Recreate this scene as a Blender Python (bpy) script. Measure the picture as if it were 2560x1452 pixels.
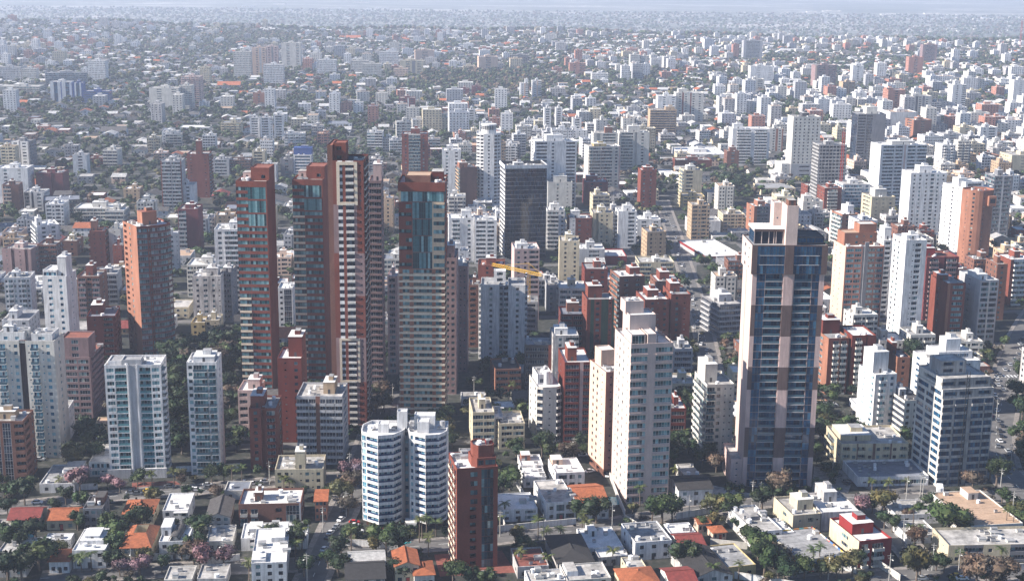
import bpy, math, random
import numpy as np
from mathutils import Matrix, Vector
S = bpy.context.scene
COL = S.collection
R = math.radians
rnd = random.Random(7)
for o in list(bpy.data.objects):
    bpy.data.objects.remove(o)

# ------------------------------------------------------------------ camera, sky, sun, exposure
CAM_H, FPX, PITCH, ROLL = 210.0, 3485.0, 13.3, 0.55
cam_d = bpy.data.cameras.new('camera')
cam_d.sensor_width = 36.0
cam_d.lens = FPX / 2560 * 36
cam_d.clip_start, cam_d.clip_end = 1.0, 40000.0
cam = bpy.data.objects.new('camera', cam_d)
COL.objects.link(cam)
CAM_R = Matrix.Rotation(R(90 - PITCH), 3, 'X') @ Matrix.Rotation(R(ROLL), 3, 'Z')
cam.matrix_world = Matrix.Translation((0, 0, CAM_H)) @ CAM_R.to_4x4()
S.camera = cam
SUN_EL, SUN_AZ = 32.0, -100.0           # azimuth from +Y (ahead), clockwise: the sun stands to the left, a little behind
world = bpy.data.worlds.new('World')
S.world = world
world.use_nodes = True
wn = world.node_tree
wn.nodes.clear()
sky = wn.nodes.new('ShaderNodeTexSky')
sky.sky_type = 'NISHITA'
sky.sun_disc = False
sky.sun_elevation = R(SUN_EL)
sky.sun_rotation = R(SUN_AZ)
sky.air_density, sky.dust_density, sky.ozone_density = 1.0, 0.2, 5.0
bg = wn.nodes.new('ShaderNodeBackground')
bg.inputs['Strength'].default_value = 0.072
wo = wn.nodes.new('ShaderNodeOutputWorld')
wn.links.new(sky.outputs[0], bg.inputs[0])
wn.links.new(bg.outputs[0], wo.inputs[0])
sun_d = bpy.data.lights.new('sun', 'SUN')
sun_d.energy = 5.0
sun_d.angle = R(0.55)
sun_d.color = (1.0, 0.92, 0.82)
sun = bpy.data.objects.new('sun', sun_d)
COL.objects.link(sun)
sdir = Vector((math.sin(R(SUN_AZ)) * math.cos(R(SUN_EL)), math.cos(R(SUN_AZ)) * math.cos(R(SUN_EL)), math.sin(R(SUN_EL))))
sun.rotation_euler = (-sdir).to_track_quat('-Z', 'Y').to_euler()
S.view_settings.view_transform = 'Standard'
S.view_settings.look = 'None'
S.view_settings.gamma = 1.0
S.view_settings.use_curve_mapping = False
S.view_settings.exposure = 1.15
S.render.engine = 'CYCLES'
S.cycles.max_bounces = 5
S.cycles.diffuse_bounces = 2
S.cycles.glossy_bounces = 2
S.cycles.transmission_bounces = 2
S.cycles.volume_bounces = 1
S.cycles.use_denoising = True
HAZE_DENSITY = 0.0001

# ------------------------------------------------------------------ pixel <-> place (2560 x 1452 photograph)
def ray(px, py):
    return CAM_R @ Vector(((px - 1280) / FPX, -(py - 726) / FPX, -1.0))
def at_z(px, py, z=0.0):
    d = ray(px, py)
    t = (z - CAM_H) / d.z
    return d.x * t, d.y * t
def at_y(px, py, y):
    d = ray(px, py)
    t = y / d.y
    return d.x * t, CAM_H + d.z * t
CAM_T = CAM_R.transposed()
def proj(x, y, z):
    v = CAM_T @ Vector((x, y, z - CAM_H))
    return 1280 + v.x / -v.z * FPX, 726 - v.y / -v.z * FPX
def ppm(y):
    return FPX / (y * .973 + 48)

# ------------------------------------------------------------------ materials
MATS = {}
def nodes(name):
    m = bpy.data.materials.new(name)
    m.use_nodes = True
    nt = m.node_tree
    b = nt.nodes['Principled BSDF']
    MATS[name] = m
    return m, nt, b
def N(nt, t, **kw):
    n = nt.nodes.new(t)
    for k, v in kw.items():
        if k in n.inputs: n.inputs[k].default_value = v
        else: setattr(n, k, v)
    return n
def mixc(nt, fac, a, b, mode='MIX'):
    n = nt.nodes.new('ShaderNodeMix')
    n.data_type = 'RGBA'; n.blend_type = mode
    for s, v in ((n.inputs[0], fac), (n.inputs[6], a), (n.inputs[7], b)):
        if hasattr(v, 'is_output') or isinstance(v, bpy.types.NodeSocket): nt.links.new(v, s)
        elif isinstance(v, tuple): s.default_value = (*v, 1) if len(v) == 3 else v
        else: s.default_value = v
    return n.outputs[2]
def ramp(nt, sock, stops, interp='LINEAR'):
    r = nt.nodes.new('ShaderNodeValToRGB')
    r.color_ramp.interpolation = interp
    e = r.color_ramp.elements
    while len(e) < len(stops): e.new(1.0)
    for k, (p, c) in enumerate(stops):
        e[k].position = p
        e[k].color = (*c, 1) if isinstance(c, tuple) else (c, c, c, 1)
    nt.links.new(sock, r.inputs[0])
    return r.outputs[0]
def posn(nt, sx=1, sy=1, sz=1):
    g = nt.nodes.new('ShaderNodeNewGeometry')
    mp = nt.nodes.new('ShaderNodeMapping')
    mp.inputs['Scale'].default_value = (sx, sy, sz)
    nt.links.new(g.outputs['Position'], mp.inputs[0])
    return mp.outputs[0]
def noise(nt, vec, scale, detail=4, rough=.55):
    n = N(nt, 'ShaderNodeTexNoise', Scale=scale, Detail=detail, Roughness=rough)
    nt.links.new(vec, n.inputs['Vector'])
    return n.outputs['Fac']
def wall_mat(name, col, rough=.85, dirt=.35, streak=.35, joints=0.0):
    m, nt, b = nodes(name)
    st = ramp(nt, noise(nt, posn(nt, 1, 1, .12), 1.1, 5), [(.38, 1 - streak), (.62, 1.0)])
    bl = ramp(nt, noise(nt, posn(nt), .16, 5), [(.3, 1 - dirt), (.65, 1.0)])
    fine = ramp(nt, noise(nt, posn(nt), 3.0, 3), [(.3, .86), (.7, 1.06)])
    c = mixc(nt, 1.0, mixc(nt, 1.0, mixc(nt, 1.0, (*col, 1), st, 'MULTIPLY'), bl, 'MULTIPLY'), fine, 'MULTIPLY')
    nt.links.new(c, b.inputs['Base Color'])
    b.inputs['Roughness'].default_value = rough
    b.inputs['Specular IOR Level'].default_value = .25
    return m
def brick_mat(name, col):
    m, nt, b = nodes(name)
    w = noise(nt, posn(nt, 1, 1, 6.0), 1.6, 4)
    c1 = ramp(nt, w, [(.3, tuple(v * .68 for v in col)), (.7, tuple(min(1, v * 1.22) for v in col))])
    bl = ramp(nt, noise(nt, posn(nt, 1, 1, .35), .25, 5), [(.3, .72), (.68, 1.08)])
    c = mixc(nt, 1.0, c1, bl, 'MULTIPLY')
    nt.links.new(c, b.inputs['Base Color'])
    b.inputs['Roughness'].default_value = .9
    b.inputs['Specular IOR Level'].default_value = .2
    return m
def roof_mat(name, col, amt=.5, scale=.22):
    m, nt, b = nodes(name)
    a = ramp(nt, noise(nt, posn(nt), scale, 6, .7), [(.35, 1 - amt), (.62, 1.0)])
    f = ramp(nt, noise(nt, posn(nt), 1.4, 4), [(.3, .8), (.7, 1.05)])
    c = mixc(nt, 1.0, mixc(nt, 1.0, (*col, 1), a, 'MULTIPLY'), f, 'MULTIPLY')
    nt.links.new(c, b.inputs['Base Color'])
    b.inputs['Roughness'].default_value = .9
    return m
def tile_mat(name, col, k=5.0):
    m, nt, b = nodes(name)
    g = nt.nodes.new('ShaderNodeTexCoord')
    wv = N(nt, 'ShaderNodeTexWave', Scale=k * .5, Distortion=.3, Detail=1.0)
    wv.bands_direction = 'X'
    nt.links.new(g.outputs['Object'], wv.inputs['Vector'])
    a = ramp(nt, noise(nt, posn(nt), .7, 6, .7), [(.3, .55), (.66, 1.15)])
    c0 = mixc(nt, wv.outputs['Fac'], tuple(v * .72 for v in col), tuple(col))
    c = mixc(nt, 1.0, c0, a, 'MULTIPLY')
    nt.links.new(c, b.inputs['Base Color'])
    b.inputs['Roughness'].default_value = .85
    bp = N(nt, 'ShaderNodeBump', Strength=.8, Distance=.12)
    nt.links.new(wv.outputs['Fac'], bp.inputs['Height'])
    nt.links.new(bp.outputs[0], b.inputs['Normal'])
    return m
def rand_sock(nt):
    oi = nt.nodes.new('ShaderNodeObjectInfo')
    g = nt.nodes.new('ShaderNodeNewGeometry')
    a = N(nt, 'ShaderNodeMath', operation='ADD')
    nt.links.new(oi.outputs['Random'], a.inputs[0])
    nt.links.new(g.outputs['Random Per Island'], a.inputs[1])
    f = N(nt, 'ShaderNodeMath', operation='FRACT')
    nt.links.new(a.outputs[0], f.inputs[0])
    return f.outputs[0]
def glass_mat(name, stops, rough=.07, spec=.6):
    m, nt, b = nodes(name)
    c = ramp(nt, rand_sock(nt), stops, 'CONSTANT')
    n = ramp(nt, noise(nt, posn(nt), .9, 2), [(.3, .75), (.7, 1.2)])
    nt.links.new(mixc(nt, 1.0, c, n, 'MULTIPLY'), b.inputs['Base Color'])
    b.inputs['Roughness'].default_value = rough
    b.inputs['Specular IOR Level'].default_value = spec
    return m
def plain_mat(name, col, rough=.6, metal=0.0, spec=.4):
    m, nt, b = nodes(name)
    n = ramp(nt, noise(nt, posn(nt), 1.2, 3), [(.3, .8), (.7, 1.1)])
    nt.links.new(mixc(nt, 1.0, (*col, 1), n, 'MULTIPLY'), b.inputs['Base Color'])
    b.inputs['Roughness'].default_value = rough
    b.inputs['Metallic'].default_value = metal
    b.inputs['Specular IOR Level'].default_value = spec
    return m
def rand_col_mat(name, stops, rough=.8, interp='CONSTANT', nscale=2.0, spec=.3):
    m, nt, b = nodes(name)
    c = ramp(nt, rand_sock(nt), stops, interp)
    n = ramp(nt, noise(nt, posn(nt), nscale, 3), [(.3, .7), (.7, 1.15)])
    nt.links.new(mixc(nt, 1.0, c, n, 'MULTIPLY'), b.inputs['Base Color'])
    b.inputs['Roughness'].default_value = rough
    b.inputs['Specular IOR Level'].default_value = spec
    return m

wall_mat('white', (.80, .79, .79), dirt=.2, streak=.3)
wall_mat('white_old', (.62, .59, .58), dirt=.35, streak=.45)
wall_mat('offwhite', (.66, .63, .58), dirt=.2, streak=.2)
wall_mat('cream', (.62, .54, .39), dirt=.2, streak=.22)
wall_mat('yellowish', (.60, .47, .24), dirt=.25, streak=.25)
wall_mat('tan', (.50, .36, .24), dirt=.2, streak=.2)
wall_mat('pinkstone', (.60, .44, .41), dirt=.15, streak=.2)
wall_mat('palestone', (.58, .46, .42), dirt=.12, streak=.12)
wall_mat('peach', (.66, .48, .38), dirt=.12, streak=.15)
wall_mat('mauve', (.30, .20, .20), dirt=.2, streak=.2)
wall_mat('umber', (.14, .095, .09), dirt=.15, streak=.2)
wall_mat('brownwall', (.19, .11, .09), dirt=.2, streak=.25)
wall_mat('concrete', (.45, .44, .44), dirt=.35, streak=.4)
wall_mat('darkgrey', (.09, .09, .10), dirt=.2, streak=.2)
wall_mat('midgrey', (.22, .22, .24), dirt=.2, streak=.2)
wall_mat('lightgrey', (.46, .46, .48), dirt=.2, streak=.2)
wall_mat('bluewall', (.05, .10, .30), dirt=.15, streak=.1)
wall_mat('redpaint', (.26, .03, .03), dirt=.15, streak=.15)
wall_mat('greenwall', (.045, .085, .06), dirt=.3, streak=.3)
wall_mat('slit', (.03, .03, .035))
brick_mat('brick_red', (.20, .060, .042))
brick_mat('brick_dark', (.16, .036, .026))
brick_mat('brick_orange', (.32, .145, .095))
brick_mat('brick_brown', (.20, .095, .07))
brick_mat('brick_pink', (.42, .20, .15))
brick_mat('brick_maroon', (.17, .045, .05))
roof_mat('roof_white', (.74, .73, .72), .3)
roof_mat('roof_grey', (.36, .36, .37), .5)
roof_mat('roof_dirty', (.50, .48, .46), .6)
roof_mat('roof_dark', (.085, .078, .078), .45)
roof_mat('roof_tan', (.48, .33, .23), .25)
roof_mat('roof_blue', (.20, .22, .27), .4)
roof_mat('terracotta_floor', (.30, .10, .065), .4)
tile_mat('tile_orange', (.50, .150, .06))
tile_mat('tile_red', (.30, .055, .045))
tile_mat('tile_grey', (.13, .12, .118))
tile_mat('tile_dark', (.045, .042, .044))
tile_mat('tile_white', (.62, .61, .60))
glass_mat('glass', [(0, (.008, .014, .026)), (.42, (.02, .045, .07)), (.62, (.05, .11, .13)), (.80, (.17, .27, .29)), (.93, (.36, .38, .34))])
glass_mat('glass_teal', [(0, (.008, .03, .04)), (.28, (.03, .11, .13)), (.55, (.10, .23, .26)), (.82, (.22, .38, .41))])
glass_mat('glass_blue', [(0, (.008, .03, .07)), (.3, (.012, .055, .12)), (.6, (.02, .085, .17)), (.88, (.05, .15, .25))])
glass_mat('glass_cyan', [(0, (.03, .12, .20)), (.3, (.09, .27, .37)), (.55, (.015, .045, .09)), (.72, (.30, .46, .52))])
glass_mat('glass_dark', [(0, (.006, .009, .022)), (.45, (.012, .02, .042)), (.7, (.02, .035, .065)), (.92, (.06, .085, .12))])
plain_mat('frame_white', (.68, .68, .68), .5)
plain_mat('frame_dark', (.05, .05, .055), .4)
plain_mat('frame_teal', (.10, .25, .28), .35)
plain_mat('metal', (.45, .45, .46), .45, .3)
plain_mat('rail_blue', (.008, .035, .11), .5, 0, .3)
plain_mat('rail_glass', (.06, .12, .16), .1, 0, .6)
plain_mat('ledge_cream', (.62, .53, .42), .8)
plain_mat('ledge_tan', (.56, .43, .30), .8)
plain_mat('tank_white', (.75, .75, .76), .5)
plain_mat('crane_yellow', (.62, .36, .03), .5)
plain_mat('rust_red', (.35, .05, .04), .6)
plain_mat('pool_water', (.05, .34, .38), .08)
plain_mat('bark', (.13, .10, .08), .9)
plain_mat('pole', (.38, .37, .35), .8)
plain_mat('rubber', (.02, .02, .02), .8)
plain_mat('car_glass', (.015, .018, .022), .06, 0, .6)
plain_mat('lamp', (.9, .88, .8), .3)
plain_mat('net_green', (.05, .42, .34), .6)
rand_col_mat('car_paint', [(0, (.75, .75, .76)), (.38, (.45, .46, .48)), (.55, (.05, .05, .06)), (.72, (.16, .17, .19)), (.82, (.35, .02, .02)), (.9, (.03, .06, .2))], .3, spec=.6)
plain_mat('taxi_yellow', (.75, .45, .03), .3)
plain_mat('car_red', (.45, .02, .02), .3)
LEAF_STOPS = lambda a, b, c: [(0, a), (.4, b), (.8, c)]
def leaf_mat(name, a, b, c):
    m, nt, bs = nodes(name)
    oi = nt.nodes.new('ShaderNodeObjectInfo')
    g = nt.nodes.new('ShaderNodeNewGeometry')
    col = ramp(nt, g.outputs['Random Per Island'], [(0, a), (.5, b), (1, c)])
    big = ramp(nt, noise(nt, posn(nt), .09, 3), [(.35, (.75, .95, .9)), (.65, (1.25, 1.05, .85))])
    col2 = mixc(nt, 1.0, col, big, 'MULTIPLY')
    v = N(nt, 'ShaderNodeMapRange')
    v.inputs[3].default_value = .7; v.inputs[4].default_value = 1.35
    nt.links.new(oi.outputs['Random'], v.inputs[0])
    col3 = mixc(nt, 1.0, col2, v.outputs[0], 'MULTIPLY')
    nt.links.new(col3, bs.inputs['Base Color'])
    bs.inputs['Roughness'].default_value = .6
    bs.inputs['Specular IOR Level'].default_value = .2
leaf_mat('leaf_green', (.011, .020, .010), (.024, .042, .016), (.060, .085, .034))
leaf_mat('leaf_dark', (.007, .014, .009), (.015, .028, .014), (.038, .058, .028))
leaf_mat('leaf_olive', (.028, .028, .013), (.055, .054, .024), (.11, .10, .046))
leaf_mat('leaf_brown', (.040, .028, .024), (.070, .050, .042), (.12, .088, .072))
leaf_mat('leaf_pink', (.06, .042, .05), (.13, .075, .10), (.24, .145, .19))
leaf_mat('leaf_palm', (.022, .034, .012), (.05, .068, .022), (.11, .125, .05))

# ground
m, nt, b = nodes('ground')
g1 = noise(nt, posn(nt), .02, 8, .7)
g2 = noise(nt, posn(nt), .35, 6, .65)
ca = ramp(nt, g2, [(.36, (.014, .020, .012)), (.54, (.034, .036, .030)), (.66, (.085, .078, .070)), (.8, (.20, .18, .165))])
cb = ramp(nt, g1, [(.35, .55), (.65, 1.1)])
nt.links.new(mixc(nt, 1.0, ca, cb, 'MULTIPLY'), b.inputs['Base Color'])
b.inputs['Roughness'].default_value = .95
m, nt, b = nodes('plain')
g1 = noise(nt, posn(nt, .3, 1, 1), .004, 10, .68)
g2 = noise(nt, posn(nt, .5, 1, 1), .03, 5, .6)
ca = ramp(nt, g1, [(.38, (.06, .075, .05)), (.50, (.12, .13, .10)), (.58, (.26, .25, .22)), (.68, (.50, .47, .43))])  # pale dry fields, lightened further so the colour carries some milky haze
cb = ramp(nt, g2, [(.3, .5), (.55, 1.0), (.75, 2.2)])
nt.links.new(mixc(nt, 1.0, ca, cb, 'MULTIPLY'), b.inputs['Base Color'])
b.inputs['Roughness'].default_value = .95
m, nt, b = nodes('asphalt')
ca = ramp(nt, noise(nt, posn(nt), .18, 7, .65), [(.3, (.075, .072, .074)), (.55, (.125, .12, .118)), (.75, (.17, .16, .155))])
nt.links.new(ca, b.inputs['Base Color'])
b.inputs['Roughness'].default_value = .9
roof_mat('pavement', (.30, .27, .25), .5, .5)
roof_mat('brick_paving', (.24, .075, .055), .4, .5)
roof_mat('grass', (.075, .085, .028), .5, .4)
roof_mat('bare_earth', (.25, .20, .16), .45, .3)
plain_mat('paint_white', (.7, .7, .68), .7)
# mural: bright blobs of paint on a wall
m, nt, b = nodes('mural')
v = N(nt, 'ShaderNodeTexVoronoi', Scale=.55)
nt.links.new(posn(nt), v.inputs['Vector'])
sp = nt.nodes.new('ShaderNodeSeparateColor')
nt.links.new(v.outputs['Color'], sp.inputs[0])
nt.links.new(ramp(nt, sp.outputs[0], [(0, (.62, .60, .52)), (.35, (.55, .38, .06)), (.5, (.04, .16, .42)), (.65, (.5, .08, .05)), (.78, (.10, .32, .30)), (.88, (.6, .25, .06))], 'CONSTANT'), b.inputs['Base Color'])

# ------------------------------------------------------------------ mesh helpers
class MB:
    def __init__(s):
        s.v, s.f, s.m, s.mats = [], [], [], []
    def mi(s, name):
        if name not in s.mats: s.mats.append(name)
        return s.mats.index(name)
    def face(s, pts, mat):
        i = len(s.v)
        s.v.extend(pts)
        s.f.append(tuple(range(i, i + len(pts))))
        s.m.append(s.mi(mat))
    def box(s, x0, x1, y0, y1, z0, z1, mat, top=None, M=None, bottom=False):
        P = [(x0, y0, z0), (x1, y0, z0), (x1, y1, z0), (x0, y1, z0), (x0, y0, z1), (x1, y0, z1), (x1, y1, z1), (x0, y1, z1)]
        if M is not None: P = [tuple(M @ Vector(p)) for p in P]
        i = len(s.v)
        s.v.extend(P)
        a = s.mi(mat); t = s.mi(top or mat)
        s.f += [(i, i+1, i+5, i+4), (i+1, i+2, i+6, i+5), (i+2, i+3, i+7, i+6), (i+3, i, i+4, i+7), (i+4, i+5, i+6, i+7)]
        s.m += [a, a, a, a, t]
        if bottom:
            s.f.append((i+3, i+2, i+1, i)); s.m.append(a)
    def prism(s, pts, z0, z1, mat, top=None, cap=True):
        n = len(pts); i = len(s.v)
        s.v.extend([(x, y, z0) for x, y in pts] + [(x, y, z1) for x, y in pts])
        a = s.mi(mat)
        for k in range(n):
            l = (k + 1) % n
            s.f.append((i+k, i+l, i+n+l, i+n+k)); s.m.append(a)
        if cap:
            s.f.append(tuple(i+n+k for k in range(n))); s.m.append(s.mi(top or mat))
    def cyl(s, x, y, r, z0, z1, mat, n=12, top=None, r1=None):
        r1 = r if r1 is None else r1
        i = len(s.v)
        for z, q in ((z0, r), (z1, r1)):
            s.v.extend([(x + q * math.cos(2*math.pi*k/n), y + q * math.sin(2*math.pi*k/n), z) for k in range(n)])
        a = s.mi(mat)
        for k in range(n):
            l = (k + 1) % n
            s.f.append((i+k, i+l, i+n+l, i+n+k)); s.m.append(a)
        s.f.append(tuple(i+n+k for k in range(n))); s.m.append(s.mi(top or mat))
    def bar(s, a, b, w, mat):
        a, b = Vector(a), Vector(b)
        d = b - a
        if d.length < 1e-6: return
        q = d.to_track_quat('Z', 'Y').to_matrix().to_4x4()
        s.box(-w/2, w/2, -w/2, w/2, 0, d.length, mat, M=Matrix.Translation(a) @ q, bottom=True)
    def mesh(s, name):
        me = bpy.data.meshes.new(name)
        nv, nf = len(s.v), len(s.f)
        if nf == 0: return me
        me.vertices.add(nv)
        me.vertices.foreach_set('co', np.asarray(s.v, dtype=np.float32).ravel())
        lens = np.fromiter((len(f) for f in s.f), dtype=np.int32, count=nf)
        loops = np.fromiter((i for f in s.f for i in f), dtype=np.int32, count=int(lens.sum()))
        me.loops.add(len(loops))
        me.loops.foreach_set('vertex_index', loops)
        me.polygons.add(nf)
        st = np.zeros(nf, dtype=np.int32); st[1:] = np.cumsum(lens)[:-1]
        me.polygons.foreach_set('loop_start', st)
        me.polygons.foreach_set('material_index', np.asarray(s.m, dtype=np.int32))
        me.polygons.foreach_set('use_smooth', np.zeros(nf, dtype=bool))
        for mt in s.mats: me.materials.append(MATS[mt])
        me.update(calc_edges=True)
        return me
    def obj(s, name, parent=None, kind=None, label=None, cat=None, group=None, loc=None):
        if not s.f: return None
        return link(s.mesh(name), name, parent, kind, label, cat, group, loc)
def link(me, name, parent=None, kind=None, label=None, cat=None, group=None, loc=None, rz=0.0):
    o = bpy.data.objects.new(name, me)
    COL.objects.link(o)
    if parent is not None: o.parent = parent
    if loc is not None: o.location = loc
    if rz: o.rotation_euler = (0, 0, rz)
    if kind: o['kind'] = kind
    if label: o['label'] = label
    if cat: o['category'] = cat
    if group: o['group'] = group
    return o
def np_mesh(name, V, quads, mats, midx=None):
    """V (n,3), quads (m,3 or 4)"""
    me = bpy.data.meshes.new(name)
    me.vertices.add(len(V)); me.vertices.foreach_set('co', V.astype(np.float32).ravel())
    k = quads.shape[1]
    me.loops.add(quads.size); me.loops.foreach_set('vertex_index', quads.astype(np.int32).ravel())
    me.polygons.add(len(quads)); me.polygons.foreach_set('loop_start', np.arange(len(quads), dtype=np.int32) * k)
    if midx is not None: me.polygons.foreach_set('material_index', midx.astype(np.int32))
    me.polygons.foreach_set('use_smooth', np.zeros(len(quads), dtype=bool))
    for mt in mats: me.materials.append(MATS[mt])
    me.update(calc_edges=True)
    return me

# ------------------------------------------------------------------ window / balcony parts (shared meshes)
WC = {}
def window_mesh(w, h, glass, frame, full=False):
    w, h = round(w, 1), round(h, 1)
    k = ('w', w, h, glass, frame)
    if k not in WC:
        b = MB()
        n = max(1, int(round(w / 1.15)))
        for i in range(n):                    # panes: separate islands, so each takes its own tint
            b.face([(w*i/n, 0, 0), (w*(i+1)/n, 0, 0), (w*(i+1)/n, 0, h), (w*i/n, 0, h)], glass)
        t = .055
        for i in range(n + 1):
            x = min(max(w*i/n, t/2), w - t/2)
            b.box(x - t/2, x + t/2, -.06, .0, 0, h, frame)
        for z in ((0, h - t) if h < 1.9 else (0, h * .33, h - t)):
            b.face([(0, -.062, z), (w, -.062, z), (w, -.062, z + t), (0, -.062, z + t)], frame)
        WC[k] = b.mesh('window')
    return WC[k]
def balcony_mesh(w, d, mat, rail, ph=1.0, slab=.22, z=0.0):
    w = round(w, 1)
    k = ('b', w, d, mat, rail, ph, slab)
    if k not in WC:
        b = MB()
        b.box(0, w, -d, 0, -slab, 0, mat, bottom=True)
        if rail == 'rail':
            b.box(0, w, -d, -d + .05, .1, ph, 'rail_glass', bottom=True)
            b.box(0, w, -d - .02, -d + .07, ph, ph + .07, 'frame_dark', bottom=True)
            for x in (0, w - .05): b.box(x, x + .05, -d, 0, .1, ph, 'rail_glass')
        else:
            b.box(0, w, -d, -d + .12, 0, ph, mat)
            for x in (0, w - .12): b.box(x, x + .12, -d + .12, 0, 0, ph, mat)
        WC[k] = b.mesh('balcony')
    return WC[k]

ZONES = {'n': (.95, 2.4, .22), 's': (1.5, 2.15, .2), 'g': (.85, 2.65, .18), 'G': (.4, 2.85, .14), 'C': (.1, 9, .08), 'b': (1.05, 2.75, 1.5),
         'B': (.1, 2.55, .16), 'r': (.1, 2.6, .16), 'h': (.75, 2.65, .2), 'R': (.18, 9, 1.5), 'v': (.95, 2.7, .9)}
TOTAL = {'win': 0}
LANDMARKS = []      # (short phrase, x, y, px)
FOOT = []           # occupied circles on the ground (x, y, r)

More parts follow.
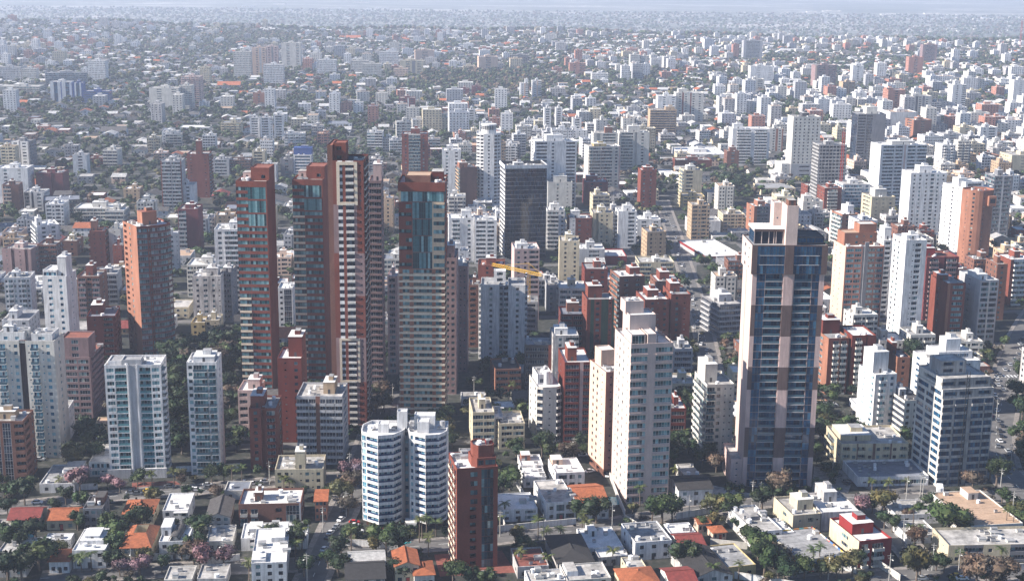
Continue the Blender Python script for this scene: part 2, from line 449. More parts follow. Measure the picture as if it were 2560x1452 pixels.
class Bld:
    """one building: root Empty at the front-left corner of its footprint; local x along the front, y back, z up"""
    def __init__(s, name, cat, short, ext, xa, xb, ytop, ybase, yaw=0.0, group=None, fh=3.05):
        yc = at_z((xa + xb) / 2, ybase)[1]
        xm, H = at_y((xa + xb) / 2, ytop, yc)
        a = R(yaw)
        u = (math.cos(a), math.sin(a))
        t = []
        for tgt in (xa, xb):
            lo, hi = -200.0, 200.0
            for _ in range(40):
                mid = (lo + hi) / 2
                if proj(xm + u[0]*mid, yc + u[1]*mid, H)[0] < tgt: lo = mid
                else: hi = mid
            t.append(lo)
        s.W, s.H = t[1] - t[0], H
        s.x, s.y, s.a = xm + u[0]*t[0], yc + u[1]*t[0], a
        s.yc = yc
        s.scale = ppm(yc)
        s.nf = max(1, round(H / fh))
        s.root = bpy.data.objects.new(name, None)
        s.root.empty_display_size = 1
        COL.objects.link(s.root)
        s.root.location = (s.x, s.y, 0); s.root.rotation_euler = (0, 0, a)
        s.root['category'] = cat
        s.root['label'] = (short + ' ' + ext).strip()
        if group: s.root['group'] = group
        s.wall, s.roof, s.panes, s.bals, s.rails = MB(), MB(), MB(), MB(), MB()
        s.railmat = 'rail_glass'; s.ledge = .8
        s.nwin = s.nbal = s.nroof = 0
        s.glass, s.frame, s.bal, s.rail = 'glass', 'frame_white', 'white', 'solid'
        LANDMARKS.append((short, s.x + u[0]*s.W/2, s.y + u[1]*s.W/2))
    def world(s, x, y):
        c, n = math.cos(s.a), math.sin(s.a)
        return s.x + c*x - n*y, s.y + n*x + c*y
    def occupy(s, x0, x1, y0, y1, pad=2.0):
        nx, ny = max(1, int((x1-x0)/7)), max(1, int((y1-y0)/7))
        for i in range(nx + 1):
            for j in range(ny + 1):
                wx, wy = s.world(x0 + (x1-x0)*i/nx, y0 + (y1-y0)*j/ny)
                FOOT.append((wx, wy, 4 + pad))
    def facade(s, p, ang, W, z0, nf, fh, pat, mats, windows=True, par=0.0):
        ux, uy = math.cos(ang), math.sin(ang)
        ix, iy = -uy, ux                     # inward
        def P(q, z, d=0.0): return (p[0] + ux*q + ix*d, p[1] + uy*q + iy*d, z)
        cols = []
        for tk in pat.split():
            k = 0
            if ':' in tk: tk, k = tk.split(':'); k = int(k)
            cols.append((tk[0], float(tk[1:]), k))
        tot = sum(c[1] for c in cols)
        q = 0.0
        zt = z0 + nf*fh + par
        Wb = s.wall
        for typ, rel, k in cols:
            w = W * rel / tot
            q0, q1 = q, q + w
            q = q1
            mt = mats[k]
            if typ in 'wp':
                Wb.face([P(q0, z0), P(q1, z0), P(q1, zt), P(q0, zt)], mt); continue
            if typ == 'd':
                r = 1.8
                Wb.face([P(q0, z0, r), P(q1, z0, r), P(q1, zt, r), P(q0, zt, r)], mt)
                Wb.face([P(q0, z0), P(q0, z0, r), P(q0, zt, r), P(q0, zt)], mt)
                Wb.face([P(q1, z0, r), P(q1, z0), P(q1, zt), P(q1, zt, r)], mt)
                Wb.face([P(q0, zt), P(q0, zt, r), P(q1, zt, r), P(q1, zt)], mt)
                continue
            za, zb, rec = ZONES[typ]
            zb = min(zb, fh - (0.0 if typ == 'C' else .12 if typ == 'R' else .28))
            m_ = 0.0
            if typ in 'ns': m_ = min(.25 * w, max(0, (w - (1.5 if typ == 'n' else .7)) / 2))
            a0, a1 = q0 + m_, q1 - m_
            if m_ > 0:
                Wb.face([P(q0, z0), P(a0, z0), P(a0, zt), P(q0, zt)], mt)
                Wb.face([P(a1, z0), P(q1, z0), P(q1, zt), P(a1, zt)], mt)
            ww = a1 - a0
            big = ww * s.scale >= 9.5
            hb = zb - za
            for f in range(nf):
                z = z0 + f*fh
                if za > 0: Wb.face([P(a0, z), P(a1, z), P(a1, z+za), P(a0, z+za)], mt)
                top = z + fh + (par if f == nf - 1 else 0)
                if top - (z + zb) > .01: Wb.face([P(a0, z+zb), P(a1, z+zb), P(a1, top), P(a0, top)], mt)
                if rec > .1:
                    Wb.face([P(a0, z+za), P(a0, z+zb), P(a0, z+zb, rec), P(a0, z+za, rec)], mt)
                    Wb.face([P(a1, z+za, rec), P(a1, z+zb, rec), P(a1, z+zb), P(a1, z+za)], mt)
                    Wb.face([P(a0, z+za), P(a0, z+za, rec), P(a1, z+za, rec), P(a1, z+za)], mt)
                    Wb.face([P(a0, z+zb, rec), P(a0, z+zb), P(a1, z+zb), P(a1, z+zb, rec)], mt)
                if windows and big and s.nwin < 285 and TOTAL['win'] < 15500:
                    link(window_mesh(ww, hb, s.glass, s.frame), 'window', s.root, loc=P(a0, z+za, rec), rz=ang)
                    s.nwin += 1; TOTAL['win'] += 1
                else:
                    n = max(1, int(ww / 2.4))
                    for i in range(n):
                        b0, b1 = a0 + ww*i/n, a0 + ww*(i+1)/n
                        s.panes.face([P(b0, z+za, rec), P(b1, z+za, rec), P(b1, z+zb, rec), P(b0, z+zb, rec)], s.glass)
                if typ in 'Rv':
                    M = Matrix.Translation(P(a0, z + za + .002, .05)) @ Matrix.Rotation(ang, 4, 'Z')
                    s.rails.box(0, ww, 0, .05, 0, 1.0 if typ == 'R' else .62, s.railmat, M=M)
                if typ in 'Brh':
                    d, ph = (1.3, 1.0) if typ in 'Br' else (.6, s.ledge)
                    rail = 'rail' if typ == 'r' else 'solid'
                    mb = s.bal
                    if windows and ww * s.scale >= 9.5 and s.nbal < 285:
                        link(balcony_mesh(ww, d, mb, rail, ph), 'balcony' if typ != 'h' else 'ledge', s.root, loc=P(a0, z + .02 + (0 if typ != 'h' else .0), -.004), rz=ang)
                        s.nbal += 1
                    else:
                        o1, o2 = P(a0, z), P(a1, z)
                        M = Matrix.Translation(P(a0, z + .02, -.004)) @ Matrix.Rotation(ang, 4, 'Z')
                        s.bals.box(0, ww, -d, 0, -.2, ph, mb, M=M, bottom=True)
    def vol(s, x0, x1, y0, y1, z0, z1, front='w1', left=None, right=None, back='w1', mats=('white',), roof='roof_white', par=.9, nf=None, occ=True, roofparts=None):
        left = left or front
        right = right or left
        H = z1 - z0 - par
        nf = nf or max(1, round(H / 3.05))
        fh = H / nf
        W, D = x1 - x0, y1 - y0
        s.facade((x0, y0), 0, W, z0, nf, fh, front, mats, True, par)
        s.facade((x1, y0), math.pi/2, D, z0, nf, fh, right, mats, True, par)
        s.facade((x1, y1), math.pi, W, z0, nf, fh, back, mats, False, par)
        s.facade((x0, y1), -math.pi/2, D, z0, nf, fh, left, mats, True, par)
        s.cap([(x0, y0), (x1, y0), (x1, y1), (x0, y1)], z1, par, roof, mats[0])
        if occ and z0 < 1: s.occupy(x0, x1, y0, y1)
        return fh
    def cap(s, pts, z1, par, roof, mat):
        """flat roof sunk behind a parapet 0.25 thick"""
        n = len(pts)
        cx = sum(p[0] for p in pts)/n; cy = sum(p[1] for p in pts)/n
        inn = []
        for x, y in pts:
            d = math.hypot(x-cx, y-cy) or 1
            k = (d - .38) / d
            inn.append((cx + (x-cx)*k, cy + (y-cy)*k))
        s.roof.face([(x, y, z1 - max(par, .05)) for x, y in inn], roof)
        if par > 0:
            for k in range(n):
                l = (k+1) % n
                a, b, c, d = pts[k], pts[l], inn[l], inn[k]
                s.wall.face([(*a, z1), (*b, z1), (*c, z1), (*d, z1)], mat)
                s.wall.face([(*d, z1), (*c, z1), (*c, z1-par), (*d, z1-par)], mat)
    def poly(s, pts, z0, z1, pats, mats, roof='roof_white', par=.9, nf=None):
        H = z1 - z0 - par
        nf = nf or max(1, round(H / 3.05))
        fh = H / nf
        n = len(pts)
        for k in range(n):
            a, b = pts[k], pts[(k+1) % n]
            ang = math.atan2(b[1]-a[1], b[0]-a[0])
            pt = pats[k] if k < len(pats) else 'w1'
            s.facade(a, ang, math.hypot(b[0]-a[0], b[1]-a[1]), z0, nf, fh, pt, mats, True, par)
        s.cap(pts, z1, par, roof, mats[0])
        xs, ys = [p[0] for p in pts], [p[1] for p in pts]
        if z0 < 1: s.occupy(min(xs), max(xs), min(ys), max(ys))
    def part(s, name, fn, label=None):
        b = MB(); fn(b)
        return b.obj(name, s.root, label=label)
    def rbox(s, name, x0, x1, y0, y1, z0, h, mat, top=None):
        b = MB(); b.box(x0, x1, y0, y1, z0, z0 + h, mat, top)
        if x1 - x0 > 2.5 and y1 - y0 > 2.5 and h > 2:         # a door and a rim so it does not read as a bare block
            cx = (x0 + x1) / 2
            b.box(cx - .5, cx + .5, y0 - .03, y0, z0, z0 + 2.1, 'frame_dark')
            b.box(x0 - .12, x1 + .12, y0 - .12, y1 + .12, z0 + h, z0 + h + .18, mat, top, bottom=True)
        return b.obj(name, s.root)
    def clutter(s, x0, x1, y0, y1, z, n=6, core=None, ch=4.0):
        """stair head, water tanks and air conditioners on a flat roof"""
        r = random.Random(int(s.x*7 + s.y*13 + z))
        W, D = x1-x0, y1-y0
        if core:
            s.rbox('stair_head', x0+W*core[0], x0+W*core[1], y0+D*core[2], y0+D*core[3], z, ch, core[4], core[5] if len(core) > 5 else 'roof_white')
            s.rbox('machine_room', x0+W*(core[0]*.6+core[1]*.4), x0+W*(core[0]*.2+core[1]*.8), y0+D*(core[2]*.7+core[3]*.3), y0+D*(core[2]*.3+core[3]*.7), z+ch+.2, 1.8, core[4], 'roof_grey')
        if s.scale < 1.9: return
        for _ in range(n):
            x, y = x0 + W*r.uniform(.08, .9), y0 + D*r.uniform(.08, .9)
            if core and x0+W*core[0]-1 < x < x0+W*core[1]+1 and y0+D*core[2]-1 < y < y0+D*core[3]+1: continue
            k = r.random()
            b = MB()
            if k < .3:
                b.cyl(x, y, r.uniform(.6, 1.0), z, z + r.uniform(1.0, 1.6), 'tank_white', 10); nm = 'water_tank'
            elif k < .8:
                w, d, h = r.uniform(.8, 1.8), r.uniform(.7, 1.1), r.uniform(.7, 1.1)
                b.box(x, x+w, y, y+d, z+.15, z+.15+h, 'metal', 'frame_dark'); b.box(x+.1, x+w-.1, y+.1, y+d-.1, z, z+.15, 'frame_dark'); nm = 'air_conditioner'
            else:
                w, d, h = r.uniform(1.5, 3), r.uniform(1.2, 2.5), r.uniform(.6, 1.6)
                b.box(x, x+w, y, y+d, z, z+h, 'offwhite', 'roof_grey'); b.box(x-.08, x+w+.08, y-.08, y+d+.08, z+h, z+h+.1, 'offwhite', 'roof_grey', bottom=True); nm = 'roof_hatch'
            b.obj(nm, s.root)
    def antenna(s, x, y, z, h):
        b = MB()
        b.bar((x, y, z), (x, y, z+h), .12, 'metal')
        for k in range(3): b.bar((x - .5, y, z+h*(.5+.17*k)), (x+.5, y, z+h*(.5+.17*k)), .07, 'metal')
        b.obj('antenna', s.root)
    def done(s):
        s.wall.obj('wall', s.root)
        s.roof.obj('roof', s.root)
        s.panes.obj('window_glazing', s.root, kind='stuff')
        s.bals.obj('balcony_slabs', s.root, kind='stuff')
        s.rails.obj('glass_railings', s.root, kind='stuff')

# ------------------------------------------------------------------ hand-measured towers: generic builder
PAT = {'pu': ('w1 n1.6 w.7 n1.6', 4.9), 'ps': ('w1.7 n1.5 w1.5 s.9', 5.6), 'gr': ('w.5 g2.6', 3.1), 'ba': ('w.6 B3.6 w.5 n1.5', 6.2), 'lo': ('w.6 b3.4 w.6 n1.5', 6.1),
       'bd': ('g5 w.3', 5.3), 'hb': ('h4.6 w.35', 4.9), 'cu': ('C2.6', 2.6), 'bb': ('B5 w.5', 5.5), 'bl': ('w3 s.9 w3', 6.9), 'w': ('w4', 4), 'br': ('r3.6 w.7', 4.3),
       'lg': ('b4.2 w.5', 4.7), 'pb': ('w.8 n1.5 w.6 B3.2 w.6 n1.5 w.8', 9.0), 'dn': ('w.9 n1.5 w.6 n1.5 w.6 d.9', 6.0), 'fr': ('w.45 b2.8', 3.2)}
def pat(code, W):
    if ' ' in code or code not in PAT: return code
    u, m = PAT[code]
    return ' '.join([u] * max(1, round(W / m)))
def T(short, ext, xa, xb, ytop, ybase, yaw, depth, mats, front, side=None, back='w1', roof='roof_dirty', core=(.35, .65, .35, .7, None), glass='glass', bal=None,
      rail='solid', frame='frame_white', par=.9, steps=(), name=None, cat=None, n=5, group=None, ch=4.2, podium=None):
    mats = mats.split()
    nm = name or 'apartment_tower'
    b = Bld(nm, cat or ('tower' if 'tower' in nm else 'building'), short, ext, xa, xb, ytop, ybase, yaw, group)
    b.glass, b.frame, b.bal, b.rail = glass, frame, bal or mats[0], rail
    b.vol(0, b.W, 0, depth, 0, b.H, pat(front, b.W), pat(side or 'ps', depth), None, pat(back, b.W) if back != 'w1' else back, mats, roof, par)
    z = b.H - par
    for (u0, u1, v0, v1, h, f) in steps:      # set-back storeys standing on the roof
        b.vol(b.W*u0, b.W*u1, depth*v0, depth*v1, z, z + h + .6, pat(f, b.W*(u1-u0)), pat('w', 5), None, 'w1', mats, roof, .6, occ=False)
    if core:
        c = list(core); c[4] = c[4] or mats[0]
        b.clutter(0, b.W, 0, depth, z, n, tuple(c), ch)
    else: b.clutter(0, b.W, 0, depth, z, n)
    if podium:                                # wide lower storeys
        l, r_, fr, h, mt, pt = podium
        b.vol(-l, b.W + r_, -fr, -.003 if fr else depth + 3, 0, h, pat(pt, b.W + l + r_), pat(pt, 6), None, 'w1', (mt,), 'roof_dirty', .5) if fr else b.vol(b.W + .003, b.W + r_, 0, depth, 0, h, pat(pt, r_), None, None, 'w1', (mt,), 'roof_dirty', .5)
    b.done()
    return b
C1 = (.38, .62, .4, .75, None)
OFF = (.55, .85, .4, .8, None)
def CM(m, a=.3, b_=.6): return (a, b_, .35, .75, m)

# --- left group
T('brown brick slab with tall dark glass strips', 'at the left edge beside the cream ribbed tower', -60, 57, 1052, 1207, 3, 15, 'brick_brown', 'w1 C2.2 w.8 C2.2 w.8 C2.2 w1 b2.5', 'w.7 b2.2 w.7 n1.5', glass='glass_dark', core=CM('tan', .3, .75), ch=3)
T('pinkish stepped block with balconies on its right face', 'behind the white notched tower', 148, 224, 893, 1050, 2, 25, 'mauve', 'w.6 g5.4 w.5 g3.6 w.6', 'w.4 b3.4', glass='glass', bal='mauve', roof='terracotta_floor', steps=((.08, .98, .02, .5, 9.5, 'w3 g2 w3'),), core=None, rail='solid')
T('slim white tower with bowed balconies', 'next to the green ribbon tower', 466, 541, 905, 1185, 4, 15, 'white', 'w.4 n1.5 w.3 r4.6 w.5 r2.2 w.4', 'w2 n1.5 w1.5', glass='glass_teal', core=(.2, .9, .15, .8, 'white'), ch=2.4, roof='roof_white')
T('blue-white tower with tall blue windows near its top', 'behind the white notched tower', 105, 165, 690, 975, -1, 15, 'white', 'w1 n2.4 w1.2 n1.6 w.9', 'w2.2 s.9 w2', glass='glass_cyan', core=(.62, .98, .1, .7, 'white'), ch=10, roof='roof_white', steps=((.02, .6, .05, .8, 3.2, 'w.3 g5 w.3'),))
T('white saw-tooth balcony tower', 'behind the left red glass tower', 535, 600, 573, 775, 5, 20, 'white', 'w.4 n1.6 w.3 B3.4', 'w1 n1.5 w1', core=(.55, .95, .3, .8, 'white'), ch=4, roof='roof_white')
T('weathered grey-white block with stained walls', 'left of the left red glass tower', 480, 551, 690, 812, 2, 20, 'white_old', 'w1 n1.3 w.6 n2.6 w.5 n1.6 w.6 s1', 'w1 n1.5', roof='roof_dirty', core=(.45, .85, .3, .7, 'white_old'))
T('grey wing with open galleries', 'joined to the weathered grey-white block', 552, 577, 680, 800, 2, 22, 'midgrey', 'b2.4 w.5 b2.4 w.4', 'w1 n1.3 w1', core=(.1, .9, .2, .6, 'white_old'), ch=2.5)
T('white lower block with railings', 'behind the weathered grey-white block', 466, 560, 662, 742, 3, 22, 'offwhite', 'ba', 'pu', roof='roof_white')
T('small yellow block with white rear', 'under the weathered grey-white block', 477, 512, 806, 852, 3, 14, 'yellowish', 'w1 n1.4 w2 n1.4', 'ps', name='apartment_block')
T('cream low block with a strip of openings', 'right of the small yellow block', 513, 548, 800, 850, 3, 14, 'cream', 'w.6 n1 w1.5 s1 w1', 'ps', name='apartment_block')
T('white tower with curved balconies', 'at the far left behind the brown stepped blocks', 92, 148, 562, 660, 28, 20, 'white', 'w.6 n1.5 w.5 n1.5 w.5', 'bb', roof='roof_white', core=(.05, .3, .3, .6, 'white'), ch=5)
T('slim orange brick tower with pitched penthouse', 'left of the curved orange tower', 223, 262, 578, 672, 8, 18, 'brick_red', 'w1 s.9 w1 s.9 w1', 'ba', core=(.02, .4, .35, .8, 'brick_orange'), ch=7, roof='terracotta_floor')
T('cream narrow slab', 'right of the slim orange brick tower', 271, 301, 573, 668, 3, 14, 'offwhite', 'w2 s1 w2', 'ps')
T('short brick block with blue roof', 'touching the cream narrow slab', 281, 303, 613, 678, 3, 14, 'brick_red', 'w1 s1 w1 s1 w1', 'ps', roof='roof_blue')
T('dusty pink block with vertical slots', 'at the left edge above the red-roofed hall', 4, 76, 622, 700, -4, 20, 'mauve lightgrey', 'w1 s1 w1 d1 w1.4 s1 w1 d1 w1', 'w1 n1.2 w1', core=CM('pinkstone', .3, .6), ch=3)
T('brown tower with banded balconies and roof house', 'right of the blue-white tower', 192, 248, 690, 795, 2, 18, 'brick_brown', 'w.5 B3 w.4 b2 w.4 B3', 'w1 n1.2 w1', bal='mauve', core=(.3, .62, .3, .8, 'brick_red'), ch=6)
T('dark red brick block with grey-blue roof', 'left of the curved orange tower, lower', 216, 288, 790, 900, 9, 22, 'brick_dark', 'w1.5 s1 w1.5 b2.5 w.5', 'lg', roof='roof_blue', bal='brick_brown', core=(.1, .5, .35, .9, 'brick_dark'), ch=5)
T('brown balcony block with flat white rim', 'in front of the white tower with curved balconies', 92, 139, 612, 690, 3, 18, 'brick_brown', 'w.4 b3.5 w.4 b2', 'ba', bal='mauve')
T('white low house-block with big terrace', 'left edge under the small pool yard', 4, 72, 800, 852, 5, 24, 'white', 'w.6 n3 w.8 s1 w1 n2.4 w.6', 'ps', core=(.15, .45, .3, .8, 'white'), roof='roof_grey', name='apartment_block')
T('small brown block with yellow stair head', 'behind the brown balcony block', 150, 192, 602, 640, 3, 18, 'brick_brown', 'w3 n1.2 w1', 'w1 n1.5 w1', core=(.4, .7, .4, .8, 'cream'), ch=3.5, name='apartment_block')
T('dark broad office block with stepped front', 'left of centre below the white slim slab', 108, 200, 500, 545, 18, 26, 'darkgrey', 'w.3 b5 w.3 b5', 'lg', roof='roof_blue', name='office_block', core=None)
T('low white complex with small dome', 'between the brick towers on the left', 184, 300, 520, 556, 3, 24, 'offwhite', 'bd', 'gr', roof='roof_white', name='apartment_block')
T('white banded wing', 'right end of the low white complex', 262, 310, 526, 560, 3, 20, 'offwhite', 'h5 w.3', 'hb', roof='roof_white', name='apartment_block')
T('dark maroon tower with balcony strip', 'between the curved orange tower and left red glass tower', 444, 495, 522, 632, 3, 20, 'brick_maroon', 'w.3 B2.6 w.3 w1 w3', 'w3 s1', bal='lightgrey', core=(.3, .8, .3, .7, 'brick_maroon'), ch=3)
T('white chapel-like house tower with round attic', 'between the two red glass towers', 694, 731, 720, 832, 3, 16, 'white', 'w.8 n1.2 w.5 C3 w.4', 'pu', glass='glass_dark', core=None, roof='roof_white')
# --- lower left / centre
T('rust red tower with stepped roof', 'in front of the left red glass tower base', 622, 690, 1020, 1172, 2, 18, 'brick_red', 'w1 n1.4 w.8 d1 w.5 B2.2 w.4', 'w1 n1.4', roof='roof_grey', bal='brick_dark', core=(.02, .5, .2, .8, 'brick_red'), ch=5)
T('deep red brick tower with white roof terrace', 'between the two red glass towers, in front', 693, 753, 895, 1105, 1, 18, 'brick_dark', 'w1.5 s1 w1.6 n1.2 w.8', 'w2 s1 w2', roof='roof_white', core=(.4, .98, .3, .98, 'brick_dark'), ch=9)
T('pale pink service slab', 'left of the rust red tower', 594, 648, 975, 1100, 1, 16, 'pinkstone', 'w.5 b2.6 w2.5 w1 w.6', 'ps', roof='roof_white', core=(.4, .95, .3, .8, 'pinkstone'))
T('grey balcony block with brown pilasters', 'left of the tall white-framed red tower base', 741, 855, 990, 1158, 0, 20, 'lightgrey brick_brown', 'B3.4 w.2 B2 w1.3:1 B1.6 w.15 B2.6 w.15 B2', 'w1 b2 w1', roof='roof_dirty', bal='lightgrey', glass='glass_dark', core=(.55, .8, .3, .8, 'tan'), ch=5, n=12)
T('yellow-cream apartment block', 'with a water tank tower, left of the white twin-lobed tower', 687, 808, 1172, 1228, 4, 17, 'cream brick_brown', 'w.8 n1.3 w1.2 n1.3 w.7 s.8 w2.2 s1 w.8 n1.6 w.7 s.8 w.8 n1.4 w1', 'w1 n1.3 w1.4 n1.3 w1:1', roof='roof_dirty', core=(.42, .62, .1, .5, 'cream'), ch=7.5, n=9, name='apartment_block')
T('low brick apartment block with bay windows', 'in front of the yellow-cream apartment block', 596, 752, 1258, 1310, 4, 16, 'brick_brown lightgrey', 'w.4 B1.6 w.8 B1.6 w1.5 w1 w1.5 b1.4 w1:0 C3 w.4:1', 'w1 g3 w1', roof='roof_white', bal='offwhite', core=(.24, .36, .3, .7, 'brick_brown'), ch=3.4, n=14, name='apartment_block')
T('cream office complex with stepped terraces', 'right of the white twin-lobed tower', 1182, 1236, 1030, 1118, 6, 22, 'cream', 'g4 w.3 g4', 'w.6 n1.2 w.7', roof='roof_dirty', n=8, bal='cream', name='office_block')
T('cream right wing with ribbon windows', 'of the stepped cream complex', 1247, 1312, 1058, 1122, 6, 18, 'cream', 'w1 g3.6 w.5 g3.6 w.4', 'gr', roof='roof_dirty', n=8, name='office_block', core=None)
T('white glazed middle block', 'between the two cream office wings', 1208, 1258, 1042, 1112, 6, 16, 'white', 'w.5 C3 w.5 C2 w.4', 'pu', glass='glass_dark', roof='roof_white', n=6, name='office_block', core=None)
# --- centre
T('brown banded tower behind the white-framed red tower', 'with dark corner glass', 922, 953, 452, 985, 2, 18, 'mauve', 'w.1 h5.5 w.1', 'w.4 g2 w.5 n1.2', glass='glass_dark', bal='mauve', roof='roof_blue', core=(.3, .98, .3, .9, 'pinkstone'), ch=8)
T('pale pink narrow slab', 'between the brown banded tower and the cream-ledged glass tower', 968, 993, 690, 935, 0, 16, 'pinkstone', 'w.7 g2.2 w.8', 'ps', roof='roof_white')
T('mauve panelled tower', 'touching the right side of the cream-ledged glass tower', 1110, 1141, 645, 985, 0, 24, 'mauve', 'w.4 n1.6 w.3 n1.6 w.4', 'w1 n1.2 w1', frame='frame_dark', core=(.1, .8, .2, .6, 'mauve'), ch=6)
T('lower mauve wing with scattered small windows', 'right of the mauve panelled tower', 1141, 1169, 665, 930, 0, 20, 'mauve', 'w1.6 s1 w1 s1 w1', 'w1 s1 w1', roof='roof_grey', core=(.1, .5, .2, .6, 'white'), ch=3)
T('brown tower seen in the gap', 'left of the white twin-slab tower', 1172, 1199, 712, 868, 0, 16, 'brick_brown', 'w.5 b2 w.6 w.8', 'ps', bal='brick_dark')
T('brick block with terraces', 'left of the grey tower with the crane in front', 1195, 1262, 662, 768, 0, 18, 'brick_red', 'w2 n1.4 w1 b2.4 w1', 'ps', roof='terracotta_floor', core=(.3, .65, .3, .8, 'brick_red'), ch=4)
T('dark unfinished block under the yellow crane', 'with bare floor slabs', 1312, 1345, 755, 850, 0, 16, 'concrete', 'b5 w.2', 'lg', glass='glass_dark', roof='roof_grey', name='unfinished_tower', core=None)
T('dark flat-topped block', 'below the yellow crane', 1312, 1380, 862, 975, 0, 18, 'darkgrey brick_red', 'w.3 g3 w.3 g3 w1:1', 'gr', glass='glass_dark', roof='roof_grey', n=9, core=None)
T('white block with bronze windows and ragged terraces', 'right of the dark flat-topped block', 1383, 1447, 838, 985, 4, 16, 'white_old', 'w1 n1.4 w.6 b3', 'ps', roof='roof_white', core=(.1, .6, .3, .8, 'white'), ch=3)
T('dark octagonal brick block', 'low, left of the cream tower with black stripe', 1238, 1303, 922, 985, 8, 20, 'brick_orange brick_dark', 'w.4 b3.5 w.4 b3.5', 'w1 s1 w1', roof='roof_dark', bal='brick_dark', name='apartment_block', core=None, n=4)
T('dark brick tower with pale right edge', 'behind the slim peach tower', 1412, 1478, 905, 1105, 5, 24, 'brick_dark pinkstone', 'w.3 h4 w.3 w1:1 h2 w.3', 'w1:0 s1 w2', glass='glass_dark', bal='brick_dark', roof='roof_white', core=(.15, .5, .2, .6, 'brick_red'), ch=6)
T('red brick block with tall stair head', 'left of the brick cluster', 1468, 1536, 748, 900, 6, 18, 'brick_red greenwall', 'w1:0 w1:1 n2 w2:1 s1 w.6:1', 'w2 s1 w2', roof='roof_grey', core=(.1, .62, .4, .9, 'brick_red'), ch=6.5)
T('dark brown block with flat blue roof', 'behind the white block with ragged terraces', 1402, 1462, 785, 880, 2, 18, 'brick_dark', 'w.3 g3 w.4 g3 w.3', 'gr', glass='glass_dark', roof='roof_blue', core=(.3, .8, .5, .9, 'brick_brown'), ch=5)
T('cream balcony block', 'above the dark brown block with flat blue roof', 1397, 1463, 720, 790, 0, 20, 'offwhite', 'w.4 g3 w.5 h3.6', 'ba', bal='offwhite', roof='roof_white', core=(.35, .65, .4, .7, 'cream'))
T('grey small block with black seams', 'left of the cream balcony block', 1366, 1401, 712, 778, 2, 16, 'lightgrey', 'w.8 n1.6 w.5 s1 w.4', 'ps')
T('brick tower with round corner balconies', 'in the brick cluster, left member', 1549, 1612, 690, 820, 12, 20, 'brick_brown', 'w.5 n1.4 w.6 n1.4 w.5', 'w.4 B2.6', bal='brick_orange', roof='roof_white', core=(.55, .95, .4, .8, 'brick_red'), ch=4)
T('brick tower with pale pipes', 'in the brick cluster, front member', 1612, 1674, 748, 860, 8, 22, 'brick_red', 'w1.6 n1.4 w.5 s.9 w.8 n1.4 w.6', 'w1 s1 w1', roof='roof_white', core=(.25, .7, .4, .9, 'brick_red'), ch=4)
T('brick tower with small blue roof lights', 'in the brick cluster, right member', 1678, 1727, 735, 858, 6, 22, 'brick_red', 'w1 n1.2 w1 s.9 w1', 'w2 s1 w1', roof='roof_grey', core=(.1, .6, .4, .9, 'brick_red'), ch=5)
T('brick tower with vaulted roof terrace', 'in the brick cluster, rear member', 1642, 1702, 702, 800, 6, 20, 'brick_brown', 'w1 n1.3 w1', 'ps', roof='roof_white', core=(.2, .6, .3, .8, 'brick_red'), ch=5)
T('cream building with a tall blank stair slab', 'behind the brick cluster', 1598, 1686, 655, 700, 3, 20, 'cream', 'h3 w1 w1.4 h3 w.3', 'bd', bal='cream', roof='roof_dirty', core=(.42, .6, .05, .5, 'offwhite'), ch=3)
T('white tower with balcony stacks on two wings', 'left of the dark glass tower with white edges', 1122, 1186, 545, 655, 4, 18, 'white lightgrey', 'w.8 B1.6 w1.4 n1.3 w.5', 'w1 n1.2 w1', roof='roof_white', core=(.5, .9, .3, .7, 'white'), ch=5)
T('white wing with grey balcony column', 'touching the white tower with balcony stacks', 1187, 1242, 550, 660, 2, 18, 'white lightgrey', 'w.5 b3.2 w.6 b2.2 w.9', 'ps', bal='lightgrey', roof='roof_white', core=C1, ch=2)
T('white stepped low block', 'in front of the white tower with balcony stacks', 1130, 1172, 628, 700, 4, 16, 'white', 'w2 s1 w1', 'ps', roof='roof_grey', core=(.1, .5, .3, .7, 'white'), ch=5)
T('white tower with thick balconies', 'right of the dark glass tower with white edges', 1368, 1412, 525, 622, 3, 16, 'white', 'w.3 B3.4 w.5 n1.5', 'ba', roof='roof_white', core=(.2, .7, .3, .7, 'white'))
T('cream pair of slabs with punched openings', 'right of the dark glass tower, lower', 1399, 1449, 602, 705, 0, 18, 'cream', 'w1.2 n1.2 w1.6 n1.2 w.7', 'ps', roof='roof_dirty', core=(.3, .65, .3, .8, 'cream'))
T('white and brick tower', 'right of the white tower with thick balconies', 1424, 1480, 545, 622, 4, 18, 'brick_red white', 'w.6:1 s1:1 w.4 n1.4 w1 s1 w.6', 'ps', roof='roof_white', core=(.1, .5, .3, .7, 'white'), ch=5)
T('cream tower with a vertical grey groove', 'right of the white and brick tower', 1482, 1533, 532, 618, 3, 18, 'cream', 'w1 d.8 w.5 n1 w.6 n1 w1.3', 'ps', roof='roof_dirty', core=(.3, .65, .3, .8, 'cream'))
T('white slim tower with balcony edge', 'right of the cream tower with a vertical grey groove', 1546, 1592, 528, 620, 3, 18, 'white', 'w2.6 b1.6 w.5', 'w1 B2 w1', roof='roof_white', core=(.3, .8, .3, .7, 'white'), ch=4)
T('white low block with tree-side terrace', 'right of the white slim tower with balcony edge', 1593, 1652, 548, 590, 3, 18, 'white', 'w.5 n2 w.6 n2', 'pu', roof='roof_white', name='apartment_block')
T('brick block with corner balconies', 'in front of the cream tower with a vertical grey groove', 1462, 1520, 672, 735, 3, 20, 'brick_dark', 'w1 n1.3 w1 n1.3 w.5', 'ps', roof='roof_grey', core=(.45, .75, .4, .8, 'brick_red'), ch=4)
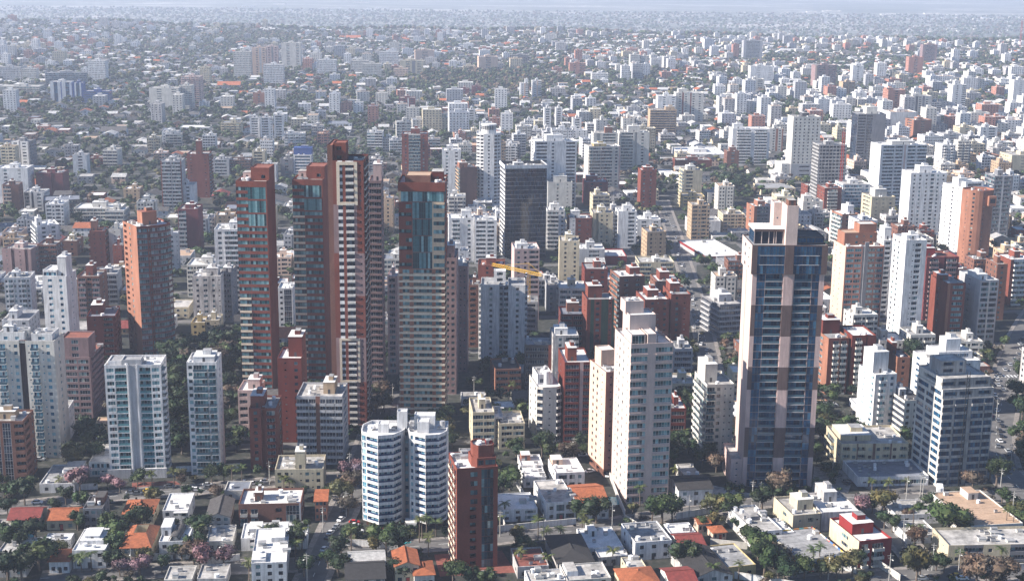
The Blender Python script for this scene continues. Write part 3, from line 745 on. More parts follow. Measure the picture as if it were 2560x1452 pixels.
T('long grey-white office row', 'behind the cream pair of slabs', 1445, 1512, 622, 665, 3, 20, 'lightgrey', 'w.5 n1.8', 'pu', roof='roof_white', name='office_block')
T('red-walled shop with white roof', 'right of the long grey-white office row', 1513, 1567, 640, 662, 3, 26, 'redpaint', 'w6 n2 w3', 'w4', roof='roof_white', name='shop', core=None, n=3)
T('dark glass tower beside the cylinder podium', 'low and round-cornered', 1184, 1230, 505, 540, 3, 20, 'white', 'C3 C3', 'cu', glass='glass_dark', roof='roof_white', core=None, name='office_block')
T('grey tower with two dark slots', 'behind the yellow crane', 1286, 1349, 622, 800, 5, 20, 'pinkstone midgrey', 'w.6 n1.6 w.6 n1.6 w.5 b3 w.3', 'w1:0 w2', frame='frame_dark', roof='roof_white', core=(.1, .55, .2, .6, 'white'), ch=3, n=7)
# --- beyond the centre
T('pale corner tower', 'behind the brown tower beside the dark glass slab', 1105, 1152, 376, 500, 3, 18, 'white', 'w.8 n1.4 w1.4 n1.6 w.5', 'ps', roof='roof_white', core=(.25, .6, .2, .7, 'white'))
T('brown slender tower with orange left edge', 'left of the cylinder-crowned tower', 1150, 1192, 418, 535, 12, 18, 'brick_brown', 'w.5 w3', 'w.4 B2.2', bal='tan', core=(.02, .5, .3, .8, 'brick_orange'), ch=4)
T('white broad tower with recessed balconies', 'right behind the dark glass tower', 1337, 1442, 353, 520, 8, 22, 'white', 'w.4 b2.6 w.8 n1.2 w1.6 w1 b2.2 w.3', 'w.8 b2.5 w.8', roof='roof_white', core=(.3, .7, .3, .8, 'white'), ch=5, glass='glass_dark')
T('cream balcony tower with yellow roof hut', 'right of the white broad tower', 1472, 1551, 366, 490, 9, 20, 'offwhite pinkstone', 'w.3 B3.2 w.2 B3.2 w.5 n1.4 w.4:1', 'w4 s1', bal='offwhite', core=(.2, .6, .3, .8, 'yellowish'), ch=2.5)
T('beige bare-walled tower', 'between the white broad tower and its grey neighbour', 1370, 1431, 455, 530, 3, 18, 'offwhite', 'w2.5 n1.2 w2 s1 w1', 'bl', roof='roof_dirty', core=(.25, .8, .3, .8, 'offwhite'), ch=5)
T('maroon block with roof house', 'under the cream balcony tower', 1462, 1520, 455, 515, 2, 22, 'brick_maroon', 'w1 n1.4 w.6 n1.4 w1', 'ps', roof='roof_blue', core=(.1, .6, .5, .9, 'brick_maroon'), ch=4.5)
T('narrow brick tower with grey side', 'alone at the avenue, right of the maroon block', 1603, 1642, 425, 528, 5, 16, 'brick_red', 'w.5 n1.2 w1 n1.2 w.5 w.8', 'w3', roof='roof_white', core=(.2, .8, .3, .8, 'brick_red'), ch=2.5)
T('grey-white twin tower, left half', 'behind the cream balcony tower', 1484, 1545, 333, 438, 4, 20, 'offwhite midgrey', 'w.8 d.8 w.6 b3 w.5', 'ps', bal='lightgrey', core=(.5, .8, .3, .7, 'brick_brown'), ch=6)
T('grey-white twin tower, right half', 'behind the cream balcony tower', 1550, 1624, 330, 432, 4, 20, 'offwhite midgrey', 'w.4 b3 w.4 d.6 w.8 n1.2 w.5 w.6', 'ps', bal='lightgrey', core=(.3, .7, .3, .7, 'offwhite'), ch=6)
T('tan tower with dark horizontal bands', 'above the avenue trees', 1626, 1692, 275, 350, 3, 20, 'tan', 'h5 w.2', 'w2 s1', bal='tan', glass='glass_dark', roof='roof_dirty', core=(.6, .95, .3, .7, 'tan'))
T('white striped tower with red panels', 'behind the tan tower', 1690, 1760, 232, 304, 3, 18, 'offwhite brick_red', 'w.6 n1.2 w.5:1 n1.2 w.6 w.4:1 n1.2 w.6 n1.2 w.5', 'ps', roof='roof_white', core=(.1, .4, .2, .8, 'offwhite'), ch=5)
T('white tower with stair slab', 'left of the white striped tower with red panels', 1645, 1690, 240, 305, 3, 18, 'white', 'w1 n1.2 w1 n1.2', 'ps', roof='roof_white')
T('brick tower with curved white balconies', 'rising behind the cream-ledged glass tower', 1004, 1069, 335, 485, 2, 20, 'brick_red offwhite', 'w1 n1 w.6 r4.4:1 w.6 n1.1 w1', 'w1 n1.2 w1', bal='offwhite', roof='roof_grey', core=(.35, .68, .3, .7, 'brick_red'), ch=5)
T('white tower with fins', 'left of the punched beige tower', 1832, 1925, 322, 412, 3, 20, 'white lightgrey', 'w1.2 B3.4 w.4 w.6 B3 w.6', 'ps', rail='rail', roof='roof_white', core=(.05, .3, .3, .7, 'white'), ch=5)
T('orange-cream narrow tower', 'right of the white tower with fins', 1925, 1959, 322, 378, 4, 18, 'offwhite brick_orange', 'w.8 n1.3 w.8:1 n1.3 w.5:1', 'ps')
T('small brick tower beside dark trees', 'in front of the white tower with fins', 1818, 1848, 378, 428, 3, 16, 'brick_brown', 'w.6 n1.3 w.6', 'ps', core=(.3, .8, .3, .8, 'brick_brown'))
T('cream balcony tower on the avenue', 'right of the narrow brick tower with grey side', 1710, 1756, 425, 515, 6, 18, 'cream', 'w.6 b2 w.5 w2', 'w.5 B2.4', roof='roof_dirty', bal='cream', core=(.25, .7, .3, .8, 'offwhite'), ch=3.5)
T('unfinished concrete tower with bare frames', 'left of the red mast', 2048, 2118, 362, 512, 5, 20, 'concrete darkgrey', 'fr', 'fr', glass='glass_dark', roof='roof_grey', name='unfinished_tower', core=(.3, .6, .3, .7, 'concrete'), ch=3)
T('half-glazed unfinished tower', 'with a flat canopy on its roof', 2146, 2216, 285, 425, 2, 24, 'midgrey darkgrey', 'b2.2 w.2 C1.6 w3.6', 'cu', glass='glass_dark', roof='roof_grey', name='unfinished_tower', core=(.35, .75, .3, .8, 'offwhite'), ch=7)
T('white-edged tower with stacked glass balconies', 'below the half-glazed unfinished tower', 2203, 2318, 362, 530, 9, 22, 'white pinkstone', 'w.7 b3 w.3 b2 w.3 w.5:1 w.5 b2.2 w.3 b2.6', 'w1 s1 w1', bal='midgrey', glass='glass', roof='roof_white', core=(.3, .8, .3, .8, 'offwhite'), ch=3)
T('white tower dotted with small square windows', 'left of the round brick tower', 2278, 2368, 432, 592, 5, 20, 'white lightgrey', 'w.7 n1.2 w.7 n1.2 w1 n1.2 w.8 b1.2 w.6 n1.2 w.6 n1.2 w.5', 'w1 s1 w1', roof='roof_white', core=(.3, .65, .3, .8, 'white'), ch=5)
T('grey gridded tower', 'behind the round brick tower', 2487, 2532, 440, 600, 3, 20, 'midgrey lightgrey', 'w.4 g2 w.5:1 g2 w.4', 'gr', roof='roof_white')
T('cream block with dotted windows', 'left of the white tower dotted with small windows', 2180, 2239, 492, 562, 8, 22, 'cream', 'w.8 s1 w.8 s1 w.8 n1.2 w.6', 'w.5 b2 w.5', roof='roof_dirty', core=(.25, .75, .3, .8, 'offwhite'), ch=6)
T('brick block with white window grid', 'above the peach-sided brick tower', 2106, 2148, 535, 618, 14, 20, 'brick_orange offwhite', 'w1 n1.5 w1 s1 w1', 'w.4:1 B2.6', bal='offwhite', roof='roof_white', core=(.5, .9, .3, .8, 'white'), ch=6)
T('cream block behind the blue-glass double tower', 'with small square windows', 2008, 2058, 503, 562, 3, 18, 'offwhite', 'w.8 n1.6 w.8 n1.6 w.8', 'ps', roof='roof_dirty', core=(.1, .5, .3, .8, 'offwhite'))
T('orange and grey balcony tower', 'behind the roof of the blue-glass double tower', 1886, 1932, 515, 590, 10, 18, 'brick_orange midgrey', 'w.7 b2.6:1 w1:1', 'w1 n1.2 w1', roof='roof_white', core=(.3, .7, .3, .8, 'brick_orange'), ch=4)
T('white office block with wide dark windows', 'behind the orange and grey balcony tower', 1920, 1990, 500, 545, 3, 18, 'white', 'w.6 n2.6 w.6 n2.2', 'pu', roof='roof_white', name='apartment_block')
# --- right group
T('white balcony column', 'between the peach-sided brick tower and the slim white tower', 2210, 2238, 600, 800, 3, 20, 'white cream', 'w.5 b1.6 w.6 w.6:1', 'ps', roof='roof_white', core=(.3, .9, .3, .8, 'white'), ch=7)
T('maroon tower with brown balconies', 'right of the slim white tower with louvred side', 2318, 2398, 642, 800, 4, 20, 'brick_maroon', 'w.8 B2.2 w1.5 d.5 B2.6 w.6', 'ps', bal='mauve', roof='terracotta_floor', core=(.0, .35, .3, .8, 'redpaint'), ch=5)
T('brick tower with teal windows on the right', 'beside the maroon tower', 2370, 2415, 708, 862, 6, 24, 'brick_red brick_orange', 'w.6:1 w.5 g2.2 w.5', 'w3 s1 w3', glass='glass_teal', roof='roof_grey', core=(.0, .5, .5, .9, 'brick_red'), ch=3)
T('grey-white tower of square frames', 'right of the brick tower with teal windows', 2452, 2498, 700, 862, 9, 26, 'lightgrey offwhite', 'w.3 g1.8 w.4:1 g1.8 w.3', 'w2 s1 w2', glass='glass', frame='frame_dark', roof='roof_white', core=(.1, .6, .2, .7, 'white'), ch=3)
T('brick tower with white balconies', 'at the right edge behind the avenue', 2528, 2590, 648, 762, 10, 20, 'brick_red white', 'w.8 B3:1 w.5 n1.4 w.5', 'w4', bal='white', roof='roof_white', core=C1)
T('small brown block seen at the right', 'behind the grey-white tower of square frames', 2494, 2520, 660, 800, 3, 18, 'brick_brown', 'w1 n1.2 w1', 'ps')
T('orange brick twin tower, left half', 'right of the blue-glass double tower', 2072, 2123, 845, 985, 8, 20, 'brick_orange brick_red', 'w.6:1 w.5:1 B1.3:1 w.5:0 B1.3:1 w.5:1', 'w.8 n1.4 w.8', bal='offwhite', roof='roof_grey', core=(.1, .95, .6, 1.1, 'brick_dark'), ch=7)
T('orange brick twin tower, right half', 'right of the blue-glass double tower', 2131, 2191, 838, 985, 5, 20, 'brick_dark', 'w.8 B1.3 w1 d.3 w.8 w1', 'w1 n1.3 w1', bal='offwhite', roof='roof_white', core=None)
T('rust slab behind the white round-balcony tower', 'with blue roof', 2244, 2276, 892, 985, 3, 16, 'brick_orange', 'w1 n1.4 w1', 'w2', roof='roof_blue', core=(-.1, .3, .5, 1.0, 'brick_red'), ch=6)
T('white round-balcony tower', 'right of the orange brick twin towers', 2189, 2243, 935, 1075, 12, 17, 'white', 'w.8 w.4 B2 w.8 n1.6 w.5', 'w.7 s1 w.7 n1.2', glass='glass_cyan', roof='roof_white', core=(.1, .8, .3, .9, 'white'), ch=10, rail='rail')
T('grey six-storey office with box rooms', 'between white round-balcony tower and bare concrete tower', 2262, 2316, 1000, 1095, 10, 20, 'offwhite', 'w.7 n1 w1.2 n1.2 w.9 n1.2 w.6', 'w.4 g3.4', glass='glass_dark', roof='roof_dark', core=(.2, .5, .5, .9, 'lightgrey'), ch=3, name='office_block')
T('white tower with blue side windows', 'behind the bare concrete tower', 2330, 2452, 902, 1040, 10, 20, 'white', 'w.8 n2.6 w.8 n4 w.8', 'w.5 n1.4 w.7 n1.4', glass='glass_blue', roof='roof_white', steps=((.25, .95, .3, .95, 3.2, 'w.6 g4 w.6'),), core=(.45, .75, .45, .8, 'white'), ch=9)
T('beige tower with rounded white corner', 'left of the blue-glass double tower', 1768, 1836, 960, 1150, 8, 20, 'offwhite', 'r2.6 w.7 n1.2 w1 s1 w.8 s1 w.6', 'w.3 B2.4', bal='offwhite', roof='roof_dirty', core=(.05, .5, .3, .9, 'offwhite'), ch=8)
T('low cream terraced block', 'left of the beige tower with rounded corner', 1682, 1742, 958, 1002, 3, 18, 'cream', 'w.6 n1.3 w.7 n1.3 w.7', 'ps', roof='roof_dirty', name='apartment_block', n=9)
T('brown brick low tower in shade', 'right of the light stone tower foot', 1675, 1716, 1020, 1095, 3, 18, 'brick_dark', 'w.4 g3 w.4', 'gr', roof='roof_white', glass='glass_dark', name='apartment_block')
T('grey block with plant terrace', 'behind the light stone tower', 1684, 1732, 872, 935, 3, 16, 'lightgrey', 'w.3 h4 w.3', 'hb', roof='roof_dirty', glass='glass_dark', name='apartment_block')
T('striped grey office with glass corner', 'left of the blue-glass double tower at the avenue', 1800, 1853, 760, 842, 16, 26, 'midgrey', 'h5 w.1 h5', 'h5', bal='lightgrey', glass='glass_dark', roof='roof_dirty', name='office_block', core=(.3, .9, .4, .9, 'lightgrey'), ch=4)
_b = T('big shop hall with white roof and red fascia', 'left of the blue-glass double tower roof', 1765, 1858, 640, 655, 12, 62, 'lightgrey', 'w6 n2 w6', 'w4', roof='roof_white', name='shop_hall', cat='shop', core=None, n=4)
_b.part('red_fascia', lambda m: (m.box(-.3, _b.W + .3, -.3, -.003, _b.H - 1.6, _b.H + .1, 'redpaint', bottom=True), m.box(-.3, -.003, -.003, 62, _b.H - 1.6, _b.H + .1, 'redpaint', bottom=True)))
T('low grey annex', 'below the big shop hall', 1810, 1855, 655, 690, 8, 20, 'midgrey', 'w1 n3 w1', 'w3', roof='roof_grey', name='shop', core=None, n=2)
T('cream hotel with balconied front', 'right of the blue-glass double tower foot', 2104, 2272, 1108, 1170, 3, 24, 'cream brownwall', 'w.4 b1.6 w.3 n1.2 w.3:1 b1.6 w.5 n1.2 w.6:1 n1.3 w.4 b1.6 w.4:1 n1.3 w.5 b1.6 w.3', 'w.4 B1.8 w.5 n1.2', bal='cream', roof='roof_dirty', name='hotel', core=(.05, .5, .25, .85, 'cream', 'roof_white'), ch=2.5, n=14)
T('long low block with flat blue-grey roof', 'in shade in front of the cream hotel', 2145, 2322, 1190, 1214, 5, 20, 'white brownwall', 'w1 s2 w.5:1 g6 w.5 g4 w.5:1 g5 w.6', 'w3', roof='roof_blue', name='office_block', core=None, n=14)
T('cream four-storey block with roof rooms', 'near the bottom right street', 1983, 2052, 1285, 1332, 12, 19, 'cream', 'w1.6 s1 w1.8 b1.6 w.6 s1 w.4', 'w1.4 n1.2 w.8', roof='roof_dirty', name='apartment_block', core=(.4, .98, .35, .75, 'cream'), ch=4, n=6)
T('scruffy whitewashed block', 'right of the cream four-storey block', 2054, 2148, 1278, 1326, 8, 20, 'white_old', 'w1.5 w1 s.9 w2 n1.2 w1', 'w3', roof='roof_white', name='apartment_block', core=(.35, .7, .6, 1.1, 'white_old'), ch=4, n=8)
T('red and cream block with box balconies', 'at the corner of the bottom right street', 2148, 2230, 1348, 1414, 15, 22, 'redpaint cream', 'w.5 B1.2 w.7 B2 w1 w.5', 'w.9:1 n1.2:1 w.7:1', bal='offwhite', roof='roof_white', name='apartment_block', core=(.1, .75, .35, .8, 'redpaint'), ch=4, n=6)
T('long white three-storey block with grey balcony bays', 'in the bottom right corner', 2372, 2620, 1360, 1405, 4, 16, 'cream midgrey', 'w1 n1 w.6 b3.2:1 w.7 n1 w1 n1.1 w.7 b3.2:1 w1 n1 w1', 'w3 s1 w1', roof='roof_dirty', bal='midgrey', name='apartment_block', core=None, n=14)
# --- far left
FAR = [
 ('white ribbed slab', 'top left, behind the blue and white pair', 219, 262, 152, 207, 2, 22, 'white', 'pu', 'ps', {}),
 ('long row of grey-white flats', 'left of the white ribbed slab', 112, 216, 182, 215, 12, 18, 'lightgrey', 'ba', 'pu', {}),
 ('grey gridded slab at the left edge', 'in the haze', -10, 52, 168, 208, 4, 18, 'lightgrey', 'pu', 'ps', {}),
 ('cream gridded slab', 'second from the left edge in the haze', 54, 90, 172, 209, 4, 18, 'offwhite', 'pu', 'ps', {}),
 ('low banded parking slab', 'below the grey gridded slab', -8, 98, 216, 240, 3, 30, 'offwhite', 'hb', 'hb', {}),
 ('white and blue striped office', 'left of the blue office', 124, 178, 205, 255, 6, 20, 'white bluewall', 'w1 C1:1 w.8 w.3:1 w1 C1 w.6', 'ps', {'glass': 'glass_blue'}),
 ('blue office with white fins', 'right of the white and blue striped office', 180, 207, 207, 256, 6, 20, 'bluewall white', 'w.6 w.5:1 C1 w.5:1 w.6', 'w3', {'glass': 'glass_blue'}),
 ('broad blue glass office', 'right of the blue office with white fins', 209, 273, 228, 262, 4, 20, 'bluewall', 'g5 w.3 w1 g4', 'bd', {'glass': 'glass_blue'}),
 ('big cream slab full of square windows', 'left of the pinkish balcony block', 372, 446, 220, 278, 2, 22, 'offwhite', 'w.8 n1.4 w.8 n1.4', 'pu', {'podium': (3, 14, 0, 8, 'offwhite', 'hb')}),
 ('right part of the square-window slab', 'slightly higher', 447, 478, 214, 275, 2, 22, 'offwhite', 'pu', 'ps', {}),
 ('pinkish balcony block', 'right behind the big cream slab', 452, 500, 192, 265, 2, 24, 'pinkstone', 'ba', 'pu', {}),
 ('pale yellow narrow tower', 'left of the hazy tower row', 499, 524, 168, 212, 3, 18, 'cream', 'pu', 'ps', {}),
 ('tall cream tower', 'leftmost of the hazy tower row', 583, 627, 130, 198, 4, 20, 'offwhite', 'pu', 'ps', {}),
 ('tall peach and grey tower', 'second of the hazy tower row', 629, 664, 120, 195, 4, 20, 'peach lightgrey', 'w.8 n1.2 w.6:1 n1.2', 'ps', {}),
 ('tall rosy tower', 'third of the hazy tower row', 660, 694, 117, 188, 4, 20, 'pinkstone midgrey', 'w.8 n1.2 w.6:1 n1.2', 'ps', {}),
 ('broad cream tower with dark roof line', 'rightmost of the hazy tower row', 703, 751, 108, 173, 3, 20, 'offwhite', 'w.8 n1.4 w.8 n1.4', 'ps', {}),
 ('bright white stepped tower', 'in front of the tall rosy tower', 658, 708, 162, 216, 4, 20, 'white', 'pu', 'ps', {}),
 ('white square-window block', 'right of the bright white stepped tower', 791, 840, 150, 190, 4, 22, 'white', 'pu', 'ps', {}),
 ('white balcony group, left member', 'above the two red glass towers', 624, 648, 294, 351, 8, 16, 'white', 'w.6 b2.2 w.6', 'ps', {}),
 ('white balcony group, middle member', 'above the two red glass towers', 650, 681, 294, 353, 8, 16, 'white', 'w.6 b2.2 w.6 n1', 'ps', {}),
 ('white balcony group, right member', 'above the two red glass towers', 684, 708, 288, 353, 8, 16, 'white', 'w.6 b2.2 w.6', 'ps', {}),
 ('slim white slab with side slots', 'alone among trees on the left', 181, 216, 388, 442, 6, 16, 'white', 'w1.6 b1.4 w1.4', 'ps', {}),
 ('grey framed tower with white windows', 'left edge above the white stepped towers', 25, 72, 353, 425, -4, 18, 'midgrey white', 'w.3 n1.6:1 w.3 n1.6:1 w.3', 'pu', {}),
 ('bright white stepped tower cluster', 'at the left edge', -10, 68, 420, 500, 3, 20, 'white', 'w1 n1.2 w1.4 s1 w1', 'ps', {'roof': 'roof_white'}),
 ('orange-edged brown tower', 'at the left edge below the white cluster', 4, 45, 462, 540, 6, 16, 'brick_brown peach', 'w.4:1 B2.6 w.5 w2', 'ps', {'bal': 'peach'}),
 ('maroon block with notched top', 'right of the white cluster at the left edge', 88, 156, 432, 495, 2, 20, 'brick_maroon', 'w1 s1 w1 w1 d1 w2', 'w2', {}),
 ('white block with dark window columns', 'in front of the maroon block', 56, 110, 480, 528, 4, 18, 'white midgrey', 'w.4 b1.4:1 w.6 d.6:1 w.4 n2.2 w.4', 'pu', {}),
 ('red-topped tower with grey balconies', 'left of the tall red tower with stair core', 401, 453, 402, 530, 3, 18, 'lightgrey brick_red', 'w.3:1 B2.4 w.2 B2.4 w.3:1', 'ps', {'bal': 'lightgrey'}),
 ('tall red tower with stair core', 'left of the left red glass tower, behind', 467, 521, 385, 495, 4, 20, 'brick_red', 'w.5 s1 w1 w1.2 w.8 s1 w.5', 'w.5 B2', {'core': (.4, .65, .2, .6, 'brick_red'), 'ch': 12}),
 ('small white tower with black openings', 'in front of the tall red tower with stair core', 437, 485, 462, 528, 4, 16, 'white', 'w.5 n2.2 w.4 n2 w.3 w.8', 'ps', {}),
 ('cream narrow block with balconies', 'above the left red glass tower', 630, 662, 378, 432, 3, 16, 'cream', 'w.4 b1.8 w.6', 'ps', {}),
 ('white tower with royal blue top storeys', 'above the right red glass tower', 733, 778, 387, 450, 2, 16, 'white', 'w.5 g5 w.4', 'bd', {'glass': 'glass_blue', 'core': (.0, 1.0, .2, .9, 'bluewall', 'bluewall'), 'ch': 7}),
 ('grey square block', 'left of the white tower with royal blue top', 701, 732, 397, 450, 2, 16, 'midgrey', 'w.6 n1.3 w.6', 'ps', {}),
 ('pale blue-white low tower', 'between the red glass towers far behind', 651, 690, 412, 455, 2, 16, 'white', 'w.8 s1 w.8 s1 w.5', 'ps', {}),
 ('grey terraced block', 'right of the tall red tower with stair core', 530, 572, 398, 440, 2, 18, 'lightgrey', 'w.4 b2 w.4', 'ps', {}),
 ('brown-grey office bar', 'right of the grey terraced block', 573, 625, 400, 438, 2, 18, 'brownwall', 'lg', 'gr', {}),
 ('orange tower block', 'small, above the white balcony group', 632, 662, 233, 262, 3, 14, 'brick_orange', 'w1 n1.2 w1', 'ps', {}),
 ('cream tower, left of a close pair', 'centre top', 876, 922, 152, 185, 4, 22, 'offwhite', 'pu', 'ps', {}),
 ('cream tower, right of a close pair', 'centre top', 906, 953, 160, 198, 4, 20, 'offwhite', 'pu', 'ps', {}),
 ('white double-width tower', 'centre top, right of the cream pair', 948, 996, 130, 174, 4, 20, 'white', 'pu', 'ps', {}),
 ('white crown tower', 'highest of the centre-top group', 974, 998, 106, 140, 3, 14, 'offwhite', 'pu', 'ps', {}),
 ('cream striped tower', 'right of the white double-width tower', 1000, 1058, 152, 190, 5, 20, 'cream midgrey', 'w.6 n1.2 w.5:1 n1.2', 'ps', {}),
 ('salmon and white tower', 'behind the cream striped tower', 1038, 1086, 126, 162, 8, 20, 'peach', 'w.4 n1.2 w.4', 'pu', {}),
 ('peach block', 'below the white double-width tower', 984, 1020, 172, 198, 3, 18, 'peach', 'pu', 'ps', {}),
 ('long peach and white tower', 'left of the green hill', 1197, 1245, 142, 180, 8, 26, 'peach white', 'w.5 n1.2 w.5', 'ps', {}),
 ('grey unfinished block', 'right of the long peach and white tower', 1280, 1320, 138, 170, 3, 22, 'midgrey', 'lg', 'lg', {}),
 ('salmon block', 'right of the green hill', 1424, 1464, 158, 188, 3, 20, 'brick_pink', 'w.6 n1.2 w.6 b1.4', 'ps', {}),
 ('white four-row block', 'below the salmon block', 1480, 1521, 184, 212, 3, 20, 'white', 'pu', 'ps', {}),
 ('white tower with grooves', 'left of the tall cream pair', 1554, 1576, 165, 207, 4, 16, 'white', 'pu', 'ps', {}),
 ('tall cream tower pair', 'left member', 1576, 1601, 137, 184, 4, 18, 'offwhite', 'pu', 'ps', {}),
 ('tall cream tower pair', 'right member, slightly lower', 1603, 1623, 140, 184, 4, 18, 'offwhite', 'pu', 'ps', {}),
 ('white slab full of dots', 'right of the tall cream tower pair', 1628, 1680, 146, 173, 3, 18, 'white', 'pu', 'ps', {}),
 ('white slab in front of the cream pair', 'with grooves', 1582, 1608, 160, 205, 4, 16, 'lightgrey', 'pu', 'ps', {}),
 ('white and salmon tower, left of two', 'below the green hill', 1301, 1321, 208, 252, 4, 16, 'white peach', 'w.5 n1 w.6:1 b1.2', 'ps', {'core': (.6, 1, .3, .8, 'white'), 'ch': 6}),
 ('white and salmon tower, right of two', 'below the green hill', 1331, 1354, 202, 250, 4, 16, 'white peach', 'w.5 n1 w.6:1 b1.2', 'ps', {}),
 ('maroon and white block', 'in the middle distance, centre', 997, 1038, 245, 280, 3, 20, 'brick_maroon white', 'w.5 n1.3 w.3:1 n1.3', 'ps', {}),
 ('maroon cube block, left', 'below the green hill', 1150, 1173, 222, 245, 3, 16, 'brick_maroon', 'w1 n1 w1', 'ps', {}),
 ('maroon cube block, right', 'below the green hill', 1180, 1203, 216, 240, 3, 16, 'brick_maroon', 'w1 n1 w1', 'ps', {}),
 ('white twin needle, left', 'centre right of the cylinder-crowned tower', 1361, 1378, 270, 332, 4, 14, 'white', 'w.6 b1.4 w.6', 'ps', {}),
 ('white twin needle, right', 'centre right of the cylinder-crowned tower', 1390, 1406, 270, 316, 4, 14, 'white', 'w.6 b1.4 w.6', 'ps', {}),
 ('narrow white stepped tower', 'left of the grey-white twin tower', 1433, 1454, 296, 342, 4, 16, 'white', 'w.6 b1.4 w.6', 'ps', {}),
 ('white five-storey tower', 'left of the white twin needles', 1312, 1334, 300, 332, 4, 14, 'white', 'pu', 'ps', {}),
 ('white stepped tower', 'left of the cylinder-crowned tower, behind', 1170, 1188, 274, 312, 4, 16, 'white', 'w.6 b1.4 w.6', 'ps', {'podium': (4, 4, 0, 12, 'white', 'pu')}),
 ('dark-striped grey tower', 'top right, tallest on the skyline', 1860, 1907, 102, 152, 4, 20, 'lightgrey', 'w.4 b2 w.4', 'ps', {}),
 ('white big slab with dotted face', 'top right, above a lower white slab', 1877, 1934, 166, 211, 4, 18, 'white', 'w.8 s1 w.8 s1', 'ps', {'core': (.3, .6, .3, .8, 'white')}),
 ('cream slab with dark grid', 'in front of the white big slab', 1870, 1911, 198, 236, 4, 18, 'offwhite', 'w1 n1.2 w.6 b1.4 w.4', 'ps', {}),
 ('brownish balcony tower', 'right of the white big slab', 2039, 2092, 163, 226, 6, 22, 'mauve peach', 'w.4:1 b1.8 w.5 b1.8', 'w3', {}),
 ('small white tower', 'right of the brownish balcony tower', 2133, 2160, 164, 208, 4, 16, 'white', 'w.8 n1 w.8', 'ps', {}),
 ('tan tower with cream wing', 'below the small white tower', 2108, 2138, 205, 247, 8, 18, 'tan', 'lg', 'w3', {}),
 ('pink plain tower', 'left of the striped skyline tower at the far right', 2273, 2309, 143, 190, 3, 18, 'brick_pink', 'w.6 n1 w.6', 'ps', {}),
 ('striped skyline tower', 'at the far right', 2308, 2344, 112, 162, 3, 18, 'mauve lightgrey', 'w.3 b1.6 w.3', 'ps', {}),
 ('white tall slab', 'right side of the middle distance', 2383, 2417, 212, 282, 5, 18, 'white', 'w.8 n1 w.8 b1.2', 'ps', {'core': (.2, .5, .3, .7, 'white'), 'ch': 6}),
 ('white tall slab at the right edge', 'with small windows', 2536, 2572, 200, 270, 4, 18, 'white', 'w1 s1 w1', 'ps', {}),
 ('orange block with stair head', 'between the two white slabs on the right', 2466, 2508, 262, 294, 8, 18, 'peach', 'w1 n1.1 w.8', 'ps', {'core': (.3, .5, .3, .7, 'peach')}),
 ('orange pink tower', 'right of the white pair', 2221, 2264, 225, 292, 7, 20, 'brick_pink', 'w1 n1 w1', 'ps', {'core': (.0, .4, .3, .8, 'brick_pink')}),
 ('white windowless store hall with orange rim', 'in front of the orange pink tower', 2226, 2292, 280, 330, 6, 30, 'white', 'w6', 'w6', {'name': 'store_hall', 'cat': 'shop', 'roof': 'roof_tan'}),
 ('brown-striped white block', 'left of the orange pink tower', 2140, 2172, 232, 266, 4, 18, 'white brick_orange', 'w1 n1 w1 w.5:1', 'ps', {}),
 ('white tower, left of a pair', 'above the punched beige tower', 2046, 2075, 248, 290, 6, 18, 'white', 'w1 s1 w1 s1', 'ps', {}),
 ('white tower, right of a pair', 'above the punched beige tower', 2080, 2114, 250, 284, 6, 18, 'white', 'w1 s1 w1 s1', 'ps', {}),
 ('white tower with dark groove', 'right of the orange pink tower', 2264, 2330, 240, 300, 6, 20, 'offwhite midgrey', 'w.8 n1 w.5 d.5:1 n1 w.5:1 n1 w.5', 'ps', {}),
 ('grey side block', 'right of the white tower with dark groove', 2330, 2354, 256, 300, 3, 18, 'lightgrey', 'gr', 'ps', {}),
 ('terraced orange block', 'below the white windowless store hall', 2285, 2330, 300, 345, 10, 24, 'brick_orange', 'w1 n1.2 w1', 'w1 b2 w1', {}),
 ('white office pair, left', 'below the terraced orange block', 2312, 2358, 340, 376, 6, 22, 'white', 'pu', 'ps', {}),
 ('grey office pair, right', 'below the terraced orange block', 2360, 2406, 335, 376, 4, 22, 'lightgrey', 'w.3 n1.6 w.3', 'ps', {}),
 ('cream tower with slots', 'right of the office pair', 2400, 2438, 318, 358, 6, 20, 'cream', 'w.6 n1 w.6', 'ps', {}),
 ('white tower with black slots', 'right of the cream tower with slots', 2452, 2494, 318, 360, 6, 20, 'white', 'w.6 n1 w.5 b1.6 w.5', 'ps', {}),
 ('cream dotted hospital block', 'at the right edge, middle distance', 2530, 2620, 388, 438, 6, 28, 'cream', 'w.6 s1 w.6 s1', 'ps', {}),
 ('cream wing block', 'left of the cream dotted hospital', 2420, 2464, 360, 390, 6, 20, 'cream', 'lo', 'ps', {}),
 ('tan garden block', 'below the cream wing block', 2405, 2442, 385, 412, 6, 20, 'tan', 'lo', 'ps', {}),
 ('white terraced tower', 'left of white-edged tower with stacked glass balconies', 2108, 2176, 460, 530, 5, 22, 'white', 'w.4 h3.4 w.5 n1.2', 'ba', {'glass': 'glass_cyan'}),
 ('brick pair with balconies', 'right of the white terraced tower', 2062, 2105, 470, 540, 6, 20, 'brick_red', 'w.6 B1.8 w.8', 'ps', {'bal': 'offwhite'}),
 ('yellow-cream four-storey block', 'below the big tree', 1708, 1762, 490, 525, 3, 18, 'yellowish', 'lo', 'ps', {}),
 ('white courtyard block', 'right of the yellow-cream four-storey block', 1770, 1822, 482, 515, 4, 20, 'offwhite', 'w.5 n1.2 w.6 b1.6', 'ps', {}),
 ('white garden block with palms', 'left of the orange and grey balcony tower', 1725, 1802, 552, 585, 3, 22, 'white', 'w.5 n1.4 w.4', 'ps', {}),
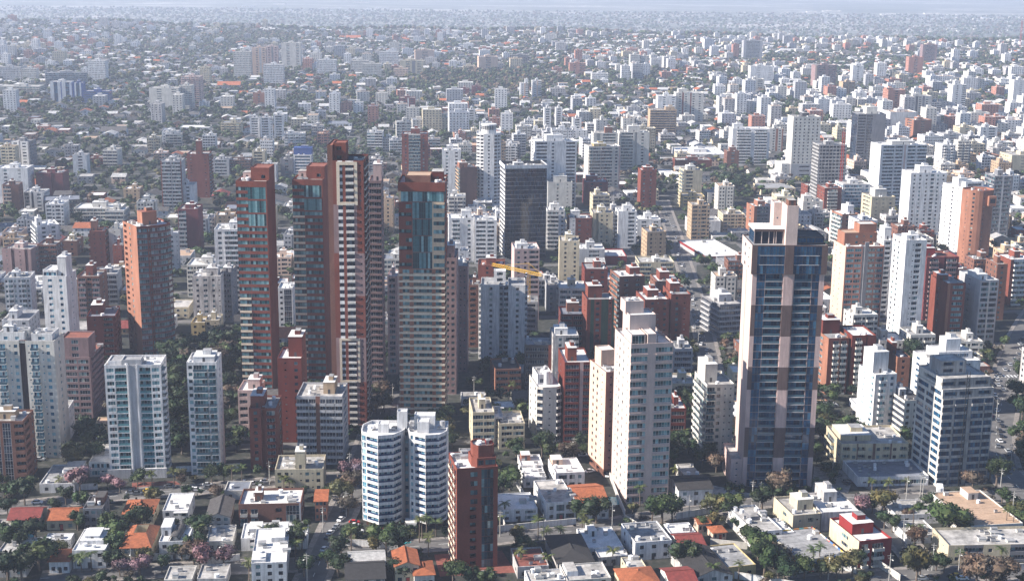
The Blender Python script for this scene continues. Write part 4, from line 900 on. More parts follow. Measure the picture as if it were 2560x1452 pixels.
 ('cream garden block', 'right of the white garden block with palms', 1808, 1862, 535, 580, 4, 20, 'cream', 'lo', 'ps', {}),
 ('long white market roof', 'left of the small brick tower', 1702, 1815, 385, 402, 3, 60, 'white', 'w6', 'w6', {'name': 'market_hall', 'roof': 'roof_white'}),
 ('brick row under the market roof', 'long and low', 1690, 1780, 400, 425, 4, 20, 'brick_red', 'w1 n1 w1', 'ps', {}),
 ('grey garage block', 'right of the cylinder-crowned tower', 1253, 1301, 360, 402, 4, 26, 'midgrey', 'h5 w.3', 'hb', {'bal': 'midgrey'}),
 ('cream block with bay windows', 'above the white broad tower', 1146, 1180, 362, 392, 4, 20, 'offwhite', 'pu', 'ps', {}),
]
_seen_names = {}
def add_far():
    for (sh, ext, xa, xb, yt, yb, yaw, d, mats, fr, sd, kw) in FAR:
        k = dict(kw)
        k.setdefault('n', 4)
        k.setdefault('ch', 3.2)
        h = at_y((xa+xb)/2, yt, at_z((xa+xb)/2, yb)[1])[1]
        if 'name' not in k and h < 17: k['name'] = 'apartment_block'
        T(sh, ext, xa, xb, yt, yb, yaw, d, mats, fr, sd, **k)
add_far()

# ------------------------------------------------------------------ landmark towers
def frame_panel(b, x0, x1, z0, z1, mat, t=1.1, d=.25, name='frame_panel'):
    m = MB()
    m.box(x0, x1, -d, -.003, z1 - t, z1, mat, bottom=True); m.box(x0, x1, -d, -.003, z0, z0 + t, mat, bottom=True)
    m.box(x0, x0 + t, -d, -.003, z0 + t, z1 - t, mat); m.box(x1 - t, x1, -d, -.003, z0 + t, z1 - t, mat)
    m.obj(name, b.root)
def zpx(b, py, px=None):
    """height of the point on the front plane seen at row py"""
    return at_y(px or proj(b.x + b.W/2*math.cos(b.a), b.yc, 0)[0], py, b.yc)[1]

# white notched tower, bottom left
b = Bld('apartment_tower', 'tower', 'white notched tower', 'with blue windows and balconies at the left edge', -14, 134, 852, 1143, 1)
b.glass, b.bal, b.rail = 'glass_cyan', 'white', 'rail'
b.vol(0, b.W, 0, 14, 0, b.H, 'w1 r2.6 w1.2 s.8 w.7 n1.8 w.4 d2.2:1 w.8 s.6 w.5 r2.6 w1.1 s.8 w.6 n1.7 w1.3', 'w1.6 n1.3 w1.6', None, 'w1', ('offwhite', 'umber'), 'roof_grey', 1.0)
b.vol(b.W*.05, b.W*.48, 2, 11, b.H - 1, b.H + 3.2, 'w.5 n1.6 w.6 n1.6 w.6', 'w1 n1.5 w1', None, 'w1', ('white',), 'roof_grey', .6, occ=False)
b.vol(b.W*.6, b.W*.95, 2, 12, b.H - 1, b.H + 2.6, 'w.5 n2 w.6', 'w1 n1.5 w1', None, 'w1', ('white',), 'roof_grey', .6, occ=False)
b.clutter(b.W*.05, b.W*.48, 2, 11, b.H + 2.6, 9, (.1, .5, .3, .8, 'white'), 2.4)
b.clutter(b.W*.6, b.W*.95, 2, 12, b.H + 2, 4)
b.done()

# white tower with green ribbon windows
b = Bld('apartment_tower', 'tower', 'white green-glazed tower', 'with a grey central stripe, standing on the street bottom left', 260, 401, 912, 1193, 5)
b.glass, b.bal, b.rail, b.railmat = 'glass_teal', 'white', 'solid', 'frame_teal'
b.vol(0, b.W, 0, 15, 0, b.H, 'w.6 g2.4 w.35 R3.7 w1.1 w2:1 w1.1 R3.7 w.35 g2.4 w.6', 'w.5 B2.6 w.8 n1.4 w1', None, 'w1', ('white', 'lightgrey'), 'roof_white', 1.1, nf=17)
b.vol(b.W*.3, b.W*.64, 1.5, 8, b.H - 1.1, b.H + 1.8, 'w1', 'w1', None, 'w1', ('lightgrey',), 'roof_grey', .5, occ=False)
b.vol(b.W*.05, b.W*.28, 3, 12, b.H - 1.1, b.H + 1.0, 'w1', 'w1', None, 'w1', ('white',), 'roof_grey', .4, occ=False)
m = MB()
for x in (b.W*.425 - .35, b.W*.575): m.box(x, x + .35, -.4, -.003, 0, b.H + .4, 'white')
m.box(b.W*.6, b.W + .5, -.9, -.003, 0, 4.2, 'white'); m.box(-1, b.W*.38, -.9, -.003, 0, 4.0, 'lightgrey')
m.obj('entrance_base', b.root)
b.clutter(0, b.W, 0, 15, b.H - 1.1, 8)
b.vol(-9, -.3, 2, 24, 0, 6.5, 'w1 g3 w.5 g3 w.5', 'w4', None, 'w1', ('offwhite',), 'roof_dirty', .5)
b.done()

# curved orange tower
b = Bld('apartment_tower', 'tower', 'curved orange brick tower', 'with a sunlit left wall and bowed glass front', 341, 428, 562, 886, 36)
b.glass, b.bal, b.ledge = 'glass_teal', 'mauve', .3
W = b.W
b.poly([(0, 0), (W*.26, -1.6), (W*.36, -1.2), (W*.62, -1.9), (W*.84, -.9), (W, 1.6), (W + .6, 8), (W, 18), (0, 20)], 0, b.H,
       ['h6', 'w1 n1 w.6', 'h5', 'h5', 'h4', 'g3 w.4 g3', 'w1 n1.2 w1', 'w1', 'w.5:1 b1.2:1 w1:1 n.9:1 w2.8:1'], ('brick_red', 'brick_orange'), 'roof_white', 1.0)  # left wall gets the lighter brick: sunlight put into its colour
b.part('roof_rim', lambda m: [m.box(-.3, W*.3, -1.9, 19, b.H, b.H + .35, 'brick_red', bottom=True)]) if False else None
b.clutter(0, W, 0, 18, b.H - 1, 6, (.3, .72, .35, .75, 'brick_orange', 'terracotta_floor'), 7)
b.done()

# two red glass towers
def red_glass(short, ext, xa, xb, yt, yb, upper):
    b = Bld('apartment_tower', 'tower', short, ext, xa, xb, yt, yb, -1)
    b.glass, b.frame, b.bal = 'glass_teal', 'frame_teal', 'ledge_cream'
    ms = ('brick_red', 'brick_dark')
    D = 21
    fh = 3.28
    z1 = b.H - 2.2
    nlow = int((z1 - upper * fh) / fh)
    z0 = z1 - (nlow + upper) * fh
    if z0 > .2: b.vol(0, b.W, 0, D, 0, z0, 'w1', 'w1', None, 'w1', ms, 'roof_grey', 0)
    # balcony storeys below, ribbon storeys above, glazed attic
    nl = int(nlow * .62)
    b.vol(0, b.W, 0, D, z0, z0 + nl*fh, 'h4.2 w.12 g6.2 w.3', 'w1 n1.1 w1', 'w3.2 w.2:1 w2', 'w1', ms, 'roof_grey', 0, nf=nl, occ=True)
    b.occupy(0, b.W, 0, D)
    nm = nlow - nl
    b.vol(0, b.W, 0, D, z0 + nl*fh, z0 + nlow*fh, 'h4.2 w.12 g6.2 w.3' if upper == 4 else 'g4.2 w.12 g6.2 w.3', 'w1 n1.1 w1', 'w1', 'w1', ms, 'roof_grey', 0, nf=nm, occ=False)
    za = z0 + nlow*fh
    k = upper // 2
    for i in range(k):
        b.vol(0, b.W*.38, 0, D, za + i*2*fh, za + (i+1)*2*fh, 'g4.2', 'w1', 'w1', 'w1', ms, 'roof_grey', 0, nf=2, occ=False)
        b.vol(b.W*.38 + .003, b.W, 0, D - .003, za + i*2*fh, za + (i+1)*2*fh - .003, 'C3 C3 w.4', 'w1', 'w1', 'w1', ms, 'roof_grey', .7, nf=1, occ=False)
    b.vol(0, b.W, 0, D, z1, b.H, 'w1', 'w1', 'w1', 'w1', ms, 'roof_dirty', .9, nf=1, occ=False)
    # roof house at the right rear and low walls
    b.vol(b.W*.40, b.W - .003, D*.35, D - .003, b.H - .9, b.H + 5.4, 'w4 b1.6 w1.6', 'w1', None, 'w1', ms, 'terracotta_floor', .35, nf=1, occ=False)
    b.rbox('water_tank_house', b.W*.08, b.W*.34, D*.55, D*.85, b.H - .9, 3.2, 'pinkstone', 'roof_dirty')
    b.clutter(b.W*.05, b.W*.4, D*.1, D*.5, b.H - .9, 5)
    b.done()
red_glass('left red glass tower', 'a slim slab with teal ribbon windows and cream ledges', 589, 666, 453, 985, 6)
red_glass('right red glass tower', 'its twin just left of the white-framed tower', 730, 806, 449, 965, 4)

# white-framed red tower
b = Bld('apartment_tower', 'tower', 'tall white-framed red tower', 'highest of the centre, with a brick fin on its left', 831, 908, 402, 1062, 0)
b.glass, b.frame, b.bal = 'glass_dark', 'frame_dark', 'offwhite'
b.ledge = .5
W, D = b.W, 22
ms = ['brick_red', 'mauve', 'white']
bands = [('w1.6:0 g1.5:2 w1:0 h2.6:2 w.9:1 w.9:0 s.7:0 w.7:0', 0.0, .17), ('w1.6:1 g1.5:2 w1:0 h2.6:2 w.9:1 w.9:1 s.7:1 w.7:1', .17, .34), ('w1.6:0 g1.5:2 w1:0 h2.6:2 w.9:0 w.9:0 s.7:0 w.7:0', .34, .50),
         ('w1.6:0 g1.5:2 w1:0 h2.6:2 w.9:1 w.9:1 s.7:1 w.7:1', .50, .66), ('w1.6:1 g1.5:2 w1:0 h2.6:2 w.9:1 w.9:0 s.7:0 w.7:0', .66, .84), ('w1.6:0 g1.5:2 w1:0 h2.6:2 w.9:0 w.9:0 s.7:0 w.7:0', .84, 1.0)]
for i, (p_, f0, f1) in enumerate(bands):
    last = i == len(bands) - 1
    b.vol(0, W, 0, D, b.H*f0, b.H*f1, p_, 'w1', 'w.6 h2.2 w.7:0 h2.2 w.6', 'w1', ms, 'roof_dark', .9 if last else 0, occ=i == 0)
fin_h = zpx(b, 364)
b.vol(-2.3, -.003, 0.4, D, 0, fin_h, 'w1', 'w1:1', 'w1', 'w1', ('brick_brown', 'palestone'), 'terracotta_floor', .4)  # brick fin; its left side is coloured pale to stand for sunlight
b.vol(.003, W*.42, 3, 12, b.H - .9, fin_h + .8, 'w1 b1.6 w1.4', 'w1', None, 'w1', ms, 'terracotta_floor', .4, nf=2, occ=False)
frame_panel(b, W*.12, W*.80, zpx(b, 513), zpx(b, 405), 'ledge_cream', 1.4)
frame_panel(b, W*.12, W*.80, zpx(b, 955), zpx(b, 846), 'ledge_cream', 1.0)
b.clutter(W*.5, W, 2, D, b.H - .9, 4)
b.done()

# cream-ledged glass tower
b = Bld('apartment_tower', 'tower', 'cream-ledged glass tower', 'with a tall teal curtain wall in its upper half', 996, 1111, 456, 1052, 0)
b.glass, b.frame, b.bal = 'glass_teal', 'frame_teal', 'ledge_tan'
W, D = b.W, 24
zc, zt2, zt3 = zpx(b, 672), zpx(b, 505), zpx(b, 478)
ms = ('brick_orange', 'brick_red')
b.ledge = 1.15
b.vol(0, W, 0, D, 0, zc, 'w.9 h1.8 w1.1 h4.9 w1 h1.6 w.8', 'w1 B2 w1 n1.3', 'w.5 h3 w1 n1.2 w1', 'w1', ms, 'roof_grey', 0)
m = MB()
for k_ in range(1, round(zc/3.05)):
    z_ = k_*zc/round(zc/3.05)
    m.box(-.3, W*.295, -.75, -.003, z_ - .2, z_ + .62, 'ledge_cream', bottom=True); m.box(W*.30, W*1.01, -.85, -.003, z_ - .2, z_ + .7, 'ledge_cream', bottom=True)
m.obj('storey_ledges', b.root, kind='stuff')
ms = ('brick_red', 'ledge_tan')
nU = max(5, round((zt2 - zc) / 3.25)); nU -= nU % 2
fu = (zt2 - zc) / nU
for i in range(nU):
    b.vol(0, W*.30, 0, D, zc + i*fu, zc + (i+1)*fu, 'b3.4 w.3' if i % 2 == 0 else 'w1.8 g1.5 w.2', 'w1 n1 w1', 'w1', 'w1', ms, 'roof_grey', 0, nf=1, occ=False)
kc = max(3, nU // 2)
for i in range(kc):
    hh = (zt2 - zc) / kc
    b.vol(W*.30 + .003, W*.73, 0.003, D - .003, zc + i*hh, zc + (i+1)*hh, 'C2.4 C2.4 C2.4', 'w1', 'w1', 'w1', ms, 'roof_grey', .22, nf=1, occ=False)
b.vol(W*.73 + .003, W, 0, D, zc, zt2, 'w.4:1 g3.2:1', 'w1', 'w.5 g3 w1 n1.2 w1', 'w1', ms, 'roof_grey', 0, nf=nU, occ=False)
b.vol(0, W, 0, D, zt2, zt3, 'w.4:1 C2.4 C2.4 C2.4 w.1', 'C3 w3', None, 'w1', ms, 'roof_grey', .3, nf=1, occ=False)
b.vol(-.3, W + .3, -.3, D, zt3, b.H, 'w1', 'w1', None, 'w1', ms, 'roof_dirty', 1.0, nf=1, occ=False)
b.vol(W*.12, W*.68, D*.25, D*.8, b.H - 1, b.H + 2.2, 'w1', 'w1', None, 'w1', ('brick_brown',), 'roof_tan', .3, nf=1, occ=False)
b.rbox('machine_room', W*.70, W*.95, D*.45, D*.8, b.H - 1, 4.2, 'brick_dark', 'roof_dirty')
b.clutter(W*.7, W, 1, D*.4, b.H - 1, 4)
b.done()

# white twin-slab tower
b = Bld('apartment_tower', 'tower', 'white twin-slab tower', 'with a dark window recess between two blank wings', 1202, 1313, 712, 905, 0)
b.glass, b.bal = 'glass', 'white'
W, D = b.W, 18
b.vol(0, W*.42, 0, D, 0, b.H, 'w1.8 n1.3 w1.4', 'w.6 B1.8 w1', 'w2', 'w1', ('white',), 'roof_grey', .9)
b.vol(W*.42 + .003, W*.62, 3, D - 3, 0, b.H - .8, 'n1.3 w.4 B1.6', 'w1', None, 'w1', ('lightgrey',), 'roof_white', .5)
b.vol(W*.62 + .003, W, 0, D, 0, b.H - .003, 'w1.8 n1.3 w1.4', 'w1', 'w.6 B1.8 w1', 'w1', ('white',), 'roof_grey', .9)
b.vol(W*.29, W*.56, 7, 13, b.H - .8, b.H + 6, 'w1 b2 w1', 'w1', None, 'w1', ('white',), 'roof_white', .3, nf=2, occ=False)
b.clutter(0, W, 1, D, b.H - .9, 5)
b.done()

# dark glass tower with white edges
b = Bld('office_tower', 'tower', 'dark glass tower with white edges', 'a plain office slab right of the centre', 1263, 1367, 414, 645, 9)
b.glass, b.frame = 'glass_dark', 'frame_dark'
W, D = b.W, 24
H = b.H
b.vol(0, W, 0, D, 0, H, 'C2.6 C2.6 C2.6 C2.6 C2.6 C2.6 C2.6 C2.6 C2.6', 'w.3:1 g3:1 w.2:1 g3:1 w.2:1 g3:1 w.3:1', 'C2.6 C2.6 C2.6', 'w1', ('darkgrey', 'white'), 'roof_dirty', 2.2)
m = MB()
nfl = round((H - 2.2) / 3.05)
for k in range(1, nfl):
    z = k * (H - 2.2) / nfl
    m.box(.1, W - .1, -.28, -.003, z - .05, z + .05, 'lightgrey', bottom=True)
m.obj('sun_fins', b.root, kind='stuff')
m = MB(); m.box(-.5, W + .5, -.5, -.003, H - 2.2, H + .4, 'white', bottom=True); m.box(-.5, -.003, -.003, D + .5, H - 2.2, H + .4, 'white', bottom=True); m.box(W + .003, W + .5, -.003, D + .5, H - 2.2, H + .4, 'white', bottom=True)
m.obj('white_rim', b.root)
b.clutter(1, W - 1, 2, D, H - 2.2, 12, (.25, .5, .4, .7, 'lightgrey'), 2.6)
b.done()

# tower with round crown
b = Bld('apartment_tower', 'tower', 'cylinder-crowned white tower', 'with black window stacks, left of the dark glass tower', 1192, 1253, 335, 530, 2)
b.glass, b.frame = 'glass_dark', 'frame_dark'
W, D = b.W, 22
b.poly([(0, 5), (W*.12, 1.6), (W*.28, 0), (W*.72, 0), (W*.88, 1.6), (W, 5), (W, D), (0, D)], 0, b.H,
       ['b2.2', 'w1 b3 w.2', 'w3.2 n3 w1.2 w2', 'b3 w.5', 'b2.2 w.5', 'w1 n1.3 w1 n1.3 w1', 'w1', 'w1 b2 w1 b2 w1'], ('white',), 'roof_white', .9)
m = MB()
m.cyl(W*.5, 8, 6.2, b.H - .9, b.H + 3, 'white', 24)
for k in range(20):
    a = 2*math.pi*k/20
    m.box(-.25, .25, -.2, .2, b.H + 3, b.H + 6.4, 'white', M=Matrix.Translation((W*.5 + 6*math.cos(a), 8 + 6*math.sin(a), 0)) @ Matrix.Rotation(a, 4, 'Z'))
m.cyl(W*.5, 8, 5.2, b.H + 3, b.H + 6.3, 'darkgrey', 24)
m.cyl(W*.5, 8, 6.7, b.H + 6.4, b.H + 7.6, 'white', 24)
m.obj('round_crown', b.root)
b.antenna(W*.5, 8, b.H + 7.6, 6)
m = MB(); m.cyl(W*.35, 4, 14, 0, 6.5, 'white', 28, 'roof_white'); m.cyl(W*.35, 4, 14.02, 2, 4.6, 'glass_dark', 28); m.obj('round_podium', b.root)
b.done()

# punched beige tower
b = Bld('apartment_tower', 'tower', 'punched beige tower', 'a concrete slab with rows of small dark windows', 1984, 2053, 292, 452, 5)
b.glass, b.frame = 'glass_dark', 'frame_dark'
W, D = b.W, 20
z1 = b.H * .26
b.vol(0, W, 0, D, z1, b.H, 'w.9 n1.4 w.9 n1.4 w.9 n1.4 w.9 n1.4 w.9 n1.4 w.9 n1.4 w.9', 'w1', 'w1', 'w1', ('offwhite',), 'roof_dirty', 1.2, nf=14, occ=False)
b.vol(0, W, 0, D, 0, z1, 'w1 n6 w1', 'w1', 'w1', 'w1', ('lightgrey',), 'roof_dirty', 0, nf=4)
b.vol(-9, -.003, 1, 26, 0, 17, 'w1 s1 w1', 'w1', None, 'w1', ('offwhite',), 'roof_white', .8)
b.vol(-15, -9.01, 2, 26, 0, 8, 'w2', 'w1', None, 'w1', ('offwhite',), 'roof_white', .8)
b.clutter(0, W, 0, D, b.H - 1.2, 8, (.4, .65, .4, .8, 'darkgrey'), 4)
b.done()

# white tower with balcony column, then the round brick tower in front
T('bright white tower with black balcony column', 'half hidden by the round brick tower', 2409, 2484, 468, 640, 17, 26, 'white', 'w.3 B2.6 w.5 n1.4 w1 n1.4 w1', 'w1 s1 w.8 n1 w.8 s1 w1', bal='white', glass='glass_dark', roof='roof_white', steps=((.2, .8, .2, .8, 3.6, 'w.5 g3 w.5'),), core=(.1, .4, .4, .7, 'white'), ch=6)
b = Bld('apartment_tower', 'tower', 'round brick tower', 'a tall cylinder with tiny windows on the right side', 2422, 2500, 478, 662, 4)
W = b.W; r_ = W / 2
b.glass = 'glass'
pts = [(r_ + r_*math.cos(math.pi*(1.0 + k/14)), 1.5 + r_*.92 + r_*.92*math.sin(math.pi*(1.0 + k/14))) for k in range(15)] + [(W - r_*.25, r_*1.55), (W*.5, r_*1.9), (r_*.25, r_*1.55)]
pp = []
for k in range(14): pp.append('w1' if k not in (2, 4, 7, 10, 12) else ('w1 s.9 w1' if k != 4 else 'w.3 n1.5 w.3'))
pp += ['w1 s.9 w1', 'w1', 'w1', 'w1 s.9 w1']
b.poly(pts, 0, b.H, pp, ('brick_orange',), 'terracotta_floor', 1.2)
m = MB(); m.box(W*.66, W*.9, -.9, 3, b.H*.80, b.H*.93, 'brick_orange', bottom=True); m.box(W*.7, W*.86, -.93, -.9, b.H*.84, b.H*.9, 'glass_dark'); m.obj('oriel', b.root)
b.clutter(W*.15, W*.85, r_*.4, r_*1.6, b.H - 1.2, 5)
b.done()

# peach-sided brick tower and slim white tower
b = Bld('apartment_tower', 'tower', 'peach-sided brick tower', 'with a grey stair slab down the front', 2115, 2212, 616, 838, 7)
b.glass, b.frame = 'glass_teal', 'frame_white'
W, D = b.W, 20
b.vol(0, W, 0, D, 0, b.H, 'w.4 g2.2 w.3 g2 w.3 w1.5:2 w.3 g2 w.3 g2.2 w.4', 'w1:1 s.8:1 w1.6:1 s.8:1 w2:1', 'w1', 'w1', ('brick_pink', 'peach', 'midgrey'), 'roof_white', .9)
m = MB(); m.box(W*.485, W*.585, -.7, -.003, 6, b.H + 2.5, 'midgrey', 'lightgrey', bottom=True); m.obj('stair_slab', b.root)
b.vol(W*.08, W*.92, D*.4, D, b.H - .9, b.H + 6.5, 'w3 n1.5 w1 s.9 w1 n1.5 w1', 'w1', None, 'w1', ('brick_orange',), 'roof_tan', .6, occ=False)
b.vol(W*.5, W*.95, D*.55, D - .01, b.H + 5.9, b.H + 11, 'w1', 'w1', None, 'w1', ('brick_orange',), 'roof_white', .5, occ=False)
b.clutter(0, W, 1, D*.35, b.H - .9, 5)
b.done()
b = Bld('apartment_tower', 'tower', 'slim white tower with louvred side', 'right of the peach-sided brick tower', 2266, 2318, 600, 870, 7)
b.glass = 'glass'
W, D = b.W, 19
b.vol(0, W, 0, D, 0, b.H, 'w2.2 s.7 w.3 g1.9 w1.8', 'w.5 n1.3 w.5 n1.3 w.9 s.8 w.8', 'w1', 'w1', ('white',), 'roof_white', 1.6)
b.clutter(0, W, 1, D, b.H - 1.6, 5, (.3, .9, .4, .8, 'white'), 2.5)
b.done()

# ------------------------------------------------------------------ blue-glass double tower (largest, right of centre)
b = Bld('apartment_tower', 'tower', 'blue-glass double tower', 'the biggest one, banded in pink stone and brown', 1885, 2066, 612, 1216, 1)
b.glass, b.frame, b.railmat = 'glass_blue', 'frame_dark', 'rail_glass'
W, D = b.W, 21
H = b.H
crown = 11.8
z = H - crown
fr = 'w1.3 C2.5 w.1 R5.1 w3.4 R5.1 w.1 C2.1 w1.5'
fh = z / 28
for n_, mt in ((4, 'pinkstone'), (4, 'umber'), (4, 'pinkstone'), (3, 'umber'), (5, 'pinkstone'), (4, 'umber'), (4, 'pinkstone')):
    z0 = z - n_*fh
    b.vol(0, W, 0, D, max(z0, 0), z, fr, 'w1.6:1 w.15:2 w2.6:1', 'w1:1 n1.2:1 w1:1', 'w1', (mt, 'palestone', 'umber'), 'roof_grey', 0, nf=n_, occ=n_ == 5)
    m = MB()
    for x0, x1 in ((W*.174, W*.42), (W*.573, W*.82)):
        for k in range(n_): m.box(x0, x1, -.22, -.003, max(z0, 0) + k*fh - .02, max(z0, 0) + k*fh + .17, 'lightgrey', bottom=True)
    m.obj('floor_edges', b.root, kind='stuff')
    m = MB(); m.box(W*.43, W*.565, -.5, -.003, max(z0, 0) + .01, z - .01, mt); m.obj('central_pier', b.root)
    z = z0
b.occupy(0, W, 0, D)
b.vol(-.8, W + .6, -.8, D, H - crown, H, 'w1.8 C3 C3 C3 w2.8 C3 C3 C3 w1.9', 'w1.2:1 n1.3:1 w.8:1 s1:1 w1:1', 'w2:1 n1:1 w1:1', 'w1', ('umber', 'palestone', 'umber'), 'roof_grey', .5, nf=3, occ=False)
m = MB()
for k in (1, 2):
    for x0, x1 in ((W*.08, W*.42), (W*.56, W*.91)): m.box(x0, x1, -.98, -.803, H - crown + k*3.77 - .1, H - crown + k*3.77 + .12, 'lightgrey', bottom=True)
m.box(W*.43, W*.55, -1.3, -.803, H - crown, H, 'umber', bottom=True)
m.obj('crown_fins', b.root)
# penthouse pavilion left, core, right block
hp = 5.6
m = MB()
m.box(W*.02, W*.44, 3.5, 17, H + hp - 1.0, H + hp, 'palestone', 'roof_white', bottom=True)
m.box(W*.02, W*.44, 3.45, 3.5, H + hp - 1.0, H + hp - .01, 'umber')
m.obj('pavilion_roof', b.root)
m = MB(); m.face([(W*.025, 3.8, H - .4), (W*.025, 15, H - .4), (W*.025, 15, H + hp - 1), (W*.025, 3.8, H + hp - 1)][::-1], 'glass_cyan'); m.face([(W*.03, 4.4, H - .4), (W*.43, 4.4, H - .4), (W*.43, 4.4, H + hp - 1), (W*.03, 4.4, H + hp - 1)], 'glass_dark')
for x in (.03, .13, .23, .30, .33, .43): m.box(W*x - .15, W*x + .15, 4.05, 4.38, H - .4, H + hp - 1, 'palestone')
m.obj('pavilion_glazing', b.root)
b.vol(W*.44 + .01, W*.60, 1.0, 11, H - .5, H + 15.5, 'w1', 'w1', None, 'w1', ('palestone',), 'roof_white', .6, nf=1, occ=False)
b.vol(W*.33, W*.44, 11, 18, H - .5, H + 15, 'w1 s.8 w1', 'w1', None, 'w1', ('palestone',), 'roof_white', .6, nf=2, occ=False)
b.rbox('lift_room', W*.47, W*.57, 3, 8, H + 15, 2.2, 'brick_brown', 'roof_dirty')
b.vol(W*.62, W*.99, 3.0, 17, H - .5, H + 2.8, 'w.3 g3 w.2 g3 w.2 g3 w.3', 'w1', None, 'w1', ('darkgrey',), 'roof_dark', .3, nf=1, occ=False)
b.vol(-4.8, -.01, 1, D, 0, 11.5, 'w1 s1 w1', 'w1', None, 'w1', ('pinkstone',), 'roof_dirty', .8)
b.done()

# light stone tower
b = Bld('apartment_tower', 'tower', 'light stone tower', 'with blue-green ribbon windows right of the slim peach tower', 1578, 1684, 858, 1256, 11)
b.glass, b.frame, b.bal, b.rail, b.railmat = 'glass_teal', 'frame_white', 'palestone', 'rail', 'rail_glass'
W, D = b.W, 24
b.ledge = .3
b.vol(0, W, 0, D, 0, b.H, 'h4.6 w2.2 h4.6 w.15', 'w1.2 s.7 w.5 n1.1 w1 n1.1 w1.4 s.7 w1', 'w1', 'w1', ('palestone',), 'roof_white', 1.0, nf=19)
b.vol(W*.03, W*.36, 1.5, D*.5, b.H - 1, b.H + 3.4, 'w.5 C3 C3 w.5', 'w1', None, 'w1', ('palestone',), 'roof_white', .5, nf=1, occ=False)
b.vol(W*.40, W*.60, .8, D*.55, b.H - 1, b.H + 3.6, 'w1', 'w1', None, 'w1', ('palestone',), 'roof_white', .5, nf=1, occ=False)
b.vol(W*.12, W*.74, D*.42, D*.85, b.H - 1, b.H + 9, 'w1', 'w1', None, 'w1', ('palestone',), 'roof_white', .5, nf=2, occ=False)
b.vol(W*.08, W*.52, D*.60, D*.92, b.H + 8.5, b.H + 13.5, 'w1', 'w1', None, 'w1', ('palestone',), 'roof_dirty', .5, nf=1, occ=False)
m = MB()
m.cyl(W*.2, D*.75, .9, b.H + 13, b.H + 14, 'tank_white'); m.cyl(W*.35, D*.78, .9, b.H + 13, b.H + 14, 'tank_white')
m.obj('roof_fans', b.root)
m = MB()
for k in range(7): m.bar((W*.66, D*(.1 + .11*k), b.H + 2.6), (W*.97, D*(.1 + .11*k), b.H + 2.6), .18, 'umber')
for x, y in ((.66, .1), (.97, .1), (.97, .76)): m.bar((W*x, D*y, b.H - 1), (W*x, D*y, b.H + 2.6), .2, 'umber')
m.obj('roof_pergola', b.root)
b.done()
b = Bld('apartment_tower', 'tower', 'slim peach tower', 'with paired windows on its sunlit side, left of the light stone tower', 1515, 1562, 928, 1193, 17)
b.glass, b.frame = 'glass_dark', 'frame_dark'
W, D = b.W, 19
b.vol(0, W, 0, D, 4, b.H, 'w1.4 s.8 w2.4 s.8 w1', 'w1:1 n1:1 w.5:1 n1:1 w1:1 s.6:1 w1:1', 'w1', 'w1', ('brick_pink', 'peach'), 'roof_white', 1.0, nf=13)
b.vol(W*.05, W*.9, 1, D - 1, 0, 4, 'b2 w.4 b2 w.4', 'b2 w.5 b2 w.5', None, 'w1', ('brick_brown',), 'roof_white', 0, nf=1)
b.vol(W*.25, W*.98, D*.6, D, b.H - 1, b.H + 6, 'w1', 'w1', None, 'w1', ('peach',), 'roof_white', .4, nf=1, occ=False)
b.clutter(0, W, 1, D*.6, b.H - 1, 3)
b.done()
b = Bld('apartment_tower', 'tower', 'cream tower with black attic', 'between the dark octagonal block and the dark brick tower', 1343, 1402, 965, 1103, 10)
b.glass, b.frame, b.bal = 'glass_dark', 'frame_dark', 'offwhite'
W, D = b.W, 19
b.poly([(0, 0), (W*.22, -1.5), (W*.8, -1.5), (W, 0), (W, D), (0, D)], 0, b.H, ['h3', 'w1.2 s.8 w1.2', 'h3', 'g2 w1 g2', 'w1', 'w.6 n1.2 w.8 s.7 w.8 n1.2 w.6'], ('offwhite',), 'roof_white', .6)
b.vol(W*.1, W*.75, D*.25, D*.9, b.H - .6, b.H + 4.2, 'w.6 g3 w.6', 'w1', None, 'w1', ('white',), 'roof_grey', .5, nf=1, occ=False)
m = MB(); m.cyl(W*.5, D*.3, 1.8, b.H - .6, b.H + 5.5, 'white', 14, 'roof_white'); m.obj('round_stair', b.root)
b.clutter(0, W, 1, D, b.H + 3.7, 5)
b.done()

# ------------------------------------------------------------------ white twin-lobed tower
b = Bld('apartment_tower', 'tower', 'white twin-lobed tower', 'with blue balcony rails, bottom centre', 899, 1116, 1086, 1324, 0)
b.glass, b.frame, b.railmat = 'glass_cyan', 'frame_white', 'rail_blue'
W = b.W
k = W / 33.0
def lobe(pts, pats, par): b.poly([(x*k, y*k) for x, y in pts], 2.6, b.H, pats, ('white', 'lightgrey'), 'roof_white', par, nf=13)
lobe([(0, 6), (.4, 3.4), (2.4, 1.9), (7, -1.4), (12.8, .2), (15.6, 4.4), (16.6, 6.0), (16.6, 17), (3, 17), (0, 12)], ['g2.2 w.3', 'w.2 G2.4 w.5', 'v4.4 w.1', 'v2.4:0 v3.6', 'v3 w.2', 'w1:1', 'w1:1 s.8:1 w1:1', 'w1', 'w1', 'w1 n1.2 w1'], 1.1)
lobe([(17.9, 6.5), (18.6, 3.6), (20.6, 2.6), (25.0, -.3), (30.2, .8), (32.8, 4.8), (33, 7), (33, 17), (17.9, 17)], ['w1:1', 'w.6 g1 w.6', 'w.3 v4.4 w.1', 'v2.4 v3', 'v2.6 w.15', 'g2 w.2', 'w1 n1.2 w1 n1.2 w1', 'w1', 'w1:1'], 1.1)
b.vol(16.62*k, 17.88*k, 8*k, 16*k, 0, b.H - .4, 'n1.2', 'w1', None, 'w1', ('lightgrey',), 'roof_white', .5)
b.vol(1.5*k, 31.5*k, 5*k, 16.5*k, 0, 2.59, 'w1 n2 w1 n2 w1 n2 w1', 'w1', None, 'w1', ('brick_brown',), 'roof_grey', 0, nf=1)
